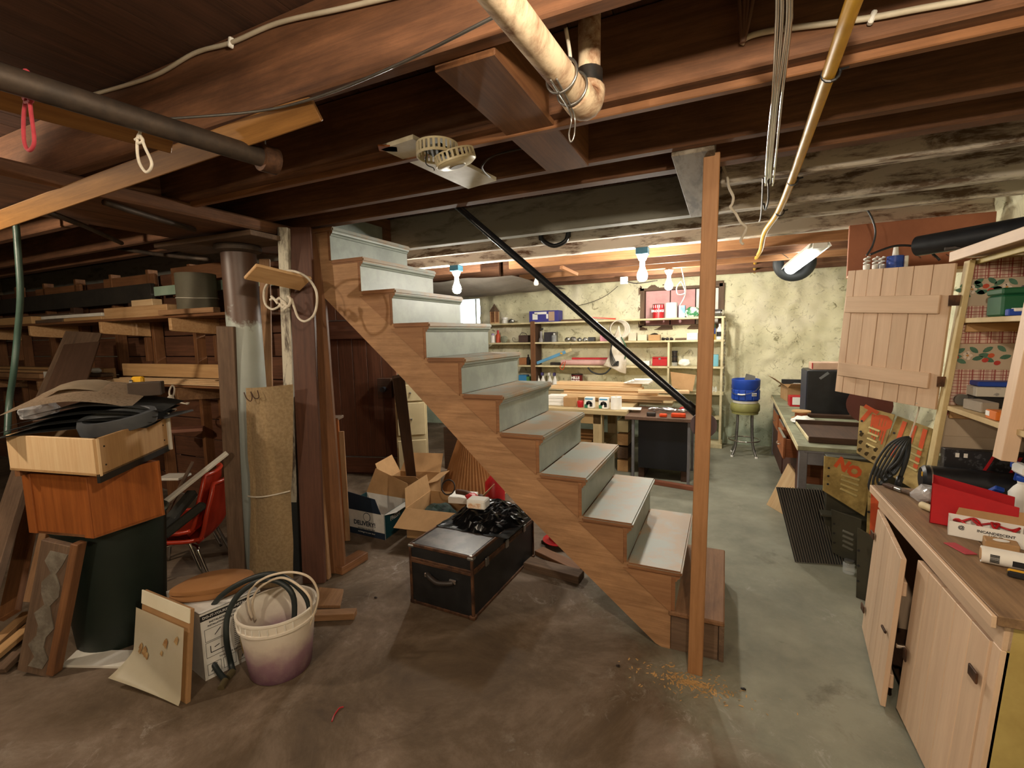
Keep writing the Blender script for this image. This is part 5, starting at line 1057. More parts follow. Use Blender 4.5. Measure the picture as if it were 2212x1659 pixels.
# ------------------------------------------------------------------ workbench and desk in front of the shelf
BZ = .72
wk = thing('workbench', 'wooden workbench behind the stairs loaded with lumber', 'workbench', (-1.5, 3.1, 0))
BW = wood('dirty_pale_bench', 'b59f74', 'd0bc90', .7, dirt=.3)
bx('bench_top', BW, -2.6, -.78, 2.70, 3.55, BZ-.05, BZ, wk); bx('back_shelf', BW, -2.6, -.4, 3.5, 4.3, BZ-.04, BZ-.005, wk)
bx('drawer', wood('drawer_tan', 'a88a5c', 'bb9d6c', .6), -1.5, -1.06, 2.72, 2.745, BZ-.16, BZ-.052, wk)
for x, y in ((-1.1, 2.72), (-1.1, 3.42), (-2.5, 2.72), (-2.5, 3.42)): bx('leg', BW, x-.05, x+.05, y, y+.1, 0, BZ-.05, wk)
bx('lower_shelf', BW, -2.5, -1.05, 2.8, 3.45, .30, .32, wk)
for i in range(3): tag(bx('board_offcut', W_TAN, -1.75+.03*i, -1.2+.02*i, 2.85+.05*i, 3.1+.04*i, .322+.028*i, .346+.028*i), ('lowest', 'middle', 'topmost')[i]+' of the boards on the shelf under the workbench', 'board', 'boards under the workbench')
ds = thing('side_table', 'small brown topped table with grey legs over a black panel', 'table', (-.45, 2.9, 0))
bx('table_top', wood('brown_laminate', '5c4636', '76594a', .45), -.78, -.12, 2.60, 3.3, .655, .69, ds)
for x in (-.70, -.15): bx('leg', GREYD, x-.014, x+.014, 2.63, 2.658, 0, .655, ds); bx('leg', GREYD, x-.014, x+.014, 3.2, 3.228, 0, .655, ds)
t = thing('black_panel', 'large dark blue-black panel standing under the side table', 'chest', (-.45, 2.8, 0)); bx('panel', mat('navy_black', '14161d', .35), -.66, -.17, 2.72, 3.18, .12, .645, t); bx('panel_foot', W_DRK, -.66, -.6, 2.75, 3.15, 0, .12, t); bx('panel_foot', W_DRK, -.23, -.17, 2.75, 3.15, 0, .12, t)  # dark panel behind the table legs, built as a box on feet
tag(bar('red_brown_batten', wood('red_brown_wood', '7a4630', '95583e', .6), at(1395, 1038, Z=.022), at(1505, 1056, Z=.022), .05, .042), 'red-brown batten on the floor before the side table', 'board')
t = thing('crate_column', 'narrow stack of crates between bench and table', 'crate', (-.86, 3.0, 0)); 
for k in range(4): bx('crate_box', (W_TAN, W_OLD, W_TAN, CREAM)[k], -.92, -.80, 2.9, 3.2, .15*k+.001, .15*k+.13, t)
bx('crate_back', W_DRK, -.93, -.79, 3.2, 3.22, 0, .6, t)
# lumber stack on the bench
LN = W_NEW
lum = [(1262, 1500, 838, 862, 3.3), (1248, 1455, 820, 835, 3.35), (1258, 1445, 806, 822, 3.36), (1310, 1490, 830, 845, 3.2)]
for i, (x0, x1, z, y) in enumerate(((-1.78, -.5, 0, 3.40), (-1.72, -.32, 1, 3.30), (-1.70, -.55, 2, 3.36), (-1.86, -.72, 3, 3.33), (-1.80, -.75, 4, 3.38))):
    zz = BZ+.001+z*.047; tag(bx('lumber', LN, x0, x1, y, y+.14, zz, zz+.044), ('bottom', 'second', 'third', 'fourth', 'top')[i]+' plank of the fresh lumber stack on the workbench', 'lumber', 'fresh lumber on the workbench')
tag(bar('lumber', LN, (-.75, 3.22, BZ+.16), (-.2, 3.3, BZ+.16), .14, .03), 'short pale plank jutting right from the lumber stack', 'lumber')
for i in range(4): tag(box('newspaper', PAPER, (-.78+.02*i, 3.42, BZ+.240+.012*i), (.30-.03*i, .2, .01), None, .1*(i-1), .001), ('bottom', 'second', 'third', 'top')[i]+' sheet of the paper pile on the lumber', 'paper', 'papers on the lumber')
def onb(px, py, z=BZ): return at(px, py, Z=z)
def bitem(px, Yv, z=BZ): q = at(px, 870, Y=Yv); return V((q.x, Yv, z+.001))
c = bitem(1205, 2.95); 
for i in range(3): tag(box('white_pad', PAPER, c+V((0, 0, .02+.041*i)), (.2, .14, .038), None, .05*i), ('lowest', 'middle', 'top')[i]+' white packet in the pile at the left of the bench', 'packet', 'white packets on the bench')
c = bitem(1233, 2.9); tag(box('brown_carton', CARD, c+V((0, 0, .055)), (.15, .12, .11), None, .1), 'plain brown carton on the workbench beside the white packets', 'box')
c = bitem(1254, 2.86); t = thing('red_cup', 'red cup standing on the workbench beside the cow cartons', 'cup', c); lathe('cup', RED, [(0, 0), (.032, 0), (.038, .06), (.03, .075), (0, .078)], c, t, 16)
for i, px in enumerate((1274, 1305)):
    c = bitem(px, 2.85); t = thing('milk_carton', ('left', 'right')[i]+' of two white cartons printed with a black and white cow', 'carton', c, 'cow cartons on the bench'); box('carton_body', PAPER, c+V((0, 0, .06)), (.105, .08, .12), t)
    box('blue_band', mat('band_blue', '4f9ac8', .6), c+V((0, -.0405, .104)), (.09, .002, .016), t, bev=0); box('green_field', mat('field_green', '2f7d5b', .6), c+V((-.032, -.041, .022)), (.035, .002, .04), t, bev=0)
    for (dx, dz, rx, rz_) in ((.0, .06, .03, .016), (.025, .04, .016, .022), (-.02, .045, .014, .012)): prism('cow_patch', INK, [(c.x+dx+rx*math.cos(j*.785)*(1+.3*(j % 2)), c.z+dz+rz_*math.sin(j*.785)*(1+.25*(j % 3))) for j in range(8)], c.y-.0425, c.y-.0405, 'XZ', t)
c = bitem(1331, 2.84); t = thing('paper_roll', 'white paper roll standing on the bench', 'roll', c); lathe('roll', PAPER, [(.018, 0), (.06, 0), (.06, .135), (.018, .135)], c, t, 22, cap=False)
tag(box('paper_sheet', PAPER, bitem(1363, 2.9)+V((0, 0, .003)), (.22, .16, .006), None, .1, .001), 'white paper sheets lying at the bench and table joint', 'paper')
def ont(px, Yv): q = at(px, 880, Y=Yv); return V((q.x, Yv, .691))
FOIL = mat('crumpled_foil', 'cfcfcf', .2, .9, c2='8d8d8d', scale=20)
for i, (x0, x1, y, z) in enumerate(((1405, 1490, 3.0, .012), (1410, 1480, 2.92, .012), (1400, 1470, 2.85, .03))):
    a, b = ont(x0, y), ont(x1, y); tag(tube('foil_strip', FOIL, [a+V((0, 0, z+.01)), lerp(a, b, .3)+V((0, .02, z+.02)), lerp(a, b, .7)+V((0, -.01, z+.012)), b+V((0, 0, z+.012))], lambda s: .014+.006*math.sin(s*17), None, 6, 5), ('far', 'middle', 'near')[i]+' strip of crumpled foil on the side table', 'foil', 'foil strips on the side table')
tag(box('grey_eraser', DKMET, ont(1407, 2.68)+V((0, 0, .02)), (.09, .06, .038), None, .1, .006), 'grey sanding block on the side table edge', 'block')
tag(box('red_sponge', ORANGE, ont(1433, 2.66)+V((0, 0, .018)), (.075, .05, .034), None, 0, .008), 'small orange-red block on the side table edge', 'block')
tag(box('red_sponge', ORANGE, ont(1466, 2.68)+V((0, 0, .022)), (.14, .06, .042), None, .05, .008), 'long orange-red block near the handrail foot', 'block')
tag(box('red_magazine', RED, ont(1490, 3.1)+V((0, 0, .02)), (.2, .1, .036), None, -.1), 'red folded booklet at the back of the side table', 'booklet')
# ------------------------------------------------------------------ trunk and things under the stairs
TRK = mat('black_trunk_vinyl', '0e0f11', .5, c2='1d1d1e', scale=10, var=.8); TRKT = mat('scuffed_trunk_top', '3a3330', .35, c2='6b625c', scale=6, var=.9, lo=.45, hi=.62)
tr0 = V((-1.256, .245, 0)); tw, tl, thh = .42, .80, .36; rz = -.035
tk = thing('steamer_trunk', 'black steamer trunk with rusty metal edges under the stairs', 'trunk', tr0, None, rz); Rm = M.Translation(tr0) @ M.Rotation(rz, 4, 'Z')
def tb_(nm, mt, x, y, z, s, bev=.003, par_=None): return link(nm, boxmesh(s, bev, mt), par_ or tk, Rm @ M.Translation((x, y, z)))
body = tb_('trunk_body', TRK, 0, 0, .132, (tw, tl, .264)); lid = tb_('trunk_lid', TRK, 0, 0, .318, (tw, tl, .084))
tb_('lid_top', TRKT, 0, 0, .3605, (tw-.03, tl-.03, .003))
e = .012
for sx in (-1, 1):
    for z in (.01, .262, .277, .357): tb_('edge_rail', RUST, sx*tw/2, 0, z, (e, tl+.01, .018))
    for sy in (-1, 1): tb_('corner_post', RUST, sx*tw/2, sy*tl/2, .18, (.016, .016, .36)); tb_('corner_cap', STEEL, sx*(tw/2-.008), sy*(tl/2-.008), .352, (.04, .04, .02), .006); tb_('corner_cap', RUST, sx*(tw/2-.008), sy*(tl/2-.008), .012, (.04, .04, .026), .006)
for sy in (-1, 1):
    for z in (.01, .262, .277, .357): tb_('edge_rail', RUST, 0, sy*tl/2, z, (tw+.01, e, .018))
hd = frombm('handle', (lambda b: (tubebm(b, spline([(-.085, -.008, .205), (-.055, -.026, .20), (0, -.034, .185), (.055, -.026, .19), (.085, -.008, .19)], 5), .014, 8), b)[1])(bmesh.new()), mat('worn_leather', '2e2622', .5), tk, Rm @ M.Translation((0, -tl/2, 0)), 'all')
for x in (-.085, .085): tb_('handle_plate', CHROME, x, -tl/2-.008, .198, (.045, .014, .026), .005)
for y in (-.25, .0, .25): tb_('latch', STEEL, tw/2+.008, y, .272, (.01, .035, .05), .003)
TT = .363
BAGM = mat('black_bag_plastic', '101113', .22, c2='1d1e20', scale=8)
bm = bmesh.new(); nx, ny = 34, 22; g = {}
for i in range(nx+1):
    for j in range(ny+1):
        u, v = i/nx-.5, j/ny-.5; r = math.hypot(u*1.05, v*1.05)*2; h = max(0, 1-r**3)*.085
        p = V((u*.50+.012*mnoise.noise(V((u*9, v*9, 1))), v*.50+.012*mnoise.noise(V((u*9, v*9, 5))), h+.028*mnoise.fractal(V((u*7, v*7, .3)), 1, 2, 3)*(1 if h > .01 else .1)+.004))
        g[i, j] = bm.verts.new((p.x, p.y, max(p.z, .002)))
for i in range(nx):
    for j in range(ny): bm.faces.new((g[i, j], g[i+1, j], g[i+1, j+1], g[i, j+1]))
bmesh.ops.solidify(bm, geom=bm.faces[:], thickness=-.001)
tag(frombm('garbage_bag', bm, BAGM, None, M.Translation(V((-1.22, .36, TT))), False), 'crumpled black plastic bag lying on the trunk', 'bag')
t = thing('tissue_box', 'small white and orange printed box on the black bag', 'box', (-1.27, .30, TT+.09)); box('box_body', PAPER, (-1.27, .30, TT+.118), (.13, .09, .06), t, .1, .008); box('print_panel', mat('orange_print', 'c98a4a', .7, c2='e8dccb', scale=25, var=1), (-1.272, .254, TT+.111), (.09, .004, .035), t, .1, .001)
# boxes
p = at(800, 1160, Z=0)
dvb = thing('delivery_box', 'open white and teal printed delivery box on the floor', 'box', (-2.36, .62, 0)); a, b = V((-2.66, .478, 0)), V((-2.19, .462, 0)); back = V((-.04, .36, 0)); hh = V((0, 0, .2)); TEAL = mat('teal_print', '17525c', .6); WCARD = mat('white_card', 'dcdad4', .7); NAVY = mat('navy_print', '1f2f42', .6)
for nm, c4, mt_, o in (('front_wall', [a, b, b+hh, a+hh], WCARD, (0, -1, 0)), ('side_wall', [b, b+back, b+back+hh, b+hh], TEAL, (1, 0, 0)), ('back_wall', [a+back, b+back, b+back+hh, a+back+hh], WCARD, (0, 1, 0)), ('side_wall', [a, a+back, a+back+hh, a+hh], TEAL, (-1, 0, 0)), ('floor_panel', [a+V((0, 0, .004)), b+V((0, 0, .004)), b+back+V((0, 0, .004)), a+back+V((0, 0, .004))], CARD, (0, 0, 1))): slab(nm, mt_, *c4, .004, dvb, 0, out=o)
slab('front_flap', NAVY, a+hh, b+hh-V((.03, 0, 0)), b+hh+V((-.07, -.02, .12)), a+hh+V((0, -.02, .16)), .003, dvb, 0); slab('side_flap', WCARD, b+hh, b+back+hh, b+back+hh+V((.1, 0, .03)), b+hh+V((.08, .04, .02)), .003, dvb, 0); slab('back_flap', CARD, a+back+hh, b+back+hh, b+back+hh+V((-.02, .02, .13)), a+back+hh+V((.1, .02, .22)), .003, dvb, 0)
slab('bottom_band', NAVY, a+V((0, -.001, .0)), b+V((0, -.001, .0)), b+V((0, -.001, .05)), a+V((0, -.001, .05)), .001, dvb, 0, out=(0, -1, 0))
nfr = V((0, -.0025, 0)); lathe('emblem', NAVY, [(0, 0), (.036, 0), (.036, .001)], lerp(a, b, .62)+V((0, -.001, .155)), dvb, 24, M.Rotation(math.pi/2, 3, 'X')); lathe('emblem_ring', WCARD, [(.029, 0), (.031, 0), (.031, .002), (.029, .002)], lerp(a, b, .62)+V((0, -.001, .155)), dvb, 24, M.Rotation(math.pi/2, 3, 'X'))
text('emblem_lettering', '77', WCARD, basis(lerp(a, b, .62)+V((0, -.004, .155)), b-a, (0, 0, 1)), .035, dvb, bold=.0008); text('lettering', 'DELIVERY!', NAVY, basis(lerp(a, b, .56)+V((0, -.002, .098)), b-a, (0, 0, 1)), .05, dvb, bold=.0012); text('side_lettering', 'FRESH', WCARD, basis(lerp(b, b+back, .4)+V((.003, 0, .14)), back, (0, 0, 1)), .05, dvb, bold=.001)
for k in range(2): text('small_print', 'we bring it to your door', WCARD if k else NAVY, basis(lerp(a, b, .6)+V((0, -.004, .06-.03*k)), b-a, (0, 0, 1)), .018, dvb)
def carton(nm, label, o, ux, uy, h, flaps, mt=CARD, inside=None):
    """open carton with corner o, sides ux, uy and explicit flap vectors (front, right, back, left)"""
    t = thing(nm, label, 'box', o); o, ux, uy = V(o), V(ux), V(uy); H = V((0, 0, h)); P4 = [o, o+ux, o+ux+uy, o+uy]; outs = [-uy, ux, uy, -ux]
    for k in range(4):
        a, b = P4[k], P4[(k+1) % 4]; slab('wall', mt, a, b, b+H, a+H, .004, t, 0, out=outs[k])
        if flaps[k] is not None: e = V(flaps[k]); s = (b-a)*.06; slab('flap', mt, a+H, b+H, b+H+e-s, a+H+e+s, .003, t, 0)
    slab('floor_panel', mt, *[q+V((0, 0, .004)) for q in P4], .004, t, 0, out=(0, 0, 1)); return t
ct = carton('open_carton', 'open brown carton with a flap hanging beside the trunk', (-2.06, .56, 0), (.50, .06, 0), (-.06, .42, 0), .24, [(-.02, -.17, -.09), (.1, .0, .12), None, (-.03, .02, .14)])
crumple('bag_of_scraps', mat('dark_green_net', '1f3a33', .7, c2='0f1f1c', scale=25, var=1), (-1.95, .85, .006), (.26, .26, .2), '', '', 71, 3, .3, ct)
t = thing('white_carton', 'white flat box lying in the open carton', 'box', (-1.74, .86, .245)); box('box_body', PAPER, (-1.72, .86, .27), (.20, .16, .05), t, .2)
t = thing('leather_strap', 'brown strap with a wire ring on the boxes', 'strap', (-1.62, .85, .3)); tube('strap', mat('brown_leather', '5a3b28', .6), [(-1.74, .80, .335), (-1.64, .78, .34), (-1.54, .74, .33), (-1.46, .68, .37)], .022, t, 6); tube('ring', DKMET, [(-1.82+.06*math.cos(j*.9), .80+.02*math.sin(j*.9), .36+.055*math.sin(j*.9)) for j in range(7)], .006, t, 6, 4, True); crumple('red_tag', RED, (-1.5, .62, .363), (.1, .07, .05), '', '', 72, 2, .3, t)
carton('open_carton', 'brown carton standing open behind the delivery box', (-2.62, .95, 0), (.40, .10, 0), (-.08, .36, 0), .26, [(0, -.1, .1), (.1, .02, .03), (.0, .1, .16), (-.08, 0, .16)])
# pleated lampshade
c = V((-2.12, 1.75, 0)); bm = bmesh.new(); n = 120; ring = []
for r_, z in ((.345, .004), (.14, .56)): ring.append([bm.verts.new(((r_+(.008 if j % 2 else -.008))*math.cos(2*math.pi*j/n), (r_+(.008 if j % 2 else -.008))*math.sin(2*math.pi*j/n), z)) for j in range(n)])
for j in range(n): bm.faces.new((ring[0][j], ring[0][(j+1) % n], ring[1][(j+1) % n], ring[1][j]))
t = thing('lampshade', 'large tan pleated lampshade on the floor behind the trunk', 'lampshade', c); frombm('pleated_shade', bm, mat('tan_pleated_cloth', 'b58453', .8, c2='a07244', scale=5), t, M.Translation(c))
for r_, z in ((.345, .006), (.14, .558)): tube('wire_ring', W_TAN, [c+V((math.cos(j*math.pi/12)*r_, math.sin(j*math.pi/12)*r_, z)) for j in range(24)], .006, t, 6, 1, True)
p = at(1290, 1050, Z=0); t = thing('red_container', 'red plastic can standing behind the trunk', 'container', (-1.75, 1.35, 0)); lathe('can_body', RED, [(0, 0), (.09, 0), (.09, .24), (.05, .29), (.03, .31), (0, .31)], (-1.70, 1.38, 0), t, 20)
# red dish and offcuts
for i, (a, b, w, h, z, mt_, lb_) in enumerate((((-1.02, .50, 0), (-.63, .46, 0), .10, .05, .025, W_OLD, 'dark timber offcut lying beside the trunk'), ((-1.02, .72, 0), (-.66, .56, 0), .09, .03, .015, W_BRN, 'brown board offcut behind the timber by the trunk'), ((-1.05, .92, 0), (-.74, .88, 0), .12, .025, .0125, W_OLD, 'flat board offcut under the red dish'))):
    tag(bar('timber_offcut', mt_, V(a)+V((0, 0, z)), V(b)+V((0, 0, z)), w, h), lb_, 'board')
c = V((-.935, .90, .026)); t = thing('red_hat_dish', 'red plastic dish with a raised middle under the stairs', 'dish', c); lathe('dish', mat('glossy_red', 'c02a2e', .25), [(0, 0), (.10, 0), (.115, .008), (.115, .012), (.07, .016), (.065, .06), (.06, .085), (0, .09)], c, t, 28)
# brown board leaning under the stringer, dresser, door
bx_ = at(893, 1066, Z=0); tag(bar('leaning_board', W_DRK, bx_+V((0, 0, .01)), at(860, 812, Y=.55), .09, .03, up=(1, -1, 0)), 'dark brown board leaning under the stair stringer', 'board')
dr0 = V((-3.02, 1.95, 0)); ra = .62; Rd = M.Translation(dr0) @ M.Rotation(ra, 4, 'Z'); CRD = mat('cream_dresser_paint', 'd9cba4', .55, c2='c2b288', scale=4)
dd = thing('dresser', 'cream painted dresser with its bottom drawer pulled out', 'dresser', dr0, None, ra)
def dbx(nm, mt, x, y, z, s, par_=None): return link(nm, boxmesh(s, .004, mt), par_ or dd, Rd @ M.Translation((x, y, z)))
dbx('dresser_body', CRD, 0, .12, .56, (.34, .4, 1.06)); dbx('dresser_top', CRD, 0, .11, 1.10, (.37, .44, .025))
for k, z in enumerate((.95, .66, .24)):
    o_ = .09 if k == 2 else .008; f = dbx('drawer_front', CRD, 0, -.085-o_, z, (.30, .018, (.18, .36, .40)[k])); dbx('knob', STEEL, 0, -.10-o_, z, (.02, .02, .02), f)
    if k == 2: dbx('drawer_side', W_BRN, -.14, -.085, z-.02, (.012, .15, .34), f); dbx('drawer_side', W_BRN, .14, -.085, z-.02, (.012, .15, .34), f)
for x in (-.15, .15): dbx('foot', CRD, x, -.06, .015, (.03, .03, .03)); dbx('foot', CRD, x, .3, .015, (.03, .03, .03))
t = thing('round_leaf', 'dark brown rounded table leaf leaning behind the dresser', 'board', (-2.62, 2.3, 0)); prism('leaf', W_DRK, [(-2.82, 0), (-2.48, 0), (-2.50, .2), (-2.56, .36), (-2.66, .47), (-2.76, .5), (-2.82, .5)], 2.28, 2.30, 'XZ', t)
W_DOOR = wood('old_door_wood', '553221', '774a33', .55, dirt=.4); drr = bpy.data.objects.new('door_1', None); C.objects.link(drr); drr.location = (-3.5, 1.75, 0); struct(drr, 'old dark brown board door standing behind the boxes')
DA, DB = V((-4.15, 1.62, 0)), V((-3.16, 1.90, 0)); dv = (DB-DA); out_ = V((.28, -.96, 0))
for k in range(6): s0, s1 = k/6+.002, (k+1)/6-.002; slab('door_board', W_DOOR, DA+dv*s0, DA+dv*s1, DA+dv*s1+V((0, 0, 2.2)), DA+dv*s0+V((0, 0, 2.2)), .025, drr, .003, out=out_)
for z0, z1 in ((.02, .2), (1.55, 1.75)): slab('door_rail', W_DOOR, DA+out_*.03+V((0, 0, z0)), DA+out_*.03+V((0, 0, z1)), DB+out_*.03+V((0, 0, z1)), DB+out_*.03+V((0, 0, z0)), .028, drr, .004, out=out_); slab('rail_edge', STEEL, DA+out_*.032+V((0, 0, z1)), DA+out_*.032+V((0, 0, z1+.012)), DB+out_*.032+V((0, 0, z1+.012)), DB+out_*.032+V((0, 0, z1)), .025, drr, .001, out=out_)
lk = box('rim_lock', W_DRK, DA+dv*.88+out_*.045+V((0, 0, 1.0)), (.16, .05, .22), drr, math.atan2(dv.y, dv.x)); cyl('door_knob', BLACKP, DA+dv*.88+out_*.07+V((0, 0, .99)), DA+dv*.88+out_*.13+V((0, 0, .99)), .03, lk, 16)
struct(slab('wall_inner', W_DRK, DA+V((-2.6, -.6, 0)), DA+V((-.01, 0, 0)), DA+V((-.01, 0, 2.25)), DA+V((-2.6, -.6, 2.25)), .03, None, .003, out=out_))
# sagging plastic sheet over the far left joists
bm = bmesh.new(); g = {}
for i in range(25):
    for j in range(9):
        u, v = i/24, j/8; g[i, j] = bm.verts.new((-3.9+1.9*u, 2.5+1.9*v, 2.24-.10*math.sin(math.pi*u)*math.sin(math.pi*v)+.03*mnoise.noise(V((u*5, v*4, 2)))-.03))
for i in range(24):
    for j in range(8): bm.faces.new((g[i, j], g[i+1, j], g[i+1, j+1], g[i, j+1]))
bmesh.ops.solidify(bm, geom=bm.faces[:], thickness=.003)
tag(frombm('ceiling_sheet', bm, mat('dusty_white_sheet', 'b9b2a6', .8, c2='8f877a', scale=3), None, None, True), 'sagging dusty sheet tacked under the joists behind the upper stairs', 'sheet')
# ------------------------------------------------------------------ left side: partition, lumber racks
PY = .50
wl = bpy.data.objects.new('wall_left', None); C.objects.link(wl); wl.location = (-5, PY, 0); struct(wl, 'rough board partition with studs behind the lumber racks')
W_PART = wood('partition_board', '5a3824', '80543a', .75, dirt=.45)
for k in range(11):
    z0 = .02+k*.2; e = random.uniform(0, .012)
    bx('plank', W_PART, -9.38, -5.2+.3*(k % 3), PY+.04+e, PY+.065+e, z0, z0+.19, wl); bx('plank', W_PART, -5.19+.3*(k % 3), -2.82, PY+.04-e, PY+.065-e, z0, z0+.19, wl)
for x in (-9.1, -8.4, -7.7, -7.0, -6.3, -5.6, -4.95, -4.3, -3.62, -2.95): bx('stud', W_BRN, x-.022, x+.022, PY-.05, PY+.038, 0, 2.26, wl)
for x0, x1, z0, z1, yy in ((-5.75, -4.85, 2.03, 2.22, .40), (-4.55, -3.75, 1.98, 2.24, .42), (-7.2, -6.2, 2.02, 2.2, .41), (-3.9, -3.35, 1.45, 1.75, .43), (-3.9, -3.3, .75, 1.0, .43)): bx('plank', wood('orange_partition_board', '7a4f30', '9b6a44', .7, dirt=.4), x0, x1, PY-yy+.36, PY-yy+.385, z0, z1, wl)
FY = .05
for z, xs, nm in ((1.775, (-7.7, -6.34, -4.99, -3.94), 'upper'), (1.205, (-7.7, -6.31, -5.1, -3.95), 'lower')):
    rk = thing('lumber_rack', '%s lumber rack shelf on wooden brackets at the left wall' % nm, 'shelf', (-5, .3, z))
    bx('shelf_board', W_BRN, -9.3, -3.0, FY+.02, FY+.2, z-.022, z, rk); bx('shelf_board', W_BRN, -9.3, -3.02, FY+.205, PY-.06, z-.022, z, rk)
    for x in xs:
        prism('bracket', W_PINE if nm == 'upper' else W_STR, [(FY, z-.023), (PY-.052, z-.023), (PY-.052, z-.16), (FY+.02, z-.13), (FY, z-.12)], x-.02, x+.02, 'YZ', rk, bev=.003); bx('bracket_post', W_BRN, x-.02, x+.02, PY-.1, PY-.052, z-.4, z-.165, rk)
U = 1.776; Lw = 1.206
def lumber(label, x0, x1, y, w, z, h, mt, rz=0, grp=None, nm='lumber', cat='board'):
    return tag(box(nm, mt, ((x0+x1)/2, y, z+h/2+.001), (x1-x0, w, h), None, rz), label, cat, grp)
g1 = 'boards on the upper lumber rack'
lumber('thick tan beam nearest the grey roll on the upper rack', -4.98, -4.06, .14, .09, U, .095, W_PINE, .02, g1)
lumber('tan beam behind the front beam on the upper rack', -5.0, -4.12, .26, .09, U, .085, W_PINE, 0, g1)
lumber('small tan block on top of the beams', -4.68, -4.36, .2, .08, U+.097, .06, W_NEW, 0, g1)
lumber('bright white painted strip on the upper rack front', -6.1, -5.02, .10, .05, U+.032, .03, WHITE, .02, g1)
lumber('yellowish board under the white strip', -5.7, -5.02, .13, .1, U, .03, W_TAN, .0, g1)
lumber('brown weathered board at the middle of the upper rack', -6.3, -5.75, .15, .12, U, .03, W_OLD, 0, g1)
lumber('honey coloured board at the far left of the upper rack', -8.6, -6.35, .14, .12, U, .075, W_TAN, 0, g1)
lumber('thin board bowed across the far left boards', -8.4, -5.9, .25, .1, U+.078, .02, W_OLD, .01, g1)
lumber('rough brown offcut in front of the grey roll', -4.05, -3.4, .075, .06, U, .04, W_STR, .05, g1)
lumber('pale green painted strip standing behind the roll', -4.75, -2.95, .40, .02, U+.215, .085, mat('pale_green_paint', 'a9c0aa', .6, c2='8ba590', scale=6), .0, g1)
lumber('dark tarred plank standing on edge across the rack', -9.2, -4.8, .41, .04, U+.17, .17, mat('dark_tar_wood', '26221d', .8, c2='3a332a', scale=5), .0, g1)
tag(box('rack_spacer', W_DRK, (-6.2, .40, U+.086), (.08, .08, .168)), 'dark block propping the tarred plank', 'block')
tag(box('rack_spacer', W_DRK, (-5.1, .40, U+.086), (.08, .08, .168)), 'dark block propping the right end of the tarred plank', 'block')
tag(box('rack_spacer', W_DRK, (-3.3, .40, U+.108), (.06, .06, .213)), 'dark block propping the pale green strip', 'block')
c = V((-3.82, .215, U+.002)); t = thing('linoleum_roll', 'grey rolled floor covering tied with string on the rack', 'roll', c)
bm = bmesh.new(); tubepts = []; N = 60
for zz in (0, .33):
    for j in range(N): a = j/N*2*math.pi*1.6; r_ = .148-.012*(j/N); tubepts.append(bm.verts.new((math.cos(a+3.6)*r_, math.sin(a+3.6)*r_, zz)))
for j in range(N-1): bm.faces.new((tubepts[j], tubepts[j+1], tubepts[N+j+1], tubepts[N+j]))
bmesh.ops.solidify(bm, geom=bm.faces[:], thickness=.004)
frombm('rolled_sheet', bm, mat('grey_linoleum', '8b8470', .7, c2='79725f', scale=5), t, M.Translation(c), True); tube('string', ROPE, [c+V((math.cos(j*.52)*.1505, math.sin(j*.52)*.1505, .13+.004*math.sin(j))) for j in range(12)], .003, t, 5, 2, True)
g2 = 'boards on the lower lumber rack'
lumber('wide honey board standing on edge on the lower rack', -5.0, -3.6, .20, .02, Lw+.045, .115, W_TAN, 0, g2)
lumber('dark end block behind the honey board', -3.58, -3.48, .22, .05, Lw, .13, W_DRK, 0, g2)
for i in range(4): lumber(('lowest', 'second', 'third', 'top')[i]+' pale thin strip lying on the lower rack front', -5.1+.1*i, -3.3-.08*i, .09+.012*i, .07, Lw+.011*i, .01, W_NEW, .015*i, g2)
lumber('brown short board on the pale strips', -5.55, -5.12, .1, .12, Lw, .04, W_BRN, .03, g2); lumber('second brown short board on the lower rack', -5.5, -5.1, .12, .1, Lw+.042, .03, W_OLD, -.03, g2)
lumber('pair of orange boards at the far left of the lower rack', -8.8, -6.3, .12, .1, Lw, .05, W_STR, 0, g2); lumber('tan board on the orange boards at far left', -8.8, -5.8, .2, .12, Lw+.052, .025, W_PINE, 0, g2); lumber('thin tan board at the back left of the lower rack', -8.6, -5.5, .32, .1, Lw, .1, W_TAN, 0, g2)
crumple('paint_rag', PAPER, (-5.3, .12, Lw+.075), (.14, .06, .05), 'crumpled white rag on the lower rack boards', 'rag', 81, 2, .3)
t = thing('plug_adapter', 'white and blue plug block on the orange boards', 'plug', (-6.0, .08, Lw)); box('plug_body', PAPER, (-6.12, .10, Lw+.04), (.13, .08, .075), t); box('plug_band', mat('grey_blue', '5a6478', .6), (-6.04, .10, Lw+.04), (.05, .082, .077), t); box('socket_face', INK, (-6.0, .055, Lw+.045), (.03, .01, .04), t)
lumber('dark green strip beside the pale strips', -3.45, -3.05, .13, .05, Lw+.044, .02, GREEN, .05, g2)
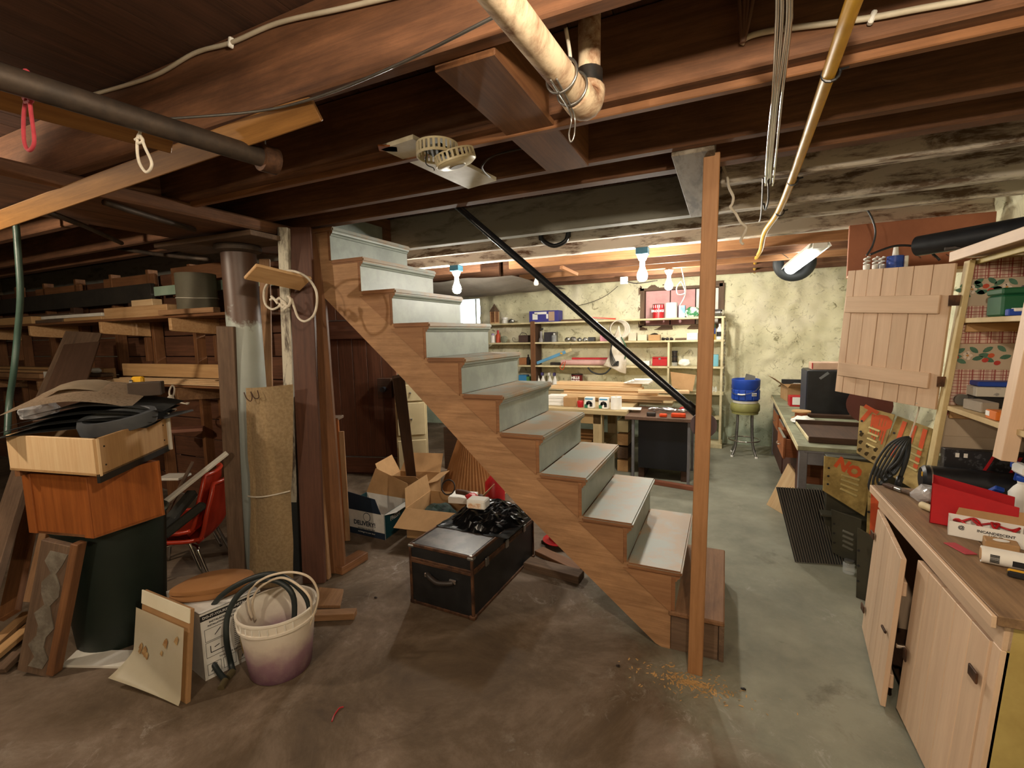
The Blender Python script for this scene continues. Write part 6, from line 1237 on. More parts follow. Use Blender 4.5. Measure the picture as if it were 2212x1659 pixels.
# leaning dark boards before the racks
tag(bar('leaning_board', wood('walnut_panel', '4f3a2c', '62493a', .6), at(118, 905, Y=-.55), at(178, 742, Y=-.05), .25, .018, up=(.8, -.7, .25)), 'front of two dark panels leaning on the lower rack', 'board')
tag(bar('leaning_board', W_OLD, at(105, 900, Y=-.45), at(182, 718, Y=.02), .26, .018, up=(.8, -.7, .25)), 'rear of two dark panels leaning on the lower rack', 'board')
a = at(368, 842, Y=.03); rp = thing('rope_piece', 'knotted white rope hanging from the lower rack bracket', 'rope', a); z_ = lambda x, y: at(x, y, Y=.02)
tube('loop', ROPE, [z_(372, 833), z_(366, 845), z_(368, 858), z_(374, 855), z_(377, 840)], .007, rp, 7, 5, True); tube('tail', ROPE, [z_(368, 858), z_(358, 865), z_(360, 878), z_(378, 886)], .007, rp, 7); tube('tail', ROPE, [z_(370, 858), z_(385, 868), z_(405, 873)], .006, rp, 7); tube('knot', ROPE, [z_(364, 858), z_(372, 855), z_(374, 862), z_(366, 864)], .008, rp, 7, 4, True)
for x, y in ((378, 886), (405, 873)): lathe('frayed_end', ROPE, [(0, -.01), (.012, 0), (.016, .012), (0, .016)], z_(x, y), rp, 8)
tag(bar('painted_board', wood('red_edge_board', '8a5a48', 'a8745c', .6), at(362, 930, Y=.2), at(440, 925, Y=.42), .16, .03), 'pale reddish shelf board below the lower rack', 'board')
# ------------------------------------------------------------------ column, leaning boards, carpet
def col_mat():
    mt, nt, b, L = nodes('two_tone_column'); v = coord(nt, (1, 1, 1), False)
    sx = nt.nodes.new('ShaderNodeSeparateXYZ'); L(v, sx.inputs[0]); n = nz(nt, v, 5, 5, .7)
    m1 = nt.nodes.new('ShaderNodeMath'); m1.operation = 'MULTIPLY_ADD'; L(n, m1.inputs[0]); m1.inputs[1].default_value = .7; L(sx.outputs[2], m1.inputs[2])
    m2 = nt.nodes.new('ShaderNodeMath'); m2.operation = 'MULTIPLY'; L(m1.outputs[0], m2.inputs[0]); m2.inputs[1].default_value = .4
    col = ramp(nt, m2.outputs[0], [(.5, srgb('8d948f')), (.80, srgb('a7aea6')), (.83, srgb('5b4335')), (1, srgb('4a362b'))])
    L(col, b.inputs['Base Color']); b.inputs['Roughness'].default_value = .45; return mt
cc = V((-2.645, -.235, 0)); co = thing('steel_column', 'thick steel column painted grey below and brown above', 'column', cc)
lathe('shaft', col_mat(), [(.1, 0), (.1, 2.11)], cc, co, 28); lathe('collar', IRON, [(.1, 2.10), (.13, 2.115), (.135, 2.135), (.13, 2.145), (.1, 2.15)], cc, co, 28)
box('cap_board', W_OLD, (-2.72, -.28, 2.165), (.85, .3, .03), co, .05); box('base_plate', RUST, cc+V((0, 0, .006)), (.26, .26, .012), co)
def lean(nm, label, x0, y0, Y0, x1, y1, Y1, w, t, mt, up=(.4, -1, 0)):
    a = at(x0, y0, Z=.004) if Y0 is None else at(x0, y0, Y=Y0); return tag(bar(nm, mt, a, at(x1, y1, Y=Y1), w, t, up=up), label, 'board')
lean('leaning_board', 'grey weathered board standing left of the column', 515, 1243, None, 488, 705, -.36, .105, .03, W_OLD, (.5, -1, 0))
lean('leaning_board', 'wide red-brown plank leaning right of the column', 680, 1258, None, 648, 492, -.1, .14, .035, wood('red_brown_plank', '4d2f22', '6b4433', .6, dirt=.4), (.5, -1, 0))
lean('leaning_board', 'second brown plank leaning beside the stairs', 731, 1236, None, 676, 500, .02, .10, .04, W_BRN, (.5, -1, 0))
lean('leaning_board', 'thin light-edged board between the leaning planks', 708, 1250, None, 655, 560, -.03, .035, .04, W_STR, (.5, -1, 0))
lean('leaning_board', 'flaking white stud standing right of the column', 640, 1232, None, 613, 492, -.18, .06, .045, whitewash('flaking_white_stud', '6d6258', 'c6c0ae', .38, .5), (.5, -1, 0))
lean('leaning_board', 'dark blue-grey board behind the carpet strip', 645, 1238, None, 640, 850, -.12, .1, .03, mat('slate_board', '2e3437', .6), (.5, -1, 0))
lean('leaning_board', 'narrow tan lath behind the column', 585, 1225, None, 572, 560, .0, .07, .02, W_STR, (.5, -1, 0))
op = thing('varnished_panel', 'orange varnished cabinet side standing behind the planks', 'panel', (-2.55, .28, 0)); a, b = V((-2.62, .24, 0)), V((-2.47, .33, 0)); slab('panel', W_ORG, a, b, b+V((0, 0, .96)), a+V((0, 0, 1.0)), .03, op, out=(.5, -.86, 0)); slab('panel_edge', W_STR, b, b+V((.03, .02, 0)), b+V((.03, .02, .86)), b+V((0, 0, .86)), .02, op, out=(.5, -.86, 0)); slab('panel_cap', W_OLD, a+V((0, 0, .965)), b+V((0, 0, .965)), b+V((-.06, .12, .965)), a+V((-.06, .12, .965)), .02, op, out=(0, 0, 1))
tag(bar('floor_block', W_BRN, at(728, 1232, Z=.03), at(785, 1198, Z=.03), .09, .055), 'brown wooden block at the foot of the leaning planks', 'block')
# carpet strip
A_, B_ = at(541, 1262, Z=.004), at(634, 1258, Z=.004); D_, C_ = at(531, 838, Y=-.40), at(633, 830, Y=-.32)
bm = bmesh.new(); g = {}; nv, nu = 30, 10; outc = V((.35, -.94, 0))
for j in range(nv+1):
    for i in range(nu+1):
        u, v = i/nu, j/nv; w_ = 1-.10*math.exp(-((v-.45)/.16)**2); uu = .5+(u-.5)*w_
        p = lerp(lerp(A_, B_, uu), lerp(D_, C_, uu), v)+outc*(.055*math.sin(math.pi*u)+.012*mnoise.noise(V((u*2, v*6, 3)))); g[i, j] = bm.verts.new(p)
for j in range(nv):
    for i in range(nu): bm.faces.new((g[i, j], g[i+1, j], g[i+1, j+1], g[i, j+1]))
bmesh.ops.solidify(bm, geom=bm.faces[:], thickness=.012)
cpt = thing('carpet_strip', 'folded tan carpet strip tied round the middle by the column', 'carpet', A_); frombm('carpet', bm, mat('tan_carpet', 'c4ad88', .95, c2='ad9672', scale=60, var=.8, bump=.4), cpt, None, True)
tube('tie_string', ROPE, [lerp(lerp(A_, D_, .47), lerp(B_, C_, .49), u)+outc*(.062*math.sin(math.pi*u)+.012) for u in (.03, .25, .5, .75, .97)], .005, cpt, 6); tube('loose_thread', W_DRK, [lerp(D_, C_, u)+outc*.07+V((0, 0, z)) for u, z in ((.12, -.02), (.16, -.055), (.24, -.075), (.28, -.05), (.26, -.02), (.33, -.06), (.42, -.055), (.40, -.015))], .003, cpt, 5)
# tan plank with rope
pl = thing('shelf_plank', 'short tan plank nailed up beside the column', 'board', at(590, 600, Y=-.42)); a, b = at(540, 586, Y=-.55), at(660, 613, Y=-.22); bar('plank', W_TAN, a, b, .125, .018, pl, up=(.3, -.75, -.55)); cyl('nail', DKMET, lerp(a, b, .5)+V((.002, -.014, 0)), lerp(a, b, .5)+V((0, 0, 0)), .005, pl, 8)
rp = thing('rope_loop', 'white rope loop knotted round the stud below the tan plank', 'rope', at(610, 650, Y=-.3)); zz = lambda x, y, Yv=-.3: at(x, y, Y=Yv)
tube('loop', ROPE, [zz(602, 663), zz(588, 668), zz(574, 658), zz(570, 635), zz(577, 614), zz(600, 590), zz(630, 585), zz(660, 597), zz(680, 622), zz(685, 650), zz(678, 680), zz(660, 694), zz(645, 687), zz(636, 665), zz(630, 645)], .007, rp, 7)
for k, pp in enumerate(([(596, 650), (604, 644), (610, 655), (602, 662)], [(608, 648), (616, 655), (612, 664), (604, 656)], [(612, 655), (620, 662), (614, 668)], [(586, 640), (594, 648), (600, 656)], [(584, 648), (590, 644), (596, 650)], [(622, 640), (628, 648), (622, 662), (614, 652)])): tube('knot', ROPE, [zz(x, y, -.315) for x, y in pp], .008, rp, 7)
# ------------------------------------------------------------------ bin, box, drawer stack
BINM = mat('dark_green_bin', '15201a', .55, c2='1e2a22', scale=5); bc_ = V((-2.77, -.985, 0)); bn = thing('trash_bin', 'tall dark green trash bin at the left', 'bin', bc_)
lathe('bin_body', BINM, [(0, 0), (.185, 0), (.19, .01), (.235, .63), (.245, .64), (.245, .655), (.23, .655), (.185, .03), (0, .03)], bc_, bn, 36); lathe('rim', mat('grey_rim', '4c5650', .5), [(.245, .648), (.25, .655), (.24, .662), (.23, .657)], bc_, bn, 36)
tri = bc_+V((-.02, -.214, .46)); text('emblem', 'A', mat('grey_print', '4d564f', .6), basis(tri+V((.0, -.004, 0)), (1, 0, 0), (0, 0, 1)), .04, bn); tube('emblem_ring', mat('grey_print', '4d564f', .6), [tri+V((.03*math.cos(j*.52), -.004, .03*math.sin(j*.52))) for j in range(12)], .0015, bn, 5, 2, True)
BZ0 = .666
p0 = at(205, 1163, Z=BZ0); pL = at(66, 1150, Z=BZ0); pR = at(357, 1112, Z=BZ0); e1 = pL-p0; e2 = pR-p0; tpz = .24
ob_ = thing('drawer_cabinet', 'orange-brown wooden box with framed panels on the trash bin', 'box', p0); ZT = at(195, 1032, X=p0.x).z; ZT = BZ0+max(.2, min(.34, at(195, 1032, Y=p0.y).z-BZ0)); HH = V((0, 0, ZT-BZ0))
for nm, a, b, o in (('front_panel', p0, p0+e1, -e2), ('side_panel', p0, p0+e2, -e1), ('back_panel', p0+e2, p0+e2+e1, e2), ('side_panel', p0+e1, p0+e1+e2, e1)): slab(nm, W_ORG, a, b, b+HH, a+HH, .015, ob_, .002, out=o)
slab('bottom_panel', W_BRN, p0, p0+e1, p0+e1+e2, p0+e2, .012, ob_, 0, out=(0, 0, -1)); n1 = -e2.normalized()*.006
for s0, s1 in ((0, .13), (.87, 1)): slab('frame_stile', W_ORG, p0+e1*s0+n1, p0+e1*s1+n1, p0+e1*s1+n1+HH, p0+e1*s0+n1+HH, .01, ob_, .002, out=-e2)
# shallow drawer on top
ZD = ZT+.03; q0 = at(216, 1030, Z=ZD); qL = at(22, 1016, Z=ZD); qR = at(372, 960, Z=ZD); f1 = qL-q0; f2 = qR-q0; f2 = f2*(.95); DH = V((0, 0, .165))
tr_ = thing('shallow_drawer', 'pale wooden drawer filled with mats on the orange box', 'drawer', q0)
for nm, a, b, o, mt_ in (('front_wall', q0, q0+f1, -f2, W_NEW), ('side_wall', q0, q0+f2, -f1, W_TAN), ('back_wall', q0+f2, q0+f2+f1, f2, W_TAN), ('side_wall', q0+f1, q0+f1+f2, f1, W_TAN)): slab(nm, mt_, a, b, b+DH, a+DH, .014, tr_, .002, out=o)
slab('drawer_floor', W_TAN, q0+V((0, 0, .012)), q0+f1+V((0, 0, .012)), q0+f1+f2+V((0, 0, .012)), q0+f2+V((0, 0, .012)), .01, tr_, 0, out=(0, 0, 1)); slab('runner', BLACKP, q0+V((0, 0, -.028)), q0+f2+V((0, 0, -.028)), q0+f2+V((0, 0, .01)), q0+V((0, 0, .01)), .012, tr_, 0, out=-f1)
slab('runner', W_BRN, q0+f1*.95+V((0, 0, -.028)), q0+f1*.95+f2+V((0, 0, -.028)), q0+f1*.95+f2, q0+f1*.95, .02, tr_, 0); slab('false_front', WHITE, q0+f2*1.01-f1*.04+V((0, 0, -.02)), q0+f2*1.01+f1*1.04+V((0, 0, -.02)), q0+f2*1.01+f1*1.04+DH*1.12, q0+f2*1.01-f1*.04+DH*1.12, .015, tr_, .002, out=f2)
for u in (.08, .92):
    for v in (.25, .75): cyl('screw', DKMET, q0+f2*u+DH*v-f1.normalized()*.002, q0+f2*u+DH*v+f1.normalized()*.002, .004, tr_, 8)
# mats folded in the drawer
qc = q0+(f1+f2)*.5; dru = V((-cy, -sy, 0)); drv = V((-sy, cy, 0))
def arc_mat(nm, label, mt, z0, lift, L0, L1, vo, vw, th=.012, cat='mat', sag=0):
    bm = bmesh.new(); g = {}; n = 20
    for i in range(n+1):
        for j in range(7):
            u = i/n; x = L0+(L1-L0)*u; h = z0+lift*math.sin(math.pi*(.08+.84*u))+.004*mnoise.noise(V((u*4, j*.4, z0*10))); g[i, j] = bm.verts.new(qc+dru*x+drv*(vo+vw*(j/6-.5))+V((0, 0, h+sag*(j/6))))
    for i in range(n):
        for j in range(6): bm.faces.new((g[i, j], g[i+1, j], g[i+1, j+1], g[i, j+1]))
    bmesh.ops.solidify(bm, geom=bm.faces[:], thickness=th); return tag(frombm(nm, bm, mt, None, None, True), label, cat)
TZ = DH.z+ZD-qc.z
MATG = mat('charcoal_mat', '2f302f', .8, c2='45443f', scale=12)
for k in range(4): arc_mat('floor_mat', ('lowest', 'second', 'third', 'top')[k]+' charcoal mat folded in the shallow drawer', MATG, .150+.021*k, .03+.012*k, -.20-.015*k, .215-.012*k, .02+.006*k, .34, .011)
arc_mat('speckled_pad', 'speckled beige pad arching over the charcoal mats', mat('speckled_beige', 'ab957c', .9, c2='7a6651', scale=90, var=.8, lo=.55, hi=.6), .242, .062, -.15, .205, .03, .30, .018, 'pad', .06)
arc_mat('speckled_pad', 'pale felt pad lying on the speckled pad', mat('pale_felt', 'b3a188', .9), .32, .03, -.02, .15, .10, .16, .015, 'pad', .03)
crumple('bubble_wrap', CLEARP, qc+dru*.20+drv*.12+V((0, 0, .20)), (.10, .16, .09), 'crinkled clear wrap at the left of the drawer', 'wrap', 91, 3, .3)
RUBG = mat('grey_rubber', '4d5054', .55, c2='3d4044', scale=8)
gb = thing('rubber_boot_sole', 'grey rubber overshoe lying on the drawer edge', 'overshoe', qc-dru*.12-drv*.1+V((0, 0, .14))); cb = qc-dru*.10-drv*.12+V((0, 0, .195)); Rb = (frame(-dru+drv*.15, (0, -.5, 1))).to_4x4()
bm = bmesh.new(); n = 24; rr = []
for s, z in ((1, -.03), (1.04, .01), (1.0, .035), (.86, .035), (.72, .0), (.5, -.012)): rr.append([bm.verts.new((math.cos(2*math.pi*j/n)*.15*s*(1+.12*math.cos(2*math.pi*j/n)), math.sin(2*math.pi*j/n)*.085*s, z+.02*math.cos(2*math.pi*j/n))) for j in range(n)])
for a, b in zip(rr, rr[1:]):
    for j in range(n): bm.faces.new((a[j], a[(j+1) % n], b[(j+1) % n], b[j]))
bm.faces.new(rr[0][::-1]); bm.faces.new(rr[-1]); frombm('overshoe', bm, RUBG, gb, M.Translation(cb) @ Rb, True)
pt = qc-dru*.20+drv*.06+V((0, 0, .13)); tag(slab('rubber_sheet', RUBG, pt+V((.1, -.05, .05)), pt+V((-.12, .0, .03)), pt+V((-.1, .1, .05)), pt+V((.1, .1, .07)), .01), 'flat grey rubber sheet at the right of the drawer', 'sheet')
bq = qc-dru*.15+drv*.08+V((0, 0, .325)); tag(box('sanding_brick', mat('dark_sponge', '4a3d33', .9), bq+V((0, 0, .0)), (.14, .11, .07), None, .9), 'dark brown foam block on top of the mats', 'block')
t = thing('tape_measure', 'small yellow tape measure behind the foam block', 'tape measure', bq+dru*.04+drv*.09); box('case', YELL, bq+dru*.05+drv*.09+V((0, 0, .03)), (.06, .03, .06), t, .5, .008); cyl('dial', STEEL, bq+dru*.05+drv*.09+V((-.01, -.02, .03)), bq+dru*.05+drv*.09+V((-.02, -.03, .03)), .014, t, 12)
# ------------------------------------------------------------------ chairs, strips
RED2 = mat('red_orange_shell', 'bb3a24', .3, c2='9c2d1b', scale=5)
def chair(loc, rz, label, tilt=0):
    t = thing('shell_chair', label, 'chair', loc, 'stacked red shell chairs', rz); Rm_ = M.Translation(V(loc)) @ M.Rotation(rz, 4, 'Z') @ M.Rotation(tilt, 4, 'Y')
    prof = [(x*1.05, z-.15) for x, z in ((.20, .40), (.16, .425), (.05, .415), (-.08, .405), (-.16, .415), (-.20, .45), (-.225, .52), (-.245, .62), (-.265, .72), (-.27, .78))]
    pp = spline([V((x, 0, z)) for x, z in prof], 4); bm = bmesh.new(); g = {}; nu = 12
    for i, p in enumerate(pp):
        f_ = i/(len(pp)-1); hw = .21+.02*math.sin(f_*math.pi)-(.06*max(0, f_-.75)/.25)**1
        for j in range(nu+1):
            w = j/nu*2-1; c_ = abs(w)**3; up5 = V((0, 0, .035)) if f_ < .5 else V((.04, 0, 0)); g[i, j] = bm.verts.new(p+V((0, hw*w, 0))+up5*c_)
    for i in range(len(pp)-1):
        for j in range(nu): bm.faces.new((g[i, j], g[i+1, j], g[i+1, j+1], g[i, j+1]))
    ed = [g[i, 0].co.copy() for i in range(len(pp))]; ed2 = [g[i, nu].co.copy() for i in range(len(pp))]; top = [g[len(pp)-1, j].co.copy() for j in range(nu+1)]; bot = [g[0, j].co.copy() for j in range(nu+1)]
    bmesh.ops.solidify(bm, geom=bm.faces[:], thickness=.006); frombm('shell', bm, RED2, t, Rm_, True)
    bm = bmesh.new(); tubebm(bm, ed+top[1:-1]+ed2[::-1]+bot[::-1][1:-1], .014, 8, True); frombm('rolled_edge', bm, RED2, t, Rm_, 'all')
    for s in (-1, 1):
        for x0, x1 in ((.14, .2), (-.12, -.2)):
            bm = bmesh.new(); tubebm(bm, spline([V((0, s*.08, .235)), V((x0, s*.16, .225)), V((x0+.02*(1 if x0 > 0 else -1), s*.19, .19)), V((x1, s*.21, .0))], 5), .011, 8); frombm('leg', bm, CHROME, t, Rm_, 'all')
    return t
chair((-3.19, -.46, .055), math.radians(222), 'upper red shell chair of the stack beside the trash bin')
chair((-3.14, -.43, .0), math.radians(220), 'lower red shell chair nested under the other')
t = thing('white_trim', 'white wooden trim leaning behind the red chairs', 'board', at(360, 1085, Y=-.75)); bar('trim', WHITE, at(352, 1088, Y=-.72), at(491, 978, Y=-.42), .03, .02, t, up=(0, -1, .3))
tag(bar('foam_pipe', mat('dark_foam', '33322c', .9), at(345, 1150, Y=-.72), at(418, 1062, Y=-.45), .07, .06, bev=.02), 'upper dark foam pipe cover lying over the chairs', 'pipe cover')
tag(bar('foam_pipe', mat('dark_foam', '33322c', .9), at(350, 1160, Y=-.74), at(442, 1088, Y=-.5), .05, .05, bev=.02), 'lower dark foam pipe cover lying over the chairs', 'pipe cover')
tag(bar('leaning_board', W_OLD, at(362, 1105, Y=-.6), at(410, 1012, Y=-.1), .12, .02, up=(0, -1, .3)), 'pinkish brown board leaning behind the foam covers', 'board'); tag(box('white_offcut', WHITE, at(375, 1030, Y=-.2), (.18, .14, .018), None, .4), 'small white board piece behind the orange box', 'board')
# leaning boards at the far left
lean('leaning_board', 'leftmost grey plank leaning against the boards', -40, 1300, -1.35, 60, 985, -.85, .14, .04, W_OLD, (.6, -1, .2)); lean('leaning_board', 'tan edged plank leaning left of the bin', 20, 1330, -1.25, 85, 1020, -.8, .10, .035, W_BRN, (.6, -1, .2)); lean('leaning_board', 'brown plank leaning behind the concrete-stained plank', 60, 1350, -1.1, 120, 1080, -.72, .10, .035, W_STR, (.6, -1, .2))
cp = thing('form_plank', 'thick plank with dried concrete leaning on the trash bin', 'board', at(85, 1465, Z=0)); a, b = at(82, 1452, Z=.012), at(135, 1172, Y=-1.24); bar('plank', W_OLD, a, b, .17, .035, cp, up=(.55, -1, .4)); bar('plank', W_BRN, a+V((.075, .03, 0)), b+V((.075, .03, 0)), .035, .05, cp, up=(.55, -1, .4)); un = V((.55, -1, .4)); un = (un-(b-a).normalized()*un.dot((b-a).normalized())).normalized()
prism('concrete_crust', mat('dried_concrete', '7b7468', .95, c2='5f564a', scale=14, var=.9, bump=.5), [((.06+.88*k/11)*(b-a).length, -.035-.02*math.sin(k*1.9)) for k in range(12)]+[((.94-.88*k/11)*(b-a).length, .03+.022*math.sin(k*2.3)) for k in range(12)], .018, .022, 'XY', cp, basis(a, b-a, un.cross(b-a)))
for i, (x0, y0, x1, y1, lb_) in enumerate(((-20, 1400, 60, 1325, 'thin pale lath on the floor at the left edge'), (-20, 1425, 75, 1345, 'second thin lath on the floor at the left edge'), (0, 1450, 40, 1410, 'short dark offcut on the floor at the left edge'))): tag(bar('lath', (W_PINE, W_TAN, W_OLD)[i], at(x0, y0, Z=.02), at(x1, y1, Z=.05), .05, .03), lb_, 'board')
tag(slab('white_shelf_piece', WHITE, at(132, 1437, Z=.012), at(300, 1440, Z=.012), at(310, 1404, Z=.012), at(166, 1404, Z=.012), .012, None, .001, out=(0, 0, 1)), 'flat white board lying on the floor before the bin', 'board')
# ------------------------------------------------------------------ white carton, cabinet door, cushion
ib = thing('sink_carton', 'white printed installation carton on the floor', 'carton', (-2.13, -.92, 0)); a, b = V((-1.975, -1.045, 0)), V((-1.91, -.79, 0)); lf = V((-.36, .06, 0)); hz_ = V((0, 0, .325))
for nm, p4, o in (('side_wall', [a, b, b+hz_, a+hz_], (1, -.2, 0)), ('front_wall', [a, a+lf, a+lf+hz_, a+hz_], (-.1, -1, 0)), ('back_wall', [b, b+lf, b+lf+hz_, b+hz_], (0, 1, 0)), ('side_wall', [a+lf, b+lf, b+lf+hz_, a+lf+hz_], (-1, 0, 0)), ('top_panel', [a+hz_, b+hz_, b+lf+hz_, a+lf+hz_], (0, 0, 1))): slab(nm, WCARD, *p4, .004, ib, 0, out=o)
sd = (b-a).normalized(); so = V((sd.y, -sd.x, 0)); so = so if so.x > 0 else -so; W_ = (b-a).length
def onside(u, v): return a+sd*(u*W_)+so*.0015+V((0, 0, v*.325))
slab('title_band', INK, onside(.0, .88), onside(1, .88), onside(1, .965), onside(0, .965), .0008, ib, 0, out=so)
text('title', 'DO-IT-YOURSELF INSTALLATION', WCARD, basis(onside(.5, .922)+so*.001, sd, (0, 0, 1)), .0165, ib, bold=.0003)
for k, s in enumerate(('INSTALACION FACIL DE REALIZAR', 'INSTALLATION FACILE POUR LES BRICOLEURS')): text('lettering', s, INK, basis(onside(.5, .835-.05*k), sd, (0, 0, 1)), .0125-.0025*k, ib, bold=.0002)
for u0, v0, u1, v1 in ((.05, .56, .42, .74), (.05, .32, .42, .54), (.05, .06, .26, .22), (.30, .06, .5, .22), (.54, .06, .74, .22), (.78, .06, .97, .22)):
    for p, q in (((u0, v0), (u1, v0)), ((u1, v0), (u1, v1)), ((u1, v1), (u0, v1)), ((u0, v1), (u0, v0))): bar('diagram_line', INK, onside(*p), onside(*q), .0012, .001, ib, up=so, bev=0)
for p, q in (((.12, .48), (.12, .38)), ((.12, .38), (.34, .38)), ((.34, .38), (.36, .5)), ((.18, .44), (.26, .46)), ((.2, .62), (.3, .70)), ((.1, .1), (.2, .2)), ((.36, .1), (.44, .19)), ((.6, .1), (.66, .2))): bar('diagram_line', INK, onside(*p), onside(*q), .003, .001, ib, up=so, bev=0)
for k in range(14): bar('text_line', mat('grey_print2', '6a6866', .7), onside(.5, .72-.03*k), onside(.62+.25*((k*7) % 5)/5, .72-.03*k), .003, .0008, ib, up=so, bev=0)
text('lettering', 'TOOLS FOR INSTALLATION', INK, basis(onside(.5, .265), sd, (0, 0, 1)), .011, ib); cyl('can_picture', INK, onside(.875, .14), onside(.875, .14)+so*.001, .012, ib, 12)
cd0, cd1 = at(405, 1520, Z=.012), at(274, 1478, Z=.03); ct0 = V((-1.965, -1.085, .375)); LAM = mat('cream_laminate', 'e6dfc8', .25, c2='d8cfb2', scale=3, var=.5); MDF = mat('brown_mdf', 'a37c52', .8)
wd_ = thing('laminate_door', 'cream laminate cabinet door with a peeling lower sheet', 'door', cd0); cd0 = V((-1.915, -1.165, 0)); cd1 = V((-2.30, -1.155, 0)); ct1 = ct0+(cd1-cd0); od = (cd1-cd0).cross(ct0-cd0).normalized(); od = od if od.y < 0 else -od
slab('core', MDF, cd0, cd1, ct1, ct0, .018, wd_, .001, out=od); up6 = (ct0-cd0).normalized()
slab('top_strip', LAM, lerp(cd0, ct0, .85)+od*.004, lerp(cd1, ct1, .85)+od*.004, ct1+od*.004+V((0, 0, .004)), ct0+od*.004+V((0, 0, .004)), .006, wd_, .001, out=od)
bm = bmesh.new(); g = {}; n = 22
for i in range(n+1):
    for j in range(13):
        v, u = i/n, j/12; base = lerp(lerp(cd0, cd1, u), lerp(ct0, ct1, u), .0+.82*v); pe = max(0, (.42*(.25+.75*u)-v)/.42); g[i, j] = bm.verts.new(base+od*(.024+.075*pe**1.7)+V((-.03*u*pe, 0, .035*pe)))
for i in range(n):
    for j in range(12): bm.faces.new((g[i, j], g[i+1, j], g[i+1, j+1], g[i, j+1]))
bmesh.ops.solidify(bm, geom=bm.faces[:], thickness=.003); frombm('peeling_sheet', bm, LAM, wd_, None, True)
STN = mat('rust_stain', '8a6238', .8, c2='b59a6a', scale=40, var=.9)
def face(u, v): return lerp(lerp(cd0, cd1, u), lerp(ct0, ct1, u), v*.82)+od*.0272
for u, v, r_ in ((.33, .70, .014), (.40, .55, .008), (.83, .50, .012), (.75, .46, .016), (.70, .42, .011), (.85, .44, .009), (.12, .80, .012)):
    prism('stain', STN, [(r_*math.cos(j*.7)*(1+.5*(j % 2)), r_*math.sin(j*.7)*(1+.4*(j % 3))) for j in range(9)], 0, .0006, 'XY', wd_, basis(face(u, v), cd1-cd0, ct0-cd0) if (cd1-cd0).cross(ct0-cd0).dot(od) > 0 else basis(face(u, v), cd0-cd1, ct0-cd0))
cu = thing('seat_cushion', 'flat brown cushion on the white carton', 'cushion', (-2.12, -.9, .326)); bm = bmesh.new(); pts = [(-.16, -.05), (-.10, .07), (.02, .11), (.15, .08), (.17, .01), (.09, -.08), (-.04, -.11), (-.14, -.10)]; pp = spline([V((x, y, 0)) for x, y in pts], 4, True); R_ = []
for s, z in ((.9, .002), (1, .012), (1.0, .026), (.96, .034), (1.0, .042), (.97, .058), (.8, .066)): R_.append([bm.verts.new((p.x*s, p.y*s, z)) for p in pp])
for A, B in zip(R_, R_[1:]):
    for j in range(len(pp)): bm.faces.new((A[j], A[(j+1) % len(pp)], B[(j+1) % len(pp)], B[j]))
bm.faces.new(R_[0][::-1]); bm.faces.new(R_[-1]); frombm('cushion', bm, mat('brown_cloth', '96683c', .85, c2='835830', scale=6), cu, M.Translation((-2.11, -.89, .3265)) @ M.Rotation(.5, 4, 'Z'), True)
# ------------------------------------------------------------------ bucket and hoses
def bucket_mat():
    mt, nt, b, L = nodes('dye_stained_bucket'); v = coord(nt, (1, 1, 1), False); sx = nt.nodes.new('ShaderNodeSeparateXYZ'); L(v, sx.inputs[0]); n = nz(nt, v, 7, 5, .6)
    m1 = nt.nodes.new('ShaderNodeMath'); m1.operation = 'MULTIPLY_ADD'; L(n, m1.inputs[0]); m1.inputs[1].default_value = .14; L(sx.outputs[2], m1.inputs[2])
    m2 = nt.nodes.new('ShaderNodeMath'); m2.operation = 'MULTIPLY'; L(m1.outputs[0], m2.inputs[0]); m2.inputs[1].default_value = 2.4
    col = ramp(nt, m2.outputs[0], [(.22, srgb('6b4a5c')), (.42, srgb('9a7a86')), (.62, srgb('d9cdbf')), (.9, srgb('e4ddcf'))]); L(mix(nt, ramp(nt, nz(nt, v, 16, 6, .7), [(.5, (0, 0, 0)), (.75, (.3, .3, .3))]), col, srgb('b7a796')), b.inputs['Base Color']); b.inputs['Roughness'].default_value = .45; return mt
BKM = bucket_mat(); bk0 = V((-1.735, -.835, 0)); bk = thing('plastic_bucket', 'white plastic bucket stained purple at the bottom', 'bucket', bk0)
lathe('bucket_body', BKM, [(0, .002), (.13, .002), (.135, .01), (.162, .25), (.172, .252), (.172, .262), (.166, .264), (.17, .30), (.176, .303), (.176, .312), (.166, .312), (.158, .26), (.128, .02), (0, .018)], bk0, bk, 40)
for k in range(14): a_ = -2.9+k*.2; box('rim_rib', PAPER, bk0+V((math.cos(a_)*.171, math.sin(a_)*.171, .281)), (.006, .003, .03), bk, a_, .001)
a_ = -2.35; slab('paper_label', mat('yellow_label', 'b8962f', .7, c2='d4c6a0', scale=12, var=.9), *[bk0+V((math.cos(a_+da)*r_, math.sin(a_+da)*r_, z)) for da, r_, z in ((-.2, .1505, .125), (.2, .1505, .125), (.2, .1595, .205), (-.2, .1595, .205))], .001, bk, 0)
z_ = lambda x, y, Yv: at(x, y, Y=Yv)
hs = thing('washer_hose', 'pair of black washer hoses arching out of the bucket', 'hose', at(490, 1478, Z=0)); HOSEB = mat('black_hose', '1f2626', .5, c2='2c3534', scale=8)
e1_ = at(487, 1470, Z=.016); e2_ = at(503, 1450, Z=.016)
tube('hose', HOSEB, [e1_, at(465, 1440, Z=.05), at(445, 1395, Y=-1.0), at(446, 1340, Y=-.98), at(475, 1290, Y=-.95), at(530, 1255, Y=-.9), at(590, 1240, Y=-.84), at(640, 1265, Y=-.8), at(668, 1310, Y=-.78), bk0+V((.09, .06, .12))], .0125, hs, 10)
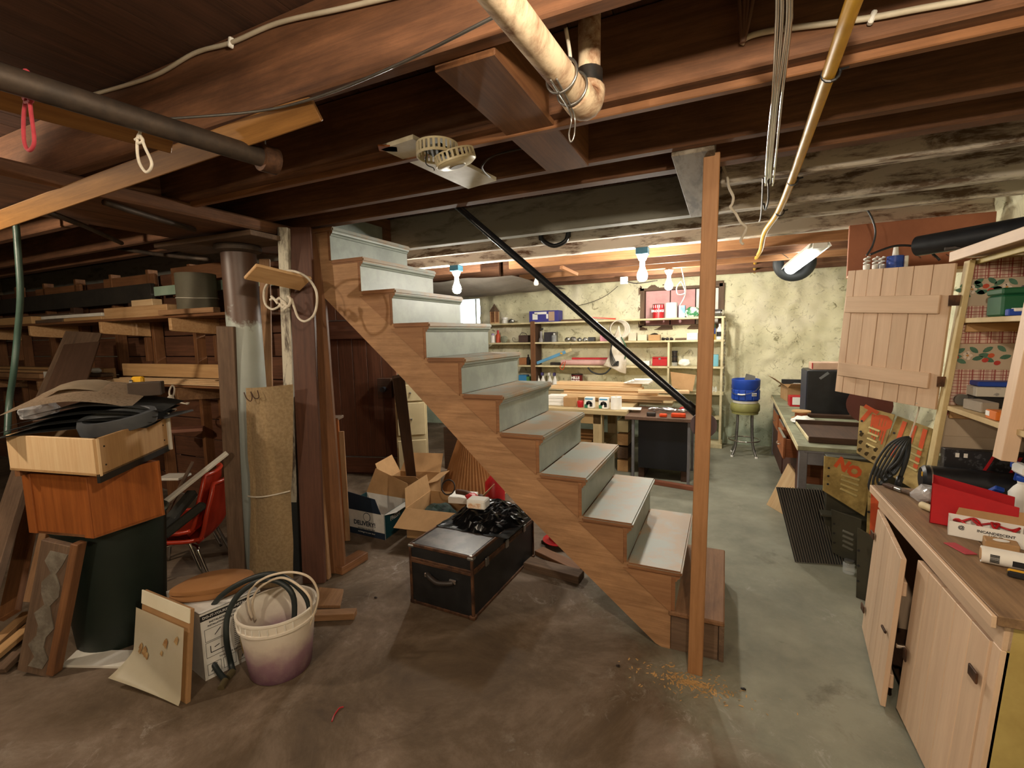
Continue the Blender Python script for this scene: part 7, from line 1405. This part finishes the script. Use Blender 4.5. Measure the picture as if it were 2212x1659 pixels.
tube('hose', HOSEB, [e2_, at(497, 1425, Z=.06), at(489, 1380, Y=-.99), at(492, 1330, Y=-.97), at(515, 1285, Y=-.93), at(560, 1255, Y=-.88), at(605, 1258, Y=-.84), at(635, 1295, Y=-.82), bk0+V((.06, .02, .13))], .0125, hs, 10)
BRS = mat('brass_fitting', '8c8060', .4, .7)
for e_, d_ in ((e1_, V((.02, -.035, -.006))), (e2_, V((.012, -.035, -.004)))): cyl('fitting', BRS, e_+V((0, 0, 0)), e_+d_, .0155, hs, 12)
ws = thing('white_tubing', 'thin white tubing coiled over the bucket rim', 'tubing', bk0); CT = mat('cream_tubing', 'ddcdb6', .5)
tube('tubing', CT, [at(545, 1335, Y=-.88), at(537, 1310, Y=-.9), at(540, 1275, Y=-.9), at(575, 1247, Y=-.88), at(625, 1236, Y=-.84), at(665, 1245, Y=-.8), at(684, 1270, Y=-.77), at(686, 1300, Y=-.76), bk0+V((.14, .05, .2))], .0055, ws, 7); tube('tubing', CT, [at(552, 1340, Y=-.86), at(545, 1305, Y=-.88), at(560, 1270, Y=-.88), at(605, 1248, Y=-.85), at(645, 1265, Y=-.82), at(672, 1300, Y=-.8), bk0+V((.1, .08, .16))], .0055, ws, 7)
# floor scraps
tag(slab('board_scrap', W_STR, at(662, 1308, Z=.018), at(735, 1308, Z=.018), at(742, 1272, Z=.018), at(690, 1268, Z=.018), .018, None, .002, out=(0, 0, 1)), 'thin brown board lying behind the bucket', 'board'); tag(bar('board_scrap', W_STR, at(672, 1330, Z=.02), at(768, 1326, Z=.02), .06, .036), 'orange brown batten on the floor right of the bucket', 'board')
tag(tube('red_string', RED, [at(717, 1558, Z=.004), at(722, 1545, Z=.004), at(733, 1530, Z=.006), at(742, 1527, Z=.004)], .003, None, 5), 'short curl of red string on the floor', 'string')
for i, (x, y) in enumerate(((812, 1292), (1335, 1640-200), (1606, 1490))): crumple('floor_crumb', DKMET, at(x, y, Z=0), (.025, .016, .01), ('dark crumb on the floor left of the trunk', 'dark crumb on the floor before the stair foot', 'dark crumb on the floor right of the post')[i], 'debris', 95+i, 1, .3)
# sawdust by the post, wood shavings
bm = bmesh.new(); random.seed(11)
for k in range(420):
    r_ = abs(random.gauss(0, .09)); a_ = random.uniform(0, 6.28); c_ = V((.06+r_*math.cos(a_)*1.5, -.19+r_*math.sin(a_)*.55, .0012)); l_ = random.uniform(.003, .009); d_ = random.uniform(0, 6.28)
    u_ = V((math.cos(d_), math.sin(d_), 0))*l_; v_ = V((-math.sin(d_), math.cos(d_), 0))*l_*.35; bm.faces.new([bm.verts.new(c_+s) for s in (-u_-v_, u_-v_, u_+v_+V((0, 0, .002)), -u_+v_)])
o = frombm('sawdust', bm, mat('sawdust', 'c09a64', .9)); o['kind'] = 'stuff'; o['label'] = 'pale sawdust scattered round the foot of the post'; o['category'] = 'sawdust'

for i, (pp, lb_) in enumerate((([(85, 452), (180, 487), (262, 525)], 'thin dark pipe sloping under the joists at far left'), ([(225, 437), (330, 470), (420, 496)], 'second thin dark pipe under the girder'), ([(20, 505), (150, 520), (330, 548), (450, 560)], 'long brown pipe running above the upper lumber rack'))): tag(tube('thin_pipe', IRON, [at(x, y, Z=2.182) if i < 2 else at(x, y, Y=-.1) for x, y in pp], .014, None, 8, 2), lb_, 'pipe')
